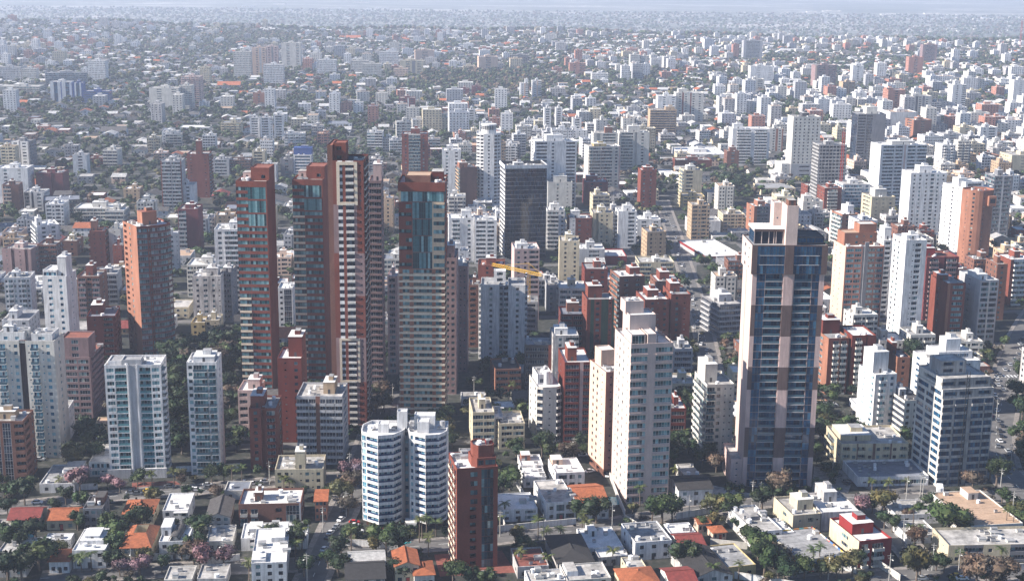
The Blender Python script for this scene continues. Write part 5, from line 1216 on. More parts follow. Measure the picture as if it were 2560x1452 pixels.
b.vol(13.6*k, 17.4*k, 8*k, 12*k, b.H - 1.1, b.H + 6.4, 'w1', 'w1', None, 'w1', ('white',), 'roof_white', .6, nf=1, occ=False)
b.vol(6.5*k, 10.5*k, 5*k, 9.5*k, b.H - 1.1, b.H + 2.4, 'w1', 'w1', None, 'w1', ('white',), 'roof_white', .3, nf=1, occ=False)
b.vol(21.5*k, 26*k, 5*k, 10*k, b.H - 1.1, b.H + 3.4, 'w1', 'w1', None, 'w1', ('white',), 'roof_white', .3, nf=1, occ=False)
b.vol(20*k, 28*k, 11*k, 16*k, b.H - 1.1, b.H + 3.9, 'w1', 'w1', None, 'w1', ('white',), 'roof_white', .3, nf=1, occ=False)
m = MB(); m.cyl(3.6*k, 8*k, 1.3*k, b.H - .2, b.H + .9, 'tank_white', 16); m.cyl(31*k, 10*k, 1.0, b.H - .2, b.H + 2.2, 'metal', 12); m.obj('water_tank', b.root)
b.antenna(13.9*k, 8.4*k, b.H + 6, 3)
m = MB(); m.box(17*k, 21.5*k, -1.8, 3*k, 2.0, 3.6, 'white', 'roof_white', bottom=True)
for x in (17.4, 21.1): m.box(x*k - .2, x*k + .2, -1.5, -1.1, 0, 2.0, 'white')
m.obj('entrance_canopy', b.root)
b.clutter(0, W, 5*k, 16*k, b.H - 1.1, 8)
b.done()

# ------------------------------------------------------------------ red tower at the bottom
b = Bld('apartment_tower', 'tower', 'slender red brick tower', 'nearest to the camera, right of the white twin-lobed tower', 1142, 1245, 1168, 1418, 12)
b.glass, b.frame, b.bal = 'glass', 'frame_dark', 'ledge_cream'
b.rail = 'solid'
W, D = b.W, 17
zh = b.H * .62
b.vol(0, W, 0, D, 0, zh, 'w3.6 b1.7 w1.5 C1.6 C1.6 w1.2', 'w.8 h1.6 w.8 h1.6 w.8 h1.6 w.8', 'w1', 'w1', ('brick_red',), 'roof_white', 0)
b.glass = 'glass'
b.vol(0, W, 0, D, zh, b.H, 'w3.6 g1.9 w1.0 C1.6 C1.6 w1.2', 'w.8 h1.6 w.8 h1.6 w.8 h1.6 w.8', 'w1', 'w1', ('brick_red',), 'roof_white', .9, occ=False)
# roof terrace house: an octagonal crown on a brick base
q = [(W*.40, 4), (W*.52, 2.2), (W*.98, 2.2), (W*1.0 - .02, 4), (W*1.0 - .02, 10), (W*.52, 12), (W*.40, 10)]
b.poly(q, b.H - .9, b.H + 2.6, ['w1', 'w.4 g1.8 w.6 g3.4 w.2', 'w1', 'w1', 'w1', 'w1', 'w1'], ('brick_red',), 'terracotta_floor', .2, nf=1)
q2 = [(W*.44, 5), (W*.56, 3.2), (W*.9, 3.2), (W*.97, 5), (W*.97, 10), (W*.56, 11), (W*.44, 9)]
b.poly(q2, b.H + 2.4, b.H + 6.8, ['w1']*7, ('brick_red',), 'roof_dirty', .7, nf=1)
m = MB()
m.cyl(W*.60, 5.2, .9, b.H + 6.1, b.H + 7.3, 'tank_white'); m.cyl(W*.64, 7.4, .9, b.H + 6.1, b.H + 7.3, 'tank_white'); m.obj('water_tank', b.root)
for i in range(5):
    b.antenna(W*(.80 + .04*i), 5 + i*.7, b.H + 6.1, 2.2 + .3*(i % 2))
b.rbox('roof_hatch', W*.78, W*.92, 6, 8, b.H + 6.1, 1.6, 'redpaint', 'roof_dirty')
b.clutter(0, W*.4, 3, D, b.H - .9, 9)
b.done()

# ------------------------------------------------------------------ bare concrete tower
b = Bld('unfinished_tower', 'tower', 'bare concrete tower', 'with long slab edges and blue windows at the right', 2362, 2490, 948, 1212, 11)
b.glass, b.frame, b.bal = 'glass_blue', 'frame_dark', 'concrete'
W, D = b.W, 23
b.vol(0, W, 0, D, 0, b.H - 8, 'h2.6 w.5 h3.2 w.4 w.5 h3 w.3 h2 w.2', 'w.4:1 g2:1 w.5:1 g2:1 w.5:1 g2:1 w.4:1', 'w.6 g2 w.8', 'w1', ('concrete', 'offwhite'), 'roof_grey', 0)
b.vol(0, W, .8, D, b.H - 8, b.H - 4.2, 'w.3 b2 w.4 b2 w1 b2 w.4', 'w.3:1 g2:1 w.5:1 g2:1 w.3:1', None, 'w1', ('concrete', 'offwhite'), 'roof_grey', 0, nf=1, occ=False)
b.vol(.3, W*.96, 2.4, D, b.H - 4.2, b.H, 'b2 w.5 b1.2 w1.4 b2 w.3', 'w1:1 b2:1 w1:1', None, 'w1', ('concrete', 'offwhite'), 'roof_dirty', .5, nf=1, occ=False)
b.vol(W*.12, W*.62, 9, 19, b.H - .5, b.H + 5.5, 'w.5 b2 w1 n1 w.5', 'w1', None, 'w1', ('concrete',), 'roof_dirty', .3, nf=2, occ=False)
m = MB()                                       # hoist mast climbing the front
x = W*.42
for z in range(0, int(b.H) + 3, 2):
    m.bar((x - .6, -1.6, z), (x + .6, -1.6, z + 2), .1, 'rubber'); m.bar((x + .6, -1.6, z), (x - .6, -1.6, z + 2), .1, 'rubber')
for dx in (-.6, .6): m.bar((x + dx, -1.6, 0), (x + dx, -1.6, b.H + 4), .18, 'rubber')
m.obj('hoist_mast', b.root)
b.clutter(0, W, 8, D, b.H - .5, 5)
b.done()

# ------------------------------------------------------------------ crane and masts
def lattice(m, a, c, w, step, mat):
    a, c = Vector(a), Vector(c)
    L = (c - a).length
    d = (c - a) / L
    up = Vector((0, 0, 1)) if abs(d.z) < .9 else Vector((1, 0, 0))
    s_ = d.cross(up).normalized(); u_ = s_.cross(d).normalized()
    cs = [s_*w/2 + u_*w/2, -s_*w/2 + u_*w/2, -s_*w/2 - u_*w/2, s_*w/2 - u_*w/2]
    n = max(1, round(L / step))
    for o in cs: m.bar(a + o, c + o, w*.13, mat)
    for i in range(n):
        p, q = a + d*L*i/n, a + d*L*(i+1)/n
        for j in range(4):
            m.bar(p + cs[j], q + cs[(j+1) % 4], w*.09, mat)
cy = at_z(1322, 845)[1]
cx, ctop = at_y(1322, 684, cy)
cr = bpy.data.objects.new('tower_crane', None); COL.objects.link(cr); cr.location = (cx, cy, 0)
cr['label'] = 'yellow tower crane rising from the dark unfinished block'; cr['category'] = 'crane'
m = MB(); lattice(m, (0, 0, 0), (0, 0, ctop), 1.7, 1.9, 'crane_yellow'); m.obj('mast', cr)
jd = Vector((-.72, .69, 0)).normalized()
m = MB(); lattice(m, Vector((0, 0, ctop + .8)), Vector((0, 0, ctop + .8)) + jd*29, 1.3, 1.6, 'crane_yellow'); m.obj('jib', cr)
m = MB(); lattice(m, Vector((0, 0, ctop + .8)), Vector((0, 0, ctop + .8)) - jd*10, 1.3, 1.6, 'crane_yellow'); m.obj('counter_jib', cr)
m = MB(); lattice(m, (0, 0, ctop + 1.4), (0, 0, ctop + 6), 1.0, 1.5, 'crane_yellow')
m.bar((0, 0, ctop + 6), Vector((0, 0, ctop + 1.6)) + jd*21, .12, 'crane_yellow'); m.bar((0, 0, ctop + 6), Vector((0, 0, ctop + 1.6)) - jd*9, .12, 'crane_yellow'); m.obj('tower_head', cr)
m = MB(); e = -jd*9; m.box(e.x - 1, e.x + 1, e.y - 1, e.y + 1, ctop - 1.8, ctop + .1, 'lightgrey', bottom=True); m.obj('counterweight', cr)
m = MB(); m.box(-1.9, -.9, -1.2, .2, ctop - 1.4, ctop + .6, 'tank_white', bottom=True); m.box(-1.92, -1.0, -1.22, -1.2, ctop - .7, ctop + .3, 'car_glass'); m.obj('cab', cr)
LANDMARKS.append(('yellow crane', cx, cy))
def mast(short, px, yt, yb, mat, w):
    my = at_z(px, yb)[1]
    mx, mh = at_y(px, yt, my)
    r0 = bpy.data.objects.new('lattice_mast', None); COL.objects.link(r0); r0.location = (mx, my, 0)
    r0['label'] = short; r0['category'] = 'mast'
    m = MB(); lattice(m, (0, 0, 0), (0, 0, mh), w, w*1.3, mat); m.obj('mast', r0)
    m = MB(); m.bar((0, 0, mh), (0, 0, mh + 4), .3, mat); m.obj('antenna', r0)
mast('red lattice hoist in front of the unfinished concrete tower', 2110, 330, 520, 'rust_red', 1.8)
mast('thin radio mast on the skyline, left of the two at the far right', 2384, 68, 118, 'metal', 3)
mast('thin radio mast on the skyline, right of the two at the far right', 2430, 64, 118, 'metal', 3)
mast('tall radio mast at the right edge of the skyline', 2556, 52, 125, 'rust_red', 3)

# ------------------------------------------------------------------ helpers for labels by neighbourhood
FACTS = []          # (object, noun phrase, x, y) labelled at the end
def later_label(o, phrase, x, y): FACTS.append((o, phrase, x, y))
GRID = {}
def foot_hash():
    GRID.clear()
    for x, y, r in FOOT: GRID.setdefault((int(x // 30), int(y // 30)), []).append((x, y, r))
def add_foot(x, y, r):
    FOOT.append((x, y, r)); GRID.setdefault((int(x // 30), int(y // 30)), []).append((x, y, r))
def free(x, y, r):
    i, j = int(x // 30), int(y // 30)
    for a in (i-1, i, i+1):
        for c in (j-1, j, j+1):
            for (fx, fy, fr) in GRID.get((a, c), ()):
                if (x-fx)**2 + (y-fy)**2 < (r+fr)**2: return False
    return True

# ------------------------------------------------------------------ roads
ROADS = []          # (polyline [(x,y)], width)
def road_px(pts, w): ROADS.append(([at_z(px, py, 0) for px, py in pts], w))
road_px([(-120, 1285), (91, 1260), (225, 1246), (340, 1233), (492, 1223), (613, 1211), (700, 1203), (880, 1190)], 9)
road_px([(755, 1500), (796, 1412), (838, 1315), (868, 1252), (893, 1190), (925, 1100), (960, 1010)], 9)
road_px([(100, 1445), (240, 1436), (360, 1428), (500, 1419), (650, 1414), (796, 1410), (880, 1384), (1000, 1368), (1120, 1358), (1280, 1341), (1450, 1326), (1573, 1302), (1710, 1281), (1920, 1253), (2116, 1243), (2364, 1246), (2500, 1240)], 8.5)
road_px([(2140, 1240), (2161, 1262), (2210, 1306), (2262, 1360), (2330, 1436), (2360, 1480)], 9)
road_px([(1980, 1458), (2160, 1443), (2330, 1434), (2640, 1428)], 9)
road_px([(2680, 1330), (2560, 1232), (2500, 1170), (2488, 1120), (2492, 1060), (2506, 1000), (2524, 930), (2548, 860), (2580, 800), (2640, 720)], 14)
road_px([(1655, 500), (1690, 600), (1722, 700), (1752, 800), (1775, 900), (1790, 1000)], 9)
def strip(m, pts, w, z, mat, off=0.0):
    n = len(pts)
    L, Rr = [], []
    for i in range(n):
        a = pts[max(i-1, 0)]; c = pts[min(i+1, n-1)]
        d = Vector((c[0]-a[0], c[1]-a[1])).normalized()
        nx, ny = -d.y, d.x
        L.append((pts[i][0] + nx*(off + w/2), pts[i][1] + ny*(off + w/2), z)); Rr.append((pts[i][0] + nx*(off - w/2), pts[i][1] + ny*(off - w/2), z))
    for i in range(n-1): m.face([Rr[i], Rr[i+1], L[i+1], L[i]], mat)
def resample(pts, step):
    out = [pts[0]]
    for a, c in zip(pts, pts[1:]):
        d = math.hypot(c[0]-a[0], c[1]-a[1]); k = max(1, int(d / step))
        for i in range(1, k+1): out.append((a[0] + (c[0]-a[0])*i/k, a[1] + (c[1]-a[1])*i/k))
    return out
# terrain: flat town, then a drop to the far plain
def ridge_y(x): return 4230 - .20*x + 90*math.sin(x*.004 + 1.0) + 50*math.sin(x*.013)
def ground_z(x, y):
    ridge = ridge_y(x)
    t = min(max((y - ridge) / 1000.0, 0.0), 1.0)
    t = t*t*(3-2*t)
    return -90*t + 0
xs = np.linspace(-9000, 9000, 91); ys = np.concatenate([np.linspace(-400, 3200, 10), np.linspace(3300, 5900, 80), np.linspace(6200, 16000, 22)])
V = np.array([(x, y, ground_z(x, y)) for y in ys for x in xs])
nx_ = len(xs)
Q = np.array([(j*nx_+i, j*nx_+i+1, (j+1)*nx_+i+1, (j+1)*nx_+i) for j in range(len(ys)-1) for i in range(nx_-1)])
mi = np.array([1 if ys[j] > ridge_y(xs[i]) + 60 else 0 for j in range(len(ys)-1) for i in range(nx_-1)])
link(np_mesh('ground', V, Q, ['ground', 'plain'], mi), 'ground', kind='structure')
m = MB(); k_ = MB(); pm = MB()
for n_, (pts, w) in enumerate(ROADS):
    strip(m, resample(pts, 12), w, .02 + .004*n_, 'asphalt')
    rp = resample(pts, 1.5)
    for s_ in (-1, 1): pass
    dash = resample(pts, 3.0)
    for i in range(0, len(dash) - 1, 3): strip(pm, dash[i:i+2], .18, .06 + .0005*n_, 'paint_white')
    for (x, y) in resample(pts, 8): FOOT.append((x, y, w/2 + .5))
# pavements as raised slabs, cut where another road crosses
for n_, (pts, w) in enumerate(ROADS):
    rs = resample(pts, 6)
    for s_ in (-1, 1):
        for i in range(len(rs)-1):
            a, c = rs[i], rs[i+1]
            d = Vector((c[0]-a[0], c[1]-a[1])).normalized(); nx, ny = -d.y*s_, d.x*s_
            o = w/2 + 1.1
            mx_, my_ = (a[0]+c[0])/2 + nx*o, (a[1]+c[1])/2 + ny*o
            if any(min(math.hypot(mx_-q[0], my_-q[1]) for q in resample(op, 4)) < ow/2 + 1.5 for q_, (op, ow) in enumerate(ROADS) if q_ != n_ and ow): continue
            L = math.hypot(c[0]-a[0], c[1]-a[1])
            ang = math.atan2(d.y, d.x)
            k_.box(0, L, -1.1, 1.1, -.05, .14 + .0007*n_, 'pavement', M=Matrix.Translation((a[0] + nx*o, a[1] + ny*o, 0)) @ Matrix.Rotation(ang, 4, 'Z'))
m.obj('road', kind='structure'); k_.obj('pavement', kind='structure'); pm.obj('lane_markings', kind='structure')
# zebra stripes at the right avenue
m = MB()
zx, zy = at_z(2520, 940)
for k in range(9): m.face([(zx - 8 + k*1.9, zy - 2, .09), (zx - 7.1 + k*1.9, zy - 2, .09), (zx - 7.1 + k*1.9, zy + 2, .09), (zx - 8 + k*1.9, zy + 2, .09)], 'paint_white')
m.obj('zebra_crossing', kind='structure')
# yards and lawns: thin sheets
def sheet(name, pxs, mat, z=.015):
    m = MB(); m.face([(*at_z(px, py), z) for px, py in pxs], mat); m.obj(name, kind='structure')
sheet('lawn', [(862, 1352), (1000, 1362), (1010, 1345), (890, 1330)], 'grass')
sheet('lawn', [(985, 1340), (1075, 1345), (1085, 1322), (1000, 1318)], 'grass', .013)
sheet('brick_forecourt', [(1100, 1440), (1290, 1430), (1255, 1375), (1085, 1385)], 'brick_paving')
sheet('forecourt', [(330, 1226), (460, 1216), (440, 1202), (330, 1206)], 'brick_paving')
sheet('car_park', [(2190, 1232), (2360, 1232), (2330, 1208), (2150, 1212)], 'asphalt', .017)
sheet('building_site', [(1770, 1210), (1890, 1235), (1850, 1262), (1740, 1240)], 'roof_dirty')
sheet('pavement', [(2030, 1236), (2120, 1232), (2140, 1180), (2035, 1165)], 'pavement', .016)
sheet('car_park', [(1680, 560), (1740, 600), (1742, 690), (1700, 690)], 'asphalt', .012)

# ------------------------------------------------------------------ houses near the camera
def House(short, ext, xa, xb, yt, h, depth, yaw=3, kind='flat', wall='white', roofm='roof_white', front=None, side=None, up=None, boxes=(), rh=None, n=3, cat='house', name='house', oh=.5):
    xm = (xa + xb) / 2
    gx, gy = at_z(xm, yt, h)
    yb = proj(gx, gy, 0)[1]
    b = Bld(name, cat, short, ext, xa, xb, yt, yb, yaw)
    b.glass, b.frame, b.bal = 'glass', 'frame_dark', wall
    W, H, D = b.W, b.H, depth
    front = front or ('w.8 n1.5 w.8 n1.5 w1 n1.5 w.7' if h < 5 else 'w.7 n1.7 w.9 n2 w.9 n1.4 w.7')
    nf = max(1, round(H / 3.1))
    if kind == 'flat':
        b.vol(0, W, 0, D, 0, H, front, side or 'w1 n1.2 w1.6 n1.2 w1', None, 'w1', (wall, roofm), roofm, .45, nf=nf)
        for (u0, u1, v0, v1, hh, mt) in boxes:
            b.rbox('roof_room', W*u0, W*u1, D*v0, D*v1, H - .45, hh, mt, roofm)
        b.clutter(0, W, 0, D, H - .45, n)
        # a step in the parapet and roof joints
        m = MB()
        for q in range(1, max(2, int(D / 5))): m.box(.4, W - .4, D*q/max(2, int(D/5)) - .06, D*q/max(2, int(D/5)) + .06, H - .45, H - .38, roofm)
        m.obj('roof_joint', b.root)
    else:
        b.facade((0, 0), 0, W, 0, nf, H/nf, front, (wall,)); b.facade((W, 0), math.pi/2, D, 0, nf, H/nf, side or 'w1 n1.2 w1', (wall,))
        b.facade((W, D), math.pi, W, 0, nf, H/nf, 'w1', (wall,), False); b.facade((0, D), -math.pi/2, D, 0, nf, H/nf, side or 'w1 n1.2 w1', (wall,))
        b.occupy(0, W, 0, D)
        rh = rh or min(W, D) * .19
        o = oh; t = .16
        e = H
        x0, x1, y0, y1 = -o, W+o, -o, D+o
        def slope(name, pts):
            mm = MB()
            top = [(x, y, z + t) for x, y, z in pts]
            mm.face(top, roofm)
            k = len(pts)
            for i in range(k): mm.face([pts[i], pts[(i+1) % k], top[(i+1) % k], top[i]], roofm)
            mm.face(pts[::-1], roofm)
            mm.obj(name, b.root)
        if kind == 'gable':
            slope('roof_slope', [(x0, y0, e - .1), (x1, y0, e - .1), (x1, D/2, e+rh), (x0, D/2, e+rh)]); slope('roof_slope', [(x1, y1, e - .1), (x0, y1, e - .1), (x0, D/2, e+rh), (x1, D/2, e+rh)])
            for xx in (0, W): b.wall.face([(xx, 0, e), (xx, D, e), (xx, D/2, e+rh)], wall)
            rl = (x0, D/2, x1, D/2)
        elif kind == 'gabley':
            slope('roof_slope', [(x0, y1, e - .1), (x0, y0, e - .1), (W/2, y0, e+rh), (W/2, y1, e+rh)]); slope('roof_slope', [(x1, y0, e - .1), (x1, y1, e - .1), (W/2, y1, e+rh), (W/2, y0, e+rh)])
            for yy in (0, D): b.wall.face([(0, yy, e), (W, yy, e), (W/2, yy, e+rh)], wall)
            rl = (W/2, y0, W/2, y1)
        elif kind == 'court':                      # four slopes round an open court
            a, c = .30, .72
            q = [(W*a, D*.45), (W*c, D*.45), (W*c, D*.85), (W*a, D*.85)]
            o4 = [(x0, y0), (x1, y0), (x1, y1), (x0, y1)]
            for i in range(4):
                j = (i+1) % 4
                slope('roof_slope', [(*o4[i], e - .1), (*o4[j], e - .1), (*q[j], e+rh), (*q[i], e+rh)])
                b.wall.face([(*q[i], e+rh), (*q[j], e+rh), (*q[j], 0.1), (*q[i], .1)], wall)
            b.roof.face([(*p, .12) for p in q], 'terracotta_floor')
            rl = None
        else:
            if W >= D: r1, r2 = (D/2, D/2), (W-D/2, D/2)
            else: r1, r2 = (W/2, W/2), (W/2, D-W/2)
            if W >= D:
                slope('roof_slope', [(x0, y0, e-.1), (x1, y0, e-.1), (*r2, e+rh), (*r1, e+rh)]); slope('roof_slope', [(x1, y1, e-.1), (x0, y1, e-.1), (*r1, e+rh), (*r2, e+rh)])
                slope('roof_slope', [(x1, y0, e-.1), (x1, y1, e-.1), (*r2, e+rh)]); slope('roof_slope', [(x0, y1, e-.1), (x0, y0, e-.1), (*r1, e+rh)])
            else:
                slope('roof_slope', [(x0, y0, e-.1), (x1, y0, e-.1), (*r1, e+rh)]); slope('roof_slope', [(x1, y1, e-.1), (x0, y1, e-.1), (*r2, e+rh)])
                slope('roof_slope', [(x1, y0, e-.1), (x1, y1, e-.1), (*r2, e+rh), (*r1, e+rh)]); slope('roof_slope', [(x0, y1, e-.1), (x0, y0, e-.1), (*r1, e+rh), (*r2, e+rh)])
            rl = (*r1, *r2)
        if rl:
            m = MB(); m.bar((rl[0], rl[1], e+rh+t), (rl[2], rl[3], e+rh+t), .28, roofm); m.obj('ridge', b.root)
    b.part('door', lambda m: m.box(W*.46, W*.46 + 1.1, -.06, -.003, 0, 2.15, 'rust_red' if 'red' in ext else 'frame_dark'))
    b.done()
    return b
AW = [
 ('low white house with flat grey roofs', 'left of the street trees by the brown slab', 98, 186, 1208, 4, 22, 4, 'flat', 'white', 'roof_grey', {'boxes': ((.5, 1.0, .5, .95, 2.2, 'white'),)}),
 ('dark red gable house', 'at the left edge over the shaded garden', 20, 97, 1298, 5, 12, 4, 'gable', 'cream', 'tile_red', {}),
 ('orange tiled long house', 'right of the dark red gable house', 116, 188, 1299, 4, 12, 5, 'gable', 'cream', 'tile_orange', {}),
 ('grey roof-garden house', 'with pergola, between two orange roofs', 207, 256, 1270, 9, 13, 5, 'flat', 'midgrey', 'roof_dark', {'boxes': ((.5, .95, .4, .9, 2.6, 'brownwall'),)}),
 ('orange hip-roofed house', 'left of the large white flat house', 306, 382, 1283, 5, 14, 5, 'hip', 'cream', 'tile_orange', {}),
 ('large white flat house', 'with a small dome by the parked cars', 406, 470, 1275, 6, 18, 5, 'flat', 'white', 'roof_white', {'boxes': ((.45, 1.0, -.1, .2, .1, 'white'),)}),
 ('grey fibre-cement gable house', 'right of the large white flat house', 516, 574, 1292, 5, 18, 6, 'gabley', 'offwhite', 'tile_grey', {}),
 ('white modern house with stepped roof', 'in the bottom left quarter', 180, 262, 1374, 7, 19, 4, 'flat', 'white', 'roof_white', {'boxes': ((.12, .85, .3, .9, 1.6, 'white'), (.25, .7, .4, .8, 2.4, 'white'))}),
 ('orange courtyard house', 'right of the white modern house with stepped roof', 302, 376, 1368, 6, 19, 5, 'court', 'cream', 'tile_orange', {}),
 ('white house with barrel vault', 'right of the orange courtyard house', 397, 470, 1352, 7, 15, 5, 'flat', 'white', 'roof_white', {'boxes': ((.0, .34, .4, .98, 3.2, 'white'),)}),
 ('grey cluttered low house', 'right of the white house with barrel vault', 514, 582, 1352, 4, 15, 6, 'flat', 'offwhite', 'roof_dirty', {'n': 6}),
 ('white pool pavilion', 'above the small orange pyramid roof', 110, 176, 1348, 3.5, 6, 4, 'flat', 'white', 'roof_white', {}),
 ('small orange pyramid-roofed house', 'left of the white modern house with stepped roof', 122, 172, 1402, 4.5, 10, 4, 'hip', 'white', 'tile_orange', {}),
 ('wide pale flat roof house', 'at the left edge, bottom', -30, 64, 1412, 4.5, 24, 4, 'flat', 'white_old', 'roof_dirty', {}),
 ('small grey box house', 'between the red gable and the garden at left', -20, 36, 1322, 4, 10, 4, 'flat', 'white_old', 'roof_dirty', {}),
 ('bottom row flat house with tan roofs', 'below the pink trees', 410, 480, 1447, 4, 11, 4, 'flat', 'offwhite', 'roof_dirty', {}),
 ('bottom row flat house with worn roof', 'left of the white block at the bottom', 492, 565, 1445, 4, 12, 4, 'flat', 'white_old', 'roof_dirty', {}),
 ('white flat house with railings', 'below the low brick apartment block', 602, 768, 1342, 5, 14, 6, 'flat', 'white', 'roof_white', {'n': 14, 'boxes': ((.1, .3, .4, .9, 1.6, 'white'), (.55, .7, .3, .8, 1.8, 'offwhite'))}),
 ('tall white flat block', 'at the bottom beside the car street', 628, 716, 1405, 8.5, 30, 7, 'flat', 'white', 'roof_white', {'n': 12, 'boxes': ((.0, .4, .05, .3, 1.0, 'white'), (.5, .9, .6, .9, 1.8, 'white'))}),
 ('white gable roof house', 'in front of the white twin-lobed tower', 874, 962, 1412, 5, 12, 8, 'gable', 'white', 'tile_white', {}),
 ('dark gable roof house', 'at the bottom under the white gable roof', 866, 962, 1447, 5, 15, 8, 'gable', 'white_old', 'tile_dark', {}),
 ('orange gable house', 'left of the slender red brick tower', 988, 1048, 1414, 6.5, 13, 9, 'gabley', 'cream', 'tile_orange', {}),
 ('smaller orange hip house', 'in front of the orange gable house', 1036, 1086, 1436, 4.5, 11, 9, 'hip', 'offwhite', 'tile_orange', {}),
 ('narrow orange house in tiers', 'right of the low brick apartment block', 787, 817, 1252, 8, 12, 5, 'gable', 'brick_orange', 'tile_orange', {}),
 ('white house with brick edge', 'right of the slender red tower, behind trees', 1302, 1358, 1162, 5, 13, 6, 'flat', 'white', 'roof_white', {'boxes': ((.1, .5, .5, .9, 2.4, 'brick_orange'),)}),
 ('white terraced house', 'in front of the white house with brick edge', 1309, 1366, 1192, 4.5, 16, 7, 'flat', 'white', 'roof_white', {'n': 6}),
 ('white villa with terracotta roof edge', 'left of the slim peach tower', 1389, 1462, 1180, 7, 17, 9, 'flat', 'white', 'roof_white', {'boxes': ((.05, .4, .6, .95, 2.2, 'peach'),), 'front': 'w.8 g2.2 w.7 g1.4 w.5 n1.6 w.5'}),
 ('big white modern villa', 'with a red front door, left of the orange tiled villa', 1366, 1440, 1254, 7.5, 24, 11, 'flat', 'white', 'roof_dirty', {'front': 'w.8 n1.5 w.8 G2.4 w.5 g2.6 w.4', 'n': 6}),
 ('orange tiled villa', 'left of the light stone tower foot', 1447, 1522, 1262, 6, 22, 11, 'gable', 'white', 'tile_orange', {'rh': 3.2}),
 ('white flat house with dark garage', 'left of the big white modern villa', 1252, 1344, 1272, 5, 17, 9, 'flat', 'white', 'roof_white', {'front': 'w.7 n2 w1 n2 w1 g3 w.5'}),
 ('white balustrade house with black roof', 'right of the light stone tower', 1697, 1782, 1222, 7, 15, 8, 'gable', 'white', 'tile_dark', {'rh': 1.6}),
 ('plain grey shed house', 'behind the white balustrade house', 1712, 1752, 1188, 5, 14, 9, 'flat', 'offwhite', 'roof_dirty', {}),
 ('wide pinkish-white terrace house', 'below the street, right of the black hip roof', 1468, 1558, 1366, 4, 18, 10, 'flat', 'white', 'roof_white', {'boxes': ((.25, .45, .6, .98, 2.2, 'white'),), 'n': 5}),
 ('white annex with patchy roof', 'in front of the wide terrace house', 1497, 1572, 1390, 3.5, 10, 10, 'flat', 'white_old', 'roof_white', {}),
 ('white two-storey villa with many roof units', 'centre of the lower right quarter', 1588, 1680, 1352, 7, 18, 12, 'flat', 'white', 'roof_grey', {'n': 9}),
 ('white house wall behind the red tiled house', 'with pipes on its roof', 1676, 1740, 1330, 6, 9, 10, 'flat', 'white', 'roof_white', {'n': 5}),
 ('red tiled gable house', 'right of the white two-storey villa', 1700, 1764, 1366, 5, 13, 10, 'gable', 'white', 'tile_red', {}),
 ('long white house with solar frames', 'left of the cream four-storey block', 1886, 1956, 1326, 6.5, 25, 14, 'flat', 'white', 'roof_dirty', {'n': 12, 'boxes': ((.3, .6, .45, .7, 1.6, 'midgrey'),)}),
 ('black hip-roofed house', 'at the bottom, right of the slender red tower', 1394, 1484, 1404, 5, 24, 9, 'hip', 'white_old', 'tile_dark', {'rh': 2.2}),
 ('brown rooftop-terrace house', 'left of the black hip-roofed house', 1294, 1372, 1414, 4.5, 16, 9, 'flat', 'white_old', 'brick_paving', {'n': 5}),
 ('cluttered white roof house', 'at the bottom edge, left of centre right', 1322, 1414, 1450, 5, 9, 9, 'flat', 'white', 'roof_dirty', {'n': 12}),
 ('grey and white flat house', 'at the bottom below the black hip roof', 1418, 1528, 1446, 5, 13, 10, 'flat', 'offwhite', 'roof_dirty', {'n': 8, 'boxes': ((.05, .3, .3, .9, 1.8, 'white'),)}),
 ('orange hip roof house', 'at the bottom edge of the lower right quarter', 1562, 1652, 1462, 6, 14, 10, 'hip', 'cream', 'tile_orange', {}),
 ('dark red roof house', 'at the bottom edge, right of the orange hip roof', 1678, 1744, 1458, 5.5, 13, 10, 'gable', 'white', 'tile_red', {}),
 ('broad black gable house', 'with pale ridge near the round dark tree', 1736, 1832, 1440, 5, 24, 13, 'gabley', 'white_old', 'tile_dark', {}),
 ('grey roof house with yellow wall', 'right of the broad black gable house', 1806, 1890, 1414, 4.5, 19, 15, 'flat', 'yellowish', 'roof_grey', {}),
 ('cream small flat house', 'above the orange hip roof', 1570, 1618, 1420, 5, 10, 10, 'flat', 'cream', 'roof_dirty', {}),
 ('orange tiled garden pavilion', 'in the walled yard right of the red tiled house', 1783, 1816, 1330, 3, 6, 12, 'hip', 'peach', 'tile_orange', {}),
 ('small orange corner roof', 'by the street above the walled yard', 1746, 1776, 1308, 3.4, 6, 10, 'gable', 'peach', 'tile_orange', {}),
 ('painted mural house', 'with bright blue and orange patterns and a grey roof', 2000, 2118, 1392, 5, 26, 16, 'flat', 'mural', 'roof_grey', {'n': 3}),
 ('large pale flat roof house with courtyard tree', 'left of the peach-roofed warehouse', 2240, 2372, 1284, 4, 15, 6, 'flat', 'white', 'roof_dirty', {'n': 4}),
 ('white low garage house with carport', 'in front of the courtyard tree house', 2268, 2348, 1336, 3.5, 14, 8, 'flat', 'white', 'roof_dirty', {'n': 3}),
 ('peach-roofed warehouse', 'big and windowless near the right edge', 2428, 2558, 1310, 7, 34, 9, 'flat', 'offwhite', 'roof_tan', {'front': 'w1', 'side': 'w1', 'n': 4, 'name': 'warehouse', 'cat': 'building', 'boxes': ((.55, .75, .75, .95, 2.6, 'offwhite'),)}),
 ('white house over the street corner', 'right of the long white house with solar frames', 1958, 1986, 1330, 5, 14, 14, 'flat', 'white', 'roof_white', {}),
]
for (sh, ext, xa, xb, yt, h, d, yaw, kind, wl, rf, kw) in AW: House(sh, ext, xa, xb, yt, h, d, yaw, kind, wl, rf, **kw)
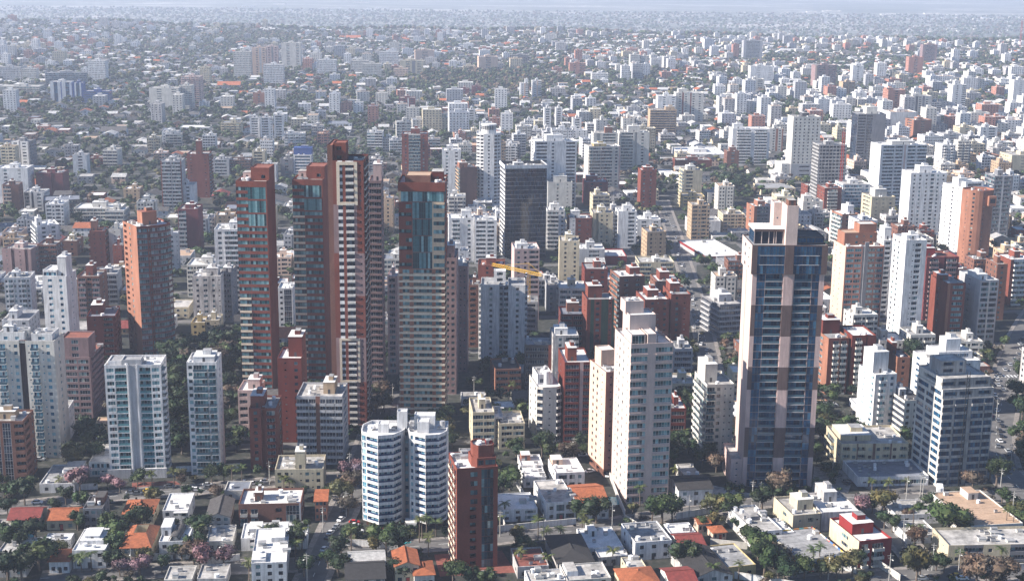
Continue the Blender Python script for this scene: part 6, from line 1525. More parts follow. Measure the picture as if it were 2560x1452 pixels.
# barrel vault and dome
vx, vy = at_z(432, 1353, 7)
m = MB()
for k in range(10):
    a0, a1 = math.pi*k/10, math.pi*(k+1)/10
    m.face([(1.9*math.cos(a0), 0, 1.9*math.sin(a0)), (1.9*math.cos(a0), 12, 1.9*math.sin(a0)), (1.9*math.cos(a1), 12, 1.9*math.sin(a1)), (1.9*math.cos(a1), 0, 1.9*math.sin(a1))], 'tile_grey')
m.obj('vault', label='grey barrel vault on the roof of the white house at lower left', cat='roof vault', loc=(vx, vy + 1, 6.7))
# garden walls
gw = [((1500, 1128), (1545, 1250)), ((1545, 1250), (1562, 1290)), ((1812, 1300), (1876, 1368)), ((1630, 1345), (1560, 1300)), ((1235, 1330), (1440, 1310)), ((100, 1230), (245, 1222)), ((380, 1400), (470, 1395)),
      ((500, 1412), (600, 1400)), ((1240, 1250), (1262, 1325)), ((1775, 1362), (1868, 1372)), ((2080, 1418), (2140, 1432)), ((2190, 1412), (2250, 1452)), ((1820, 1442), (1990, 1470)), ((440, 1180), (600, 1172)), ((1290, 1210), (1310, 1245)),
      ((250, 1195), (440, 1190)), ((2400, 1432), (2560, 1424)), ((1690, 1298), (1850, 1268)), ((862, 1362), (1010, 1372)), ((620, 1360), (760, 1352))]
for (a, c) in gw:
    A, C_ = at_z(*a), at_z(*c)
    L = math.hypot(C_[0]-A[0], C_[1]-A[1]); ang = math.atan2(C_[1]-A[1], C_[0]-A[0])
    m = MB(); m.box(0, L, -.12, .12, 0, 2.5, rnd.choice(['white', 'white_old', 'offwhite'])); m.box(-.02, L + .02, -.17, .17, 2.5, 2.62, 'offwhite', bottom=True)
    o = m.obj('garden_wall', cat='wall', loc=(*A, 0), group='garden walls between the plots'); o.rotation_euler = (0, 0, ang)
    later_label(o, 'pale garden wall', (A[0]+C_[0])/2, (A[1]+C_[1])/2)
# pools
for (px, py, r1, r2, q) in ((60, 1340, 3.6, 2.2, 'small round pool'), (1533, 1252, 3.2, 4.5, 'turquoise pool'), (990, 1352, 6, 3.2, 'green-tiled pool terrace')):
    x, y = at_z(px, py); m = MB()
    m.prism([(r1*math.cos(t*math.pi/8), r2*math.sin(t*math.pi/8)) for t in range(16)], 0, .12, 'offwhite', 'pool_water')
    o = m.obj('pool', cat='pool', loc=(x, y, .02)); later_label(o, q, x, y)
foot_hash()

# ------------------------------------------------------------------ vegetation
def ico():
    t = (1 + 5**.5) / 2
    v = np.array([(-1,t,0),(1,t,0),(-1,-t,0),(1,-t,0),(0,-1,t),(0,1,t),(0,-1,-t),(0,1,-t),(t,0,-1),(t,0,1),(-t,0,-1),(-t,0,1)], float)
    v /= np.linalg.norm(v[0])
    f = np.array([(0,11,5),(0,5,1),(0,1,7),(0,7,10),(0,10,11),(1,5,9),(5,11,4),(11,10,2),(10,7,6),(7,1,8),(3,9,4),(3,4,2),(3,2,6),(3,6,8),(3,8,9),(4,9,5),(2,4,11),(6,2,10),(8,6,7),(9,8,1)])
    return v, f
IV, IF = ico()
def crown_arrays(seed, clumps, leaves, size, flat=.75, core=.82):
    """unit crown: leaf faces over irregular clumps; returns verts and triangles (a leaf is two)"""
    r = np.random.RandomState(seed)
    V, F, nv = [], [], 0
    cs = []
    for k in range(clumps):
        a = r.uniform(0, 2*np.pi); rad = r.uniform(.25, .68) * (0 if k == 0 else 1); z = r.uniform(-.35, .45) * flat
        cs.append((rad*np.cos(a), rad*np.sin(a), z, r.uniform(.34, .54)))
    for (x, y, z, s) in cs:
        j = IV * s * core * r.uniform(.75, 1.12, (12, 1))
        j[:, 2] *= .8
        V.append(j + (x, y, z)); F.append(IF + nv); nv += 12
    per = leaves // clumps
    for (x, y, z, s) in cs:
        d = r.normal(size=(per, 3)); d[:, 2] += .25; d /= np.linalg.norm(d, axis=1)[:, None]
        c = d * s * r.uniform(.82, 1.14, (per, 1)); c[:, 2] *= .82
        c += (x, y, z)
        nrm = d + r.normal(scale=.55, size=(per, 3)); nrm /= np.linalg.norm(nrm, axis=1)[:, None]
        t = np.cross(nrm, r.normal(size=(per, 3))); t /= np.linalg.norm(t, axis=1)[:, None]
        b_ = np.cross(nrm, t)
        sz = size * r.uniform(.6, 1.3, (per, 1))
        q = np.stack([c - t*sz, c - b_*sz*.6, c + t*sz, c + b_*sz*.6], 1).reshape(-1, 3)
        V.append(q)
        i = np.arange(per)[:, None]*4 + nv
        F.append(np.concatenate([i + (0, 1, 2), i + (0, 2, 3)], 0)); nv += per*4
    return np.concatenate(V), np.concatenate(F)
CROWN = {}
def crown_mesh(var, leaf):
    if (var, leaf) not in CROWN:
        V, F = crown_arrays(100 + var, 9, 620, .085, core=.86)
        CROWN[(var, leaf)] = np_mesh('crown', V, F, [leaf])
    return CROWN[(var, leaf)]
tm = MB()
def limb(m, a, c, r0, r1, n=6):
    a, c = Vector(a), Vector(c)
    q = (c-a).to_track_quat('Z', 'Y').to_matrix()
    i = len(m.v)
    for p, r_ in ((a, r0), (c, r1)):
        for k in range(n): m.v.append(tuple(p + q @ Vector((r_*math.cos(2*math.pi*k/n), r_*math.sin(2*math.pi*k/n), 0))))
    for k in range(n):
        l = (k+1) % n
        m.f.append((i+k, i+l, i+n+l, i+n+k)); m.m.append(m.mi('bark'))
limb(tm, (0, 0, 0), (.02, 0, .75), .07, .05)
for a in range(4): limb(tm, (.02, 0, .62), (.42*math.cos(a*1.6), .42*math.sin(a*1.6), 1.15), .035, .015, 5)
TRUNK = tm.mesh('trunk')
def tree(x, y, r, leaf='leaf_green', phrase=None, z=0, h=1.0):
    o = bpy.data.objects.new('broadleaf_tree', None); COL.objects.link(o)
    o.location = (x, y, z); o.scale = (r, r, r*h); o.rotation_euler = (0, 0, rnd.uniform(0, 6.28))
    o['category'] = 'tree'; o['group'] = 'broadleaf trees among the buildings'
    link(TRUNK, 'trunk', o)
    link(crown_mesh(rnd.randrange(6), leaf), 'crown', o, loc=(0, 0, 1.22))
    sz = 'small' if r < 3.4 else 'large' if r > 5.6 else 'mid-sized'
    c = {'leaf_green': 'green', 'leaf_dark': 'dark green', 'leaf_olive': 'olive', 'leaf_brown': 'dry brownish', 'leaf_pink': 'pink-flowering'}[leaf]
    later_label(o, phrase or f'{sz} {c} tree', x, y)
    return o
# palms: one frond mesh, curved with leaflets
def frond_mesh(seed):
    r = random.Random(seed); m = MB()
    L = 1.0; n = 9; P = []
    for k in range(n+1):
        t = k / n
        P.append(Vector((t*L*.95, 0, .38*t - .72*t*t)))
    for k in range(n):
        a, c = P[k], P[k+1]
        w = .22 * math.sin(math.pi*min(1, (k+.7)/n*.9 + .08))
        for s_ in (-1, 1):
            tip = Vector((w*.55, s_*w, -w*.55))
            m.face([tuple(a), tuple(a + (c-a)*.8), tuple(a + (c-a)*.9 + tip), tuple(a + (c-a)*.35 + tip)], 'leaf_palm')
    return m.mesh('frond')
FR = [frond_mesh(1)]
pt = MB()
pv = [(0, 0, 0), (.15, 0, 2.5), (.2, .05, 5), (.15, .05, 7.2)]
for k in range(3): limb(pt, pv[k], pv[k+1], .26 - .045*k, .22 - .045*k, 7)
PTR = pt.mesh('trunk')
def palm(x, y, hs=1.0, fs=3.0):
    o = bpy.data.objects.new('palm_tree', None); COL.objects.link(o)
    o.location = (x, y, 0); o.rotation_euler = (0, 0, rnd.uniform(0, 6.28)); o['category'] = 'palm'; o['group'] = 'palm trees by the streets'
    t = link(PTR, 'trunk', o); t.scale = (1, 1, hs)
    for k in range(13):
        f = link(FR[0], 'frond', o, loc=(.15, .05, 7.2*hs))
        f.scale = (fs, fs, fs)
        f.rotation_euler = (0, rnd.uniform(-.75, .35), k*2.4)
    later_label(o, 'tall palm' if hs > 1.1 else 'short palm' if hs < .8 else 'palm', x, y)
NT = 0
near_trees = [  # px, py of the foot, radius, leaf
 (62, 1262, 6, 'leaf_dark'), (20, 1290, 4.5, 'leaf_dark'), (200, 1230, 5.5, 'leaf_pink'), (165, 1262, 4, 'leaf_dark'), (140, 1280, 3.2, 'leaf_dark'), (90, 1350, 5, 'leaf_dark'), (20, 1372, 5.5, 'leaf_dark'), (45, 1378, 4.5, 'leaf_dark'),
 (98, 1425, 7, 'leaf_green'), (20, 1450, 6.5, 'leaf_dark'), (55, 1455, 6, 'leaf_dark'), (150, 1390, 3.4, 'leaf_olive'), (195, 1325, 4, 'leaf_dark'), (280, 1360, 6, 'leaf_green'), (345, 1345, 6.5, 'leaf_dark'), (290, 1395, 5, 'leaf_green'), (285, 1425, 4, 'leaf_dark'),
 (265, 1340, 4.5, 'leaf_green'), (300, 1440, 4, 'leaf_pink'), (350, 1440, 4.6, 'leaf_pink'), (365, 1420, 4, 'leaf_olive'), (405, 1432, 3.2, 'leaf_dark'), (500, 1420, 3, 'leaf_dark'), (515, 1425, 5.2, 'leaf_pink'), (560, 1420, 4.8, 'leaf_pink'), (485, 1410, 5, 'leaf_brown'),
 (495, 1390, 5, 'leaf_dark'), (500, 1345, 5.5, 'leaf_dark'), (480, 1330, 4, 'leaf_dark'), (445, 1395, 3.6, 'leaf_dark'), (300, 1230, 3.6, 'leaf_pink'), (270, 1222, 3.2, 'leaf_pink'), (530, 1210, 4, 'leaf_dark'), (560, 1205, 3.6, 'leaf_dark'), (185, 1175, 6.5, 'leaf_olive'),
 (230, 1165, 6, 'leaf_dark'), (245, 1130, 7, 'leaf_dark'), (215, 1110, 6.5, 'leaf_dark'), (180, 1150, 4.5, 'leaf_dark'), (420, 1130, 8, 'leaf_dark'), (440, 1090, 8, 'leaf_green'), (430, 1050, 8, 'leaf_dark'), (420, 1010, 8.5, 'leaf_dark'), (440, 970, 8, 'leaf_dark'), (415, 960, 7, 'leaf_dark'),
 (455, 1135, 6, 'leaf_dark'), (560, 1080, 6, 'leaf_dark'), (575, 1030, 6.5, 'leaf_dark'), (565, 990, 7, 'leaf_dark'), (585, 950, 7, 'leaf_dark'), (555, 930, 7, 'leaf_brown'), (560, 890, 7.5, 'leaf_dark'), (575, 870, 6.5, 'leaf_dark'), (530, 900, 6, 'leaf_dark'), (430, 920, 7, 'leaf_dark'),
 (410, 900, 6, 'leaf_dark'), (450, 900, 6, 'leaf_dark'), (590, 1130, 3.4, 'leaf_dark'), (880, 1245, 6, 'leaf_brown'), (850, 1262, 5.5, 'leaf_olive'), (875, 1215, 5.5, 'leaf_pink'), (900, 1195, 4, 'leaf_pink'), (870, 1290, 4.5, 'leaf_brown'), (965, 1390, 6.5, 'leaf_green'),
 (1000, 1392, 5.5, 'leaf_dark'), (940, 1385, 3.6, 'leaf_olive'), (985, 1450, 4, 'leaf_dark'), (1015, 1455, 3, 'leaf_dark'), (1133, 1460, 5.5, 'leaf_green'), (845, 1440, 5, 'leaf_dark'), (838, 1400, 4.5, 'leaf_dark'), (820, 1420, 3.6, 'leaf_green'), (760, 1440, 4.5, 'leaf_dark'),
 (740, 1380, 4.5, 'leaf_dark'), (750, 1345, 4, 'leaf_green'), (690, 1360, 4, 'leaf_dark'), (720, 1362, 3.6, 'leaf_dark'), (660, 1370, 3.4, 'leaf_dark'), (1275, 1225, 6, 'leaf_green'), (1255, 1245, 4.5, 'leaf_dark'), (1355, 1145, 6, 'leaf_dark'), (1375, 1150, 5, 'leaf_green'),
 (1300, 1150, 4, 'leaf_dark'), (1460, 1305, 5.5, 'leaf_dark'), (1490, 1308, 5.5, 'leaf_dark'), (1430, 1290, 2.6, 'leaf_dark'), (1655, 1308, 7, 'leaf_green'), (1630, 1305, 5, 'leaf_green'), (1680, 1305, 5, 'leaf_dark'), (1780, 1300, 5.5, 'leaf_olive'), (1820, 1300, 6, 'leaf_green'),
 (1790, 1318, 3.5, 'leaf_olive'), (1905, 1275, 5.5, 'leaf_dark'), (1712, 1425, 5.5, 'leaf_dark'), (1750, 1322, 3, 'leaf_green'), (1885, 1375, 5.5, 'leaf_green'), (1895, 1405, 6, 'leaf_green'), (1910, 1440, 6, 'leaf_green'), (1935, 1420, 5.5, 'leaf_brown'), (1945, 1450, 5.5, 'leaf_dark'),
 (1960, 1460, 5, 'leaf_dark'), (2010, 1445, 4.6, 'leaf_green'), (2050, 1448, 3.6, 'leaf_dark'), (2090, 1445, 4.4, 'leaf_olive'), (2130, 1440, 4.6, 'leaf_olive'), (2140, 1425, 3.5, 'leaf_dark'), (2290, 1460, 6.5, 'leaf_olive'), (2300, 1440, 4.4, 'leaf_dark'), (2370, 1345, 8, 'leaf_green'),
 (2395, 1340, 6, 'leaf_dark'), (2285, 1375, 4.6, 'leaf_brown'), (2160, 1290, 5, 'leaf_pink'), (2180, 1282, 4, 'leaf_dark'), (2208, 1290, 5.5, 'leaf_olive'), (2210, 1320, 3.6, 'leaf_dark'), (2230, 1330, 3.4, 'leaf_dark'), (2265, 1300, 3, 'leaf_brown'), (2315, 1272, 4, 'leaf_dark'), (2300, 1290, 3, 'leaf_green'),
 (2440, 1470, 6.5, 'leaf_brown'), (2500, 1475, 6.5, 'leaf_brown'), (2360, 1430, 3.2, 'leaf_dark'), (2340, 1425, 3.4, 'leaf_green'), (2430, 1225, 5, 'leaf_brown'), (2490, 1220, 6.5, 'leaf_dark'), (2475, 1200, 5.5, 'leaf_brown'), (1945, 1250, 6.5, 'leaf_brown'), (1960, 1260, 4, 'leaf_dark'),
 (1845, 1330, 3.2, 'leaf_dark'), (2050, 1110, 5.5, 'leaf_dark'), (2060, 1060, 6, 'leaf_dark'), (2300, 930, 6, 'leaf_dark'), (2275, 905, 6.5, 'leaf_dark'), (2260, 930, 6, 'leaf_dark'), (2290, 960, 6, 'leaf_dark'), (2540, 1000, 6, 'leaf_dark'), (2550, 960, 6, 'leaf_green'), (2555, 1050, 6, 'leaf_dark'),
 (2540, 1030, 5, 'leaf_dark'), (2550, 1110, 5.5, 'leaf_dark'), (1710, 1020, 6, 'leaf_dark'), (1730, 1030, 5.5, 'leaf_dark'), (1695, 1015, 5, 'leaf_dark'), (1700, 1120, 4.5, 'leaf_dark'), (1720, 1135, 4, 'leaf_dark'), (1755, 1170, 4.5, 'leaf_dark'), (1790, 1180, 4.5, 'leaf_brown'), (1770, 1150, 4, 'leaf_dark'),
 (1835, 492, 10, 'leaf_dark'), (1855, 480, 9, 'leaf_dark'), (1820, 478, 9, 'leaf_dark'), (940, 1040, 5, 'leaf_brown'), (960, 1030, 5, 'leaf_olive'), (955, 1000, 5.5, 'leaf_brown'), (925, 1050, 4.5, 'leaf_brown'), (1120, 1060, 5, 'leaf_dark'), (1130, 1120, 4.5, 'leaf_dark'),
]
for (px, py, r_, lf) in near_trees:
    x, y = at_z(px, py); tree(x, y, r_*1.08, lf, h=rnd.uniform(.85, 1.1)); NT += 1; add_foot(x, y, r_*.7)
palms = [(711, 1230, .9), (725, 1232, .8), (878, 1375, 1.15), (853, 1398, .95), (1048, 1355, 1.35), (1055, 1345, 1.0), (1070, 1390, 1.0), (930, 1352, .8), (1066, 1330, .8), (1090, 1340, .8), (660, 1358, .8), (755, 1372, 1.1), (740, 1402, 1.0), (1600, 1265, 1.1), (1456, 1335, 1.1), (1465, 1342, .9), (1345, 1352, 1.2),
 (1300, 1425, 1.0), (1370, 1432, .9), (1532, 1412, .8), (1330, 1385, .7), (1400, 1345, .5), (1365, 1348, .5), (1845, 1455, 1.0), (1780, 1465, 1.1), (2030, 1425, 1.1), (2048, 1420, 1.2), (2105, 1435, .9), (2282, 1330, 1.4), (2275, 1345, .7), (2295, 1345, .6), (2395, 1435, 1.2), (2498, 1432, 1.3), (2180, 1230, .7), (2220, 1232, .7), (2262, 1230, .7),
 (580, 1215, 1.2), (605, 1210, 1.0), (345, 1222, .8), (380, 1220, .9), (435, 1212, .8), (230, 1428, 1.0), (205, 1430, .8), (455, 1398, .7), (500, 1360, 1.0), (280, 1380, 1.1), (622, 1452, 1.0), (1300, 1345, .6), (1250, 1330, .9), (1262, 1300, 1.0), (1240, 1215, .8), (1282, 990, .9), (1270, 1010, .7), (1380, 885, 1.1), (1395, 870, 1.0), (150, 1225, .7), (190, 1420, .7),
 (2065, 1228, .5), (2040, 1225, .6), (1712, 1105, .8), (1790, 1120, .6), (460, 880, 1.0), (420, 1140, .8), (400, 895, .9), (430, 890, .8), (2512, 1340, 1.5), (2520, 1330, 1.4), (2530, 1345, 1.5), (2400, 860, .8), (2470, 905, .9), (1820, 860, .8), (1690, 1190, .5)]
for (px, py, hs) in palms:
    x, y = at_z(px, py); palm(x, y, hs, rnd.uniform(2.5, 3.3)); add_foot(x, y, 1.2)

# ------------------------------------------------------------------ cars, poles
def car_parts():
    m = MB()
    prof = [(-2.15, .30), (-2.15, .78), (-1.75, .92), (-1.25, .95), (1.05, .95), (1.75, .86), (2.12, .70), (2.15, .30)]
    for s_ in (-.86, .86):
        pts = [(x, s_, z) for x, z in prof]
        m.face(pts if s_ < 0 else pts[::-1], 'car_paint')
    for k in range(len(prof)-1):
        (x0, z0), (x1, z1) = prof[k], prof[k+1]
        m.face([(x0, -.86, z0), (x0, .86, z0), (x1, .86, z1), (x1, -.86, z1)][::-1], 'car_paint')
    m.face([(-1.0, -.68, 1.45), (.35, -.68, 1.45), (.35, .68, 1.45), (-1.0, .68, 1.45)], 'car_paint')
    g = MB()
    lo = [(-1.7, -.82, .94), (1.15, -.82, .94), (1.15, .82, .94), (-1.7, .82, .94)]; hi = [(-1.02, -.70, 1.44), (.37, -.70, 1.44), (.37, .70, 1.44), (-1.02, .70, 1.44)]
    for k in range(4): g.face([lo[k], lo[(k+1) % 4], hi[(k+1) % 4], hi[k]], 'car_glass')
    w = MB()
    n = 12
    for s_ in (0, .2):
        w.face([(.32*math.cos(2*math.pi*k/n), s_, .32*math.sin(2*math.pi*k/n)) for k in range(n)][::(-1 if s_ else 1)], 'rubber')
    for k in range(n):
        a0, a1 = 2*math.pi*k/n, 2*math.pi*(k+1)/n
        w.face([(.32*math.cos(a0), 0, .32*math.sin(a0)), (.32*math.cos(a0), .2, .32*math.sin(a0)), (.32*math.cos(a1), .2, .32*math.sin(a1)), (.32*math.cos(a1), 0, .32*math.sin(a1))], 'rubber')
    w.face([(.17*math.cos(2*math.pi*k/8), -.01, .17*math.sin(2*math.pi*k/8)) for k in range(8)], 'metal'); w.face([(.17*math.cos(2*math.pi*k/8), .21, .17*math.sin(2*math.pi*k/8)) for k in range(8)][::-1], 'metal')
    return m.mesh('body'), g.mesh('cabin_glass'), w.mesh('wheel')
CB, CG, CW = car_parts()
def recolor(me, mat):
    c = me.copy(); c.materials.clear(); c.materials.append(MATS[mat]); return c
for nm, col in (('paint_w', (.78, .78, .79)), ('paint_s', (.42, .43, .45)), ('paint_k', (.03, .03, .035)), ('paint_g', (.14, .15, .17)), ('paint_b', (.03, .06, .22))): plain_mat(nm, col, .28, 0, .6)
CARC = [(recolor(CB, 'paint_w'), 'white'), (recolor(CB, 'paint_s'), 'silver'), (recolor(CB, 'paint_k'), 'black'), (recolor(CB, 'paint_g'), 'dark grey'), (recolor(CB, 'car_red'), 'red'), (recolor(CB, 'taxi_yellow'), 'yellow'), (recolor(CB, 'paint_b'), 'blue')]
NC = 0
def car(x, y, ang, c=None):
    global NC
    NC += 1
    me, cn = CARC[c if c is not None else rnd.choices(range(7), [6, 4, 3, 3, 1, .7, .6])[0]]
    o = bpy.data.objects.new('car', None); COL.objects.link(o); o.location = (x, y, .1); o.rotation_euler = (0, 0, ang)
    o['category'] = 'car'; o['group'] = 'cars on the streets'
    link(me, 'body', o); link(CG, 'cabin_glass', o)
    for wx in (-1.35, 1.35):
        for wy in (-.88, .68): link(CW, 'wheel', o, loc=(wx, wy, .32))
    later_label(o, ('yellow taxi' if cn == 'yellow' else cn + ' car'), x, y)
def car_px(px, py, ang, c=None): car(*at_z(px, py), ang, c)
for (px, py, a, c) in [(93, 1258, .1, 0), (225, 1244, .1, 1), (328, 1234, .1, 1), (343, 1236, .1, 3), (370, 1230, .1, 5), (386, 1231, .1, 3), (472, 1222, .1, 0), (491, 1226, .1, 0), (519, 1214, .1, 1), (522, 1221, .1, 3), (588, 1216, .1, 4), (612, 1208, .1, 0), (632, 1211, .1, 0), (664, 1205, .1, 0), (424, 1218, .1, 3),
  (853, 1300, 1.2, 0), (843, 1318, 1.2, 1), (838, 1326, 1.2, 3), (827, 1334, 1.2, 0), (821, 1345, 1.2, 2), (811, 1375, 1.25, 0), (862, 1280, 1.2, 2), (800, 1395, 1.25, 2), (870, 1268, 1.2, 3), (889, 1322, .1, 0), (895, 1330, .1, 0), (887, 1316, .1, 0), (950, 1328, .5, 4), (886, 1308, .1, 4),
  (1610, 1296, .15, 2), (1395, 1145, .1, 0), (1458, 1140, .1, 1), (1475, 1180, .5, 0), (1520, 1190, 1.3, 0), (2268, 1378, -.95, 3), (2266, 1385, -.95, 2), (2296, 1388, -1.0, 0), (2318, 1400, -1.0, 3), (2392, 1442, .0, 5), (2405, 1448, .0, 0), (2328, 1446, .1, 3), (2305, 1448, .1, 1), (2115, 1205, .8, 2), (2095, 1190, .8, 3), (2120, 1210, .8, 2),
  (1210, 1437, .1, 1), (1188, 1438, .1, 2), (85, 1152, 0, 2), (100, 1150, 0, 1), (205, 1070, 0, 1), (498, 872, .2, 0), (505, 868, .2, 3), (512, 1045, .2, 0)]: car_px(px, py, a, c)
for k in range(26):
    t = k / 26; px = 2530 - 40*math.sin(t*3) + rnd.uniform(-14, 14); py = 850 + 330*t
    car_px(px + (20 if t < .2 else 0), py, 1.5 + rnd.uniform(-.1, .1))
# white lorry by the bare concrete tower
lx, ly = at_z(2348, 1232)
o = bpy.data.objects.new('lorry', None); COL.objects.link(o); o.location = (lx, ly, .1); o.rotation_euler = (0, 0, 1.35)
o['label'] = 'white box lorry parked at the foot of the bare concrete tower'; o['category'] = 'lorry'
m = MB(); m.box(-4.5, 1.6, -1.2, 1.2, .9, 3.6, 'tank_white', bottom=True); m.obj('cargo_box', o)
m = MB(); m.box(1.9, 3.7, -1.1, 1.1, .5, 2.3, 'tank_white', bottom=True); m.box(3.7, 3.73, -.9, .9, 1.4, 2.1, 'car_glass'); m.obj('cab', o)
for wx in (-3.4, -2.2, 2.8):
    for wy in (-1.15, .95): w_ = link(CW, 'wheel', o, loc=(wx, wy, .5)); w_.scale = (1.5, 1, 1.5)
pm1 = MB(); limb(pm1, (0, 0, 0), (0, 0, 10.5), .19, .11, 7)
pm1.m = [pm1.mi('pole')] * len(pm1.f); pm1.mats[0] = 'pole'; pm1.m = [0]*len(pm1.f)
POLE = pm1.mesh('pole')
pa = MB(); pa.box(-1.1, 1.1, -.06, .06, 9.6, 9.75, 'pole', bottom=True); pa.box(-.9, .9, -.05, .05, 8.7, 8.8, 'pole', bottom=True)
for q in (-1, -.3, .6, 1): pa.box(q-.05, q+.05, -.05, .05, 9.75, 10, 'rubber')
ARM = pa.mesh('cross_arm')
pb = MB(); pb.bar((0, 0, 8.2), (0, -2.2, 9.0), .1, 'metal'); pb.box(-.16, .16, -2.8, -2.0, 8.95, 9.1, 'lamp', bottom=True)
LAMPM = pb.mesh('lamp_arm')
def pole(px, py, ang=0.0, lampy=True):
    x, y = at_z(px, py)
    o = bpy.data.objects.new('utility_pole', None); COL.objects.link(o); o.location = (x, y, 0); o.rotation_euler = (0, 0, ang)
    o['category'] = 'pole'; o['group'] = 'concrete utility poles along the streets'
    link(POLE, 'pole', o); link(ARM, 'cross_arm', o)
    if lampy: link(LAMPM, 'lamp_arm', o)
    later_label(o, 'concrete utility pole', x, y)
for q in [(674, 1212), (866, 1290), (808, 1330), (875, 1190), (1434, 1150), (1530, 1325), (1722, 1300), (1358, 1350), (2256, 1360), (2330, 1425), (2395, 1440), (2222, 1452), (2300, 1240), (2306, 1245), (2080, 1200), (2265, 1250), (2500, 1230), (2526, 1165), (2490, 1050), (2070, 1448), (768, 1452),
          (1772, 980), (1745, 870), (1735, 850), (1900, 1265), (1185, 990), (982, 1010), (1880, 1262), (560, 1420), (330, 1440), (200, 1085), (228, 1095), (2530, 1290), (1250, 1340), (2540, 1000)]: pole(*q, ang=rnd.uniform(-.3, .3))

# ------------------------------------------------------------------ the rest of the town, block by block
import mathutils.noise as mnoise
GA = R(5.0)
gc, gs = math.cos(GA), math.sin(GA)
def g2w(u, v): return gc*u - gs*v, gs*u + gc*v
def w2g(x, y): return gc*x + gs*y, -gs*x + gc*y
r6 = random.Random(42)
BX, BY = 92.0, 74.0
def hill(px, py): return ((px-1230)/190)**2 + ((py-205)/28)**2 < 1 or ((px-640)/100)**2 + ((py-92)/10)**2 < 1
def park(px, py): return (380 < px < 610 and 860 < py < 1175) or (1780 < px < 1880 and 430 < py < 500) or (1690 < px < 1790 and 590 < py < 900 and r6.random() < .5)
lots, treespots, streets = [], [], []
ROFF = [r6.uniform(0, BX) if iy > 6 else 0 for iy in range(80)]
for iy in range(6, 67):
    for ix in range(-34, 36):
        u0, v0 = ix*BX + ROFF[iy], iy*BY
        cx_, cy_ = g2w(u0 + BX/2, v0 + BY/2)
        if cy_ < 560: continue
        px, py = proj(cx_, cy_, 0)
        if px < -160 or px > 2720 or cy_ > ridge_y(cx_) - 40: continue
        far_ = cy_ > 1500
        # two rows of lots back to back
        nl = 5
        for row in (0, 1):
            for k in range(nl):
                lw = (BX - 12) / nl
                u = u0 + 6 + lw*(k + .5); v = v0 + (18 if row == 0 else BY - 18) + r6.uniform(-3, 3)
                x, y = g2w(u, v)
                lots.append((x, y, lw, 'F' if row == 0 else 'B'))
        for k in range(7 if not far_ else 5):
            treespots.append((*g2w(u0 + r6.uniform(4, BX), v0 + BY/2 + r6.uniform(-7, 7)), 'yard'))
        for k in range(6): treespots.append((*g2w(u0 + r6.uniform(5, BX), v0 + r6.choice((5.5, BY - .5)) + r6.uniform(-1, 1)), 'street'))
        for k in range(3): treespots.append((*g2w(u0 + r6.choice((5, -1)) , v0 + r6.uniform(5, BY)), 'street'))
# minor streets as one network
m = MB()
hand_zone = lambda y, x: proj(x, y, 0)[1] > 1185
for iy in range(6, 67):
    seg = [g2w(u, iy*BY) for u in np.arange(-34*BX, 36*BX, 46)]
    for a, c in zip(seg, seg[1:]):
        if hand_zone((a[1]), a[0]) or hand_zone(c[1], c[0]) or abs(a[0]) > .42*a[1] + 90 or a[1] > ridge_y(a[0]) - 60 or c[1] > ridge_y(c[0]) - 60: continue
        strip(m, [a, c], 7.5, .008, 'asphalt')
for ix in range(-34, 36):
    seg = [(g2w(ix*BX + ROFF[iy], iy*BY), g2w(ix*BX + ROFF[iy], iy*BY + BY)) for iy in range(6, 67)]
    for a, c in seg:
        if hand_zone(a[1], a[0]) or hand_zone(c[1], c[0]) or abs(a[0]) > .42*a[1] + 90 or a[1] > ridge_y(a[0]) - 60 or c[1] > ridge_y(c[0]) - 60: continue
        strip(m, [a, c], 7.5, .012, 'asphalt')
m.obj('side_streets', kind='structure')
lots.sort(key=lambda l: l[1])
WALLS = ['white', 'white', 'white', 'offwhite', 'offwhite', 'cream', 'white_old', 'lightgrey', 'tan', 'brick_red', 'brick_brown', 'peach']
FLATS = ['roof_white', 'roof_white', 'roof_dirty', 'roof_dirty', 'roof_grey', 'roof_blue', 'roof_tan']
TILES = ['tile_orange', 'tile_red', 'tile_grey', 'tile_grey', 'tile_dark', 'tile_white', 'tile_white', 'tile_grey', 'tile_grey']
CNAME = {'white': 'white', 'offwhite': 'pale', 'cream': 'cream', 'white_old': 'weathered white', 'lightgrey': 'grey', 'tan': 'tan', 'brick_red': 'red brick', 'brick_brown': 'brown brick', 'peach': 'peach', 'brick_orange': 'orange brick', 'brick_maroon': 'maroon'}
RNAME = {'tile_orange': 'orange-tiled', 'tile_red': 'red-tiled', 'tile_grey': 'grey-roofed', 'tile_dark': 'dark-roofed', 'tile_white': 'pale-roofed'}
n_house = n_apt = 0
MASS = MB(); AMASS = MB()
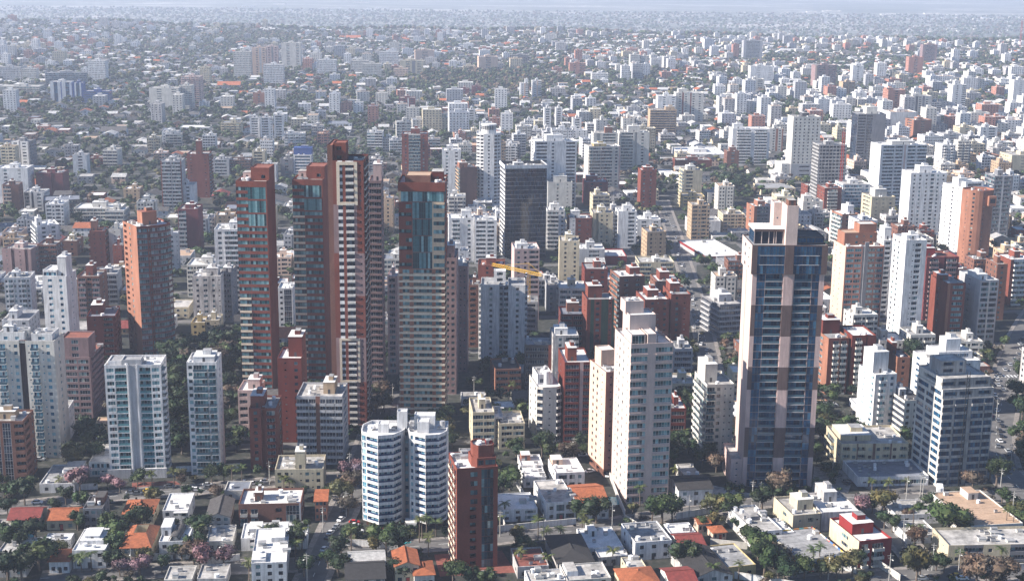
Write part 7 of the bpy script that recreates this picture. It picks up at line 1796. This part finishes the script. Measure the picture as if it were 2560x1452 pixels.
def simple_house(m, W, D, H, wl, rf, gable, M, win=True):
    if gable:
        m.box(-W/2, W/2, -D/2, D/2, 0, H, wl, wl, M)
        rh = min(W, D)*.2; o = .5
        P = lambda *p: tuple(M @ Vector(p))
        if gable == 1:
            m.face([P(-W/2-o, -D/2-o, H-.1), P(W/2+o, -D/2-o, H-.1), P(W/2+o, 0, H+rh), P(-W/2-o, 0, H+rh)], rf); m.face([P(W/2+o, D/2+o, H-.1), P(-W/2-o, D/2+o, H-.1), P(-W/2-o, 0, H+rh), P(W/2+o, 0, H+rh)], rf)
            for xx in (-W/2, W/2): m.face([P(xx, -D/2, H), P(xx, D/2, H), P(xx, 0, H+rh)], wl)
        else:
            m.face([P(-W/2-o, D/2+o, H-.1), P(-W/2-o, -D/2-o, H-.1), P(0, -D/2-o, H+rh), P(0, D/2+o, H+rh)], rf); m.face([P(W/2+o, -D/2-o, H-.1), P(W/2+o, D/2+o, H-.1), P(0, D/2+o, H+rh), P(0, -D/2-o, H+rh)], rf)
            for yy in (-D/2, D/2): m.face([P(-W/2, yy, H), P(W/2, yy, H), P(0, yy, H+rh)], wl)
    else:
        m.box(-W/2, W/2, -D/2, D/2, 0, H, wl, rf, M)
        P = lambda *p: tuple(M @ Vector(p))
        t, h2 = .3, .45
        for (a0, a1, b0, b1) in ((-W/2, W/2, -D/2, -D/2+t), (-W/2, W/2, D/2-t, D/2), (-W/2, -W/2+t, -D/2+t, D/2-t), (W/2-t, W/2, -D/2+t, D/2-t)):
            m.box(a0, a1, b0, b1, H + .003, H + h2, wl, None, M)
    if win:
        P = lambda *p: tuple(M @ Vector(p))
        nf = max(1, round(H/3.1)); fh = H/nf
        for f in range(nf):
            n = max(2, int(W/3.8))
            for k in range(n):
                x = -W/2 + W*(k+.5)/n
                m.face([P(x-.7, -D/2-.04, f*fh+.9), P(x+.7, -D/2-.04, f*fh+.9), P(x+.7, -D/2-.04, f*fh+2.3), P(x-.7, -D/2-.04, f*fh+2.3)], 'glass_dark')
            for s_ in (-1, 1):
                for k in range(2):
                    y = -D/2 + D*(k+.5)/2
                    q = [P(s_*(W/2+.04), y-.6, f*fh+.9), P(s_*(W/2+.04), y+.6, f*fh+.9), P(s_*(W/2+.04), y+.6, f*fh+2.3), P(s_*(W/2+.04), y-.6, f*fh+2.3)]
                    m.face(q if s_ > 0 else q[::-1], 'glass_dark')
def thing_house(x, y, W, D, H, wl, rf, gable, ang):
    o = bpy.data.objects.new('house', None); COL.objects.link(o); o.location = (x, y, 0); o.rotation_euler = (0, 0, ang)
    o['category'] = 'house'; o['group'] = 'low houses between the towers'
    m = MB(); I = Matrix.Identity(4)
    simple_house(m, W, D, H, wl, rf, gable, I, False)
    if not gable:
        wv = MB(); wv.v, wv.mats = m.v, m.mats
    # split roof faces into their own mesh
    wm, rm = MB(), MB()
    for f, k in zip(m.f, m.m): (rm if m.mats[k] == rf and rf != wl else wm).face([m.v[i] for i in f], m.mats[k])
    wm.obj('wall', o); rm.obj('roof', o)
    nf = max(1, round(H/3.1)); fh = H/nf
    for f in range(nf):
        n = max(2, int(W/4))
        for k in range(n):
            link(window_mesh(1.6, 1.4, 'glass', 'frame_white'), 'window', o, loc=(-W/2 + W*(k+.5)/n - .8, -D/2 - .03, f*fh + .9))
        for k in range(2): link(window_mesh(1.3, 1.4, 'glass', 'frame_white'), 'window', o, loc=(-W/2 - .03, D/2 - D*(k+.35)/2, f*fh + .9), rz=-math.pi/2)
        for k in range(2): link(window_mesh(1.3, 1.4, 'glass', 'frame_white'), 'window', o, loc=(W/2 + .03, -D/2 + D*(k+.35)/2, f*fh + .9), rz=math.pi/2)
    if not gable:
        q = MB(); qx, qy = r6.uniform(-W*.3, W*.2), r6.uniform(-D*.2, D*.3)
        if r6.random() < .5: q.cyl(qx, qy, .9, H, H + 1.4, 'tank_white'); q.obj('water_tank', o)
        else: q.box(qx, qx + 2.6, qy, qy + 2.4, H, H + 2.3, wl, rf); q.box(qx - .1, qx + 2.7, qy - .1, qy + 2.5, H + 2.3, H + 2.42, wl, rf, bottom=True); q.obj('roof_room', o)
    ph = f'{RNAME[rf]} {CNAME.get(wl, "pale")} house' if gable else f'flat-roofed {CNAME.get(wl, "pale")} house'
    later_label(o, ph, x, y)
def thing_apt(x, y, W, D, H, wl, ang, scale):
    global n_apt
    b = Bld.__new__(Bld)
    b.W, b.H, b.a, b.yc, b.scale = W, H, ang, y, scale
    c, s_ = math.cos(ang), math.sin(ang)
    b.x, b.y = x - c*W/2 + s_*D/2, y - s_*W/2 - c*D/2
    b.root = bpy.data.objects.new('apartment_block', None); COL.objects.link(b.root)
    b.root.location = (b.x, b.y, 0); b.root.rotation_euler = (0, 0, ang); b.root['category'] = 'building'; b.root['group'] = 'apartment blocks across the town'
    b.wall, b.roof, b.panes, b.bals, b.rails = MB(), MB(), MB(), MB(), MB()
    b.railmat = 'rail_glass'; b.ledge = .8; b.nwin = b.nbal = 0
    b.glass, b.frame, b.bal, b.rail = r6.choice(['glass', 'glass_dark']), 'frame_white', wl, 'solid'
    code = r6.choice(['pu', 'ba', 'lo', 'pb', 'ps', 'hb', 'gr', 'dn'])
    acc = r6.choice([wl, wl, 'brick_red', 'midgrey'])
    b.vol(0, W, 0, D, 0, H, pat(code, W), pat('ps', D), None, 'w1', (wl, acc), r6.choice(FLATS), .9, occ=False)
    a0 = r6.uniform(.15, .5)
    b.clutter(0, W, 0, D, H - .9, 4, (a0, a0 + .28, .35, .75, wl), r6.uniform(2.5, 4.5))
    b.done()
    fl = round(H/3.05)
    later_label(b.root, f'{CNAME.get(wl, "pale")} {"low" if fl < 6 else "mid-rise" if fl < 9 else "tall"} block', x, y)
TREES = []
for (x, y, lw, side) in lots:
    px, py = proj(x, y, 0)
    if py > 1178 or px < -60 or px > 2620: continue
    if hill(px, py) or park(px, py):
        for _ in range(6 if y < 1300 else 3): TREES.append((x + r6.uniform(-9, 9), y + r6.uniform(-12, 12), r6.uniform(4.5, 7.5), 'b' if r6.random() < .35 else 'g'))
        continue
    nz = mnoise.noise(Vector((x/420, y/420, 1.3))); nz2 = mnoise.noise(Vector((x/300, y/300, 7.7)))
    k = r6.random()
    right = (px - 300) / 2200
    dense = ((.62 if y < 1150 else .34 if y < 2000 else .24 if y < 2800 else .15) + .10*max(0, right)) * max(.25, 1 + 2.0*nz)
    green = (.18 if y < 1200 else .32 + .6*nz2) + (.18 if (px < 1000 and 230 < py < 560) else 0)
    if k < green:
        TREES.append((x, y, r6.uniform(5, 8), 'g')); TREES.append((x + r6.uniform(-6, 6), y + r6.uniform(-8, 8), r6.uniform(3.5, 6), 'g')); continue
    ang = GA + R(r6.uniform(-4, 4))
    apt = r6.random() < dense*.8
    W = lw * r6.uniform(.72, .93); D = r6.uniform(12, 24)
    if apt: W = max(W, 14) * (1.0 if y < 1500 else r6.choice((1, 1, 1.25, 1.7))); D = min(D, 20)
    elif y > 1150 and r6.random() < .03: W, D = r6.uniform(24, 40), r6.uniform(20, 34)
    if not free(x, y, max(W, D)*.42): continue
    wl = r6.choice(WALLS if y < 1500 else ['white', 'white', 'white', 'white', 'offwhite', 'offwhite', 'lightgrey', 'cream', 'brick_pink', 'white_old'])
    if apt:
        H = r6.uniform(9, 19)
        if y > 1700 and r6.random() < .10 + .08*max(0, right): H = r6.uniform(17, 32)
        if 1300 <= y < 2000 and r6.random() < .22: H = r6.uniform(18, 34)
        if y < 1300: H = r6.uniform(9, 30 if r6.random() < .6 else 15)
        add_foot(x, y, 7)
        if n_apt < 240:
            n_apt += 1; thing_apt(x, y, W, D, H, wl, ang, ppm(y))
        else:
            M = Matrix.Translation((x, y, 0)) @ Matrix.Rotation(ang, 4, 'Z')
            simple_house(AMASS, W, D, H, wl, r6.choice(FLATS), 0, M, True)
            AMASS.box(-W*.2, W*.15, -1, 3, H + .01, H + 3.2, wl, 'roof_white', M)
        continue
    H = r6.choice((3.4, 3.6, 6.2, 6.6, 7))
    gable = r6.choice((0, 0, 1, 2)) if y < 2200 else r6.choice((0, 1, 2))
    rf = (r6.choice(TILES) if y < 1300 else r6.choice(['tile_white', 'tile_grey', 'tile_white', 'tile_grey', 'tile_white', 'tile_grey', 'tile_orange', 'tile_dark'])) if gable else r6.choice(FLATS)
    if gable and wl in ('brick_red', 'brick_brown'): wl = 'offwhite'
    if not gable and r6.random() < .3: W *= 1.15
    add_foot(x, y, max(W, D)*.36)
    if n_house < 165:
        n_house += 1; thing_house(x, y, W, D, H, wl, rf, gable, ang)
    else:
        M = Matrix.Translation((x, y, 0)) @ Matrix.Rotation(ang, 4, 'Z')
        simple_house(MASS, W, D, H, wl, rf, gable, M, y < 2600)
print('lots', len(lots), 'houses', n_house, 'apts', n_apt, 'mass', len(MASS.f), len(AMASS.f))
MASS.obj('distant_houses', kind='stuff', label='sea of small distant houses with white, grey and tiled roofs', cat='houses')
AMASS.obj('distant_blocks', kind='stuff', label='distant pale apartment blocks scattered through the far town', cat='buildings')
for (x, y, t) in treespots:
    px, py = proj(x, y, 0)
    if py > 1178 or px < -60 or px > 2620 or y > ridge_y(x): continue
    r_ = r6.uniform(3.2, 5.6) if t == 'yard' else r6.uniform(2.6, 4.4)
    if y > 1100: r_ *= 1.35
    TREES.append((x, y, r_, r6.choice('gggggbo')))
TREES = [t for t in TREES if free(t[0], t[1], t[2]*.25)]
# near fill: bushes and small trees in the yards of the hand-built part
na = 0
for _ in range(1500):                       # garages and annexes round the tower feet
    if na >= 75: break
    px, py = r6.uniform(-20, 2580), r6.uniform(900, 1240)
    if park(px, py): continue
    x, y = at_z(px, py)
    W, D = r6.uniform(7, 13), r6.uniform(7, 12)
    if not free(x, y, max(W, D)*.55): continue
    wl = r6.choice(['white', 'offwhite', 'white_old', 'lightgrey', 'brick_brown', 'cream'])
    thing_house(x, y, W, D, r6.choice((3.2, 3.4, 4.0)), wl, r6.choice(FLATS + ['terracotta_floor', 'roof_dark']), 0, GA + R(r6.uniform(-5, 5))); add_foot(x, y, max(W, D)*.5); na += 1
nq = 0
for _ in range(1500):
    if nq >= 70: break
    px, py = r6.uniform(0, 2560), r6.uniform(880, 1235)
    x, y = at_z(px, py)
    if park(px, py) or not free(x, y, 2.2): continue
    a = GA + r6.choice((0, math.pi/2))
    for k in range(r6.randrange(1, 4)):
        qx, qy = x - math.sin(a)*2.7*k, y + math.cos(a)*2.7*k
        if free(qx, qy, 1.6) or k == 0: car(qx, qy, a + r6.uniform(-.05, .05)); nq += 1
    add_foot(x, y, 5)
for _ in range(7000):
    px, py = r6.uniform(-20, 2580), r6.uniform(860, 1475)
    x, y = at_z(px, py); r_ = r6.uniform(1.3, 3.9) if py > 1230 else r6.uniform(1.8, 5.4)
    if free(x, y, r_*.55): TREES.append((x, y, r_, r6.choice('gggddddbo'))); add_foot(x, y, r_*.22)
TREES.sort(key=lambda t: t[1])
KM = {'g': 'leaf_green', 'b': 'leaf_brown', 'o': 'leaf_olive', 'd': 'leaf_dark'}
named, rest = [], []
for t in TREES:
    if t[2] >= 2.6 and len(named) < 300 - NT: named.append(t)
    else: rest.append(t)
for (x, y, r_, k) in named: tree(x, y, r_, KM[k], h=r6.uniform(.8, 1.1))
# the rest of the greenery: real crowns joined by distance
def mass_trees(name, items, lod, label):
    prot = []
    for s_ in range(5):
        if lod == 0: prot.append(crown_arrays(500+s_, 6, 108, .15))
        elif lod == 1: prot.append(crown_arrays(600+s_, 4, 16, .22, core=.95))
        elif lod == 3: prot.append((IV*(.9, .9, .7)*np.random.RandomState(s_).uniform(.75, 1.1, (12, 1)), IF))
        else: prot.append(crown_arrays(700+s_, 2, 4, .3, core=1.25))
    rs = np.random.RandomState(5)
    for leaf in ('leaf_green', 'leaf_brown', 'leaf_olive', 'leaf_dark'):
        sel = [t for t in items if KM[t[3]] == leaf]
        if not sel: continue
        Vs, Fs, nv = [], [], 0
        for (x, y, r_, _k) in sel:
            V, F = prot[rs.randint(5)]
            a = rs.uniform(0, 6.28); c, s2 = np.cos(a), np.sin(a)
            hz = rs.uniform(.75, 1.1)
            gz = ground_z(x, y)
            q = np.stack([x + r_*(c*V[:, 0] - s2*V[:, 1]), y + r_*(s2*V[:, 0] + c*V[:, 1]), gz + r_*(hz*V[:, 2] + (1.0 if lod else 1.1))], 1)
            Vs.append(q); Fs.append(F + nv); nv += len(V)
        link(np_mesh(name, np.concatenate(Vs), np.concatenate(Fs), [leaf]), name, kind='stuff', label=label.format({'leaf_green': 'green', 'leaf_brown': 'dry brownish', 'leaf_olive': 'olive', 'leaf_dark': 'dark green'}[leaf]), cat='trees')
A = [t for t in rest if t[1] < 1150]; B_ = [t for t in rest if 1150 <= t[1] < 2100]; C_ = [t for t in rest if t[1] >= 2100]
extra = []
for _ in range(7500):
    y = r6.uniform(2100, 4000); x = r6.uniform(-.41, .41)*y
    extra.append((x, y, r6.uniform(4, 7.5), r6.choice('gggbo')))
print('trees', len(named), len(A), len(B_), len(C_))
mass_trees('yard_greenery', A, 0, '{} trees and shrubs filling yards between the towers')
mass_trees('town_treetops', B_, 1, '{} treetops among the mid-distance houses')
mass_trees('far_treetops', C_ + extra, 2, '{} far treetops fading into haze')
# far plain beyond the edge of the town: sheds and tiny houses
FM = MB()
for _ in range(4200):
    y = 4250 + 4600*r6.random()**1.4; x = r6.uniform(-.42, .42)*y
    if y < ridge_y(x) + 150: continue
    cl = math.sin(x*.004 + 2)*math.sin(y*.005 + x*.001)
    if cl < -.1 and r6.random() < .75: continue
    W, D, H = r6.uniform(8, 20), r6.uniform(8, 16), r6.uniform(3, 6)
    z = ground_z(x, y)
    FM.box(-W/2, W/2, -D/2, D/2, 0, H, r6.choice(['white', 'offwhite', 'white_old']), r6.choice(['roof_white', 'roof_white', 'roof_tan']), Matrix.Translation((x, y, z)))
for (px, py, w, d) in [(905, 8, 110, 60), (955, 22, 90, 50), (870, 30, 70, 50), (1130, 38, 80, 40), (1210, 42, 70, 40), (1300, 44, 60, 36), (1240, 52, 90, 60), (1380, 56, 110, 40), (900, 40, 130, 30), (1740, 34, 160, 60), (2080, 30, 120, 60), (2230, 38, 140, 50), (2330, 36, 100, 50), (2030, 32, 70, 50),
                       (620, 18, 90, 60), (700, 12, 80, 50), (820, 22, 90, 50), (560, 36, 60, 40), (250, 38, 50, 40), (1450, 34, 100, 30), (1560, 30, 50, 30), (1900, 70, 200, 30), (2060, 72, 160, 20), (60, 70, 60, 40), (1600, 70, 60, 30), (380, 64, 50, 30), (2460, 50, 120, 50)]:
    x, y = at_z(px, py, -90)
    n = max(2, int(w/14))
    for k in range(n): FM.box(-w/2 + w*k/n, -w/2 + w*(k+.7)/n, -d/2, d/2, 0, r6.uniform(5, 8), 'offwhite', 'roof_dirty', Matrix.Translation((x, y, -90)))
FM.obj('far_plain_sheds', kind='stuff', label='tiny pale sheds and houses scattered over the hazy plain', cat='buildings')
xt = []
for _ in range(15000):
    y = 3950 + 4600*r6.random()**1.3; x = r6.uniform(-.42, .42)*y
    if y < ridge_y(x): continue
    xt.append((x, y, r6.uniform(5, 10), r6.choice('ggb')))
mass_trees('plain_treetops', xt, 3, '{} scrub and treetops on the hazy plain')
# cars along the side streets of the middle distance
nc = 0
for _ in range(4000):
    if nc >= 120: break
    iy = r6.randrange(7, 17); ix = r6.randrange(-8, 9)
    if r6.random() < .5:
        x, y = g2w(ix*BX + r6.uniform(0, BX), iy*BY + r6.choice((-2, 2))); a = GA
    else:
        x, y = g2w(ix*BX + ROFF[iy] + r6.choice((-2, 2)), iy*BY + r6.uniform(4, BY - 4)); a = GA + math.pi/2
    px, py = proj(x, y, 0)
    if not (0 < px < 2560 and 560 < py < 1170) or not free(x, y, 1.5): continue
    car(x, y, a); add_foot(x, y, 2.6); nc += 1
for k in range(30):
    px = 1668 + 4*k + r6.uniform(-10, 10); py = 540 + 14*k
    x, y = at_z(px + (k*-.2), py); car(x, y, 1.2 + r6.uniform(-.2, .2))

# ------------------------------------------------------------------ haze
m = MB()
x0, x1, y0, y1, z0, z1 = -8900, 8900, -350, 15500, -92, 232
m.box(x0, x1, y0, y1, z0, z1, 'white', bottom=True)
me = m.mesh('haze'); me.materials.clear()
hm = bpy.data.materials.new('haze'); hm.use_nodes = True
nt = hm.node_tree; nt.nodes.clear()
pv_ = nt.nodes.new('ShaderNodeVolumePrincipled')
pv_.inputs['Color'].default_value = (.70, .79, 1.0, 1)
pv_.inputs['Density'].default_value = HAZE_DENSITY
pv_.inputs['Anisotropy'].default_value = .12
on = nt.nodes.new('ShaderNodeOutputMaterial')
nt.links.new(pv_.outputs[0], on.inputs['Volume'])
me.materials.append(hm)
link(me, 'haze', kind='stuff', label='pale blue haze over the town and the far plain', cat='haze')

# ------------------------------------------------------------------ labels by neighbourhood
ORD = ['leftmost', 'second from left', 'third from left', 'fourth from left', 'fifth from left', 'sixth from left', 'seventh from left', 'eighth from left', 'ninth from left', 'tenth from left', 'eleventh from left', 'twelfth from left', 'thirteenth from left', 'fourteenth from left']
LM = [(s_.split(',')[0], x, y) for s_, x, y in LANDMARKS if 2 <= len(s_.split(',')[0].split()) <= 8]
ded = {}
for s_, x, y in LM: ded.setdefault(s_, (s_, x, y))
LM = list(ded.values())
lmx = np.array([(x, y) for _, x, y in LM])
byl = {}
for o, ph, x, y in FACTS:
    d = np.hypot(lmx[:, 0]-x, (lmx[:, 1]-y)*.8)
    k = int(d.argmin())
    s_, ax, ay = LM[k]
    p0, p1 = proj(x, y, 0), proj(ax, ay, 0)
    dx, dy = p0[0]-p1[0], (y-ay)
    if abs(x-ax) > abs(dy): rel = 'left of' if dx < 0 else 'right of'
    else: rel = 'in front of' if dy < 0 else 'behind'
    byl.setdefault((ph, rel, s_), []).append((p0[0], o))
for (ph, rel, s_), L in byl.items():
    L.sort(key=lambda t: t[0])
    for i, (_, o) in enumerate(L):
        if len(L) == 1: o['label'] = f'{ph} {rel} the {s_}'
        elif i < len(ORD) and i == len(L)-1 and len(L) > 1: o['label'] = f'rightmost {ph} {rel} the {s_}'
        elif i < len(ORD):
            t = ORD[i].split(' ')
            o['label'] = f'{t[0]} {ph} {rel} the {s_}' if i == 0 else f'{ph} {rel} the {s_}, {ORD[i]}'
for o in bpy.data.objects:
    l = o.get('label')
    if l and len(l.split()) > 16: o['label'] = ' '.join(l.split()[:16])
print('objects', len(bpy.data.objects), 'windows', TOTAL, 'tris', 0)
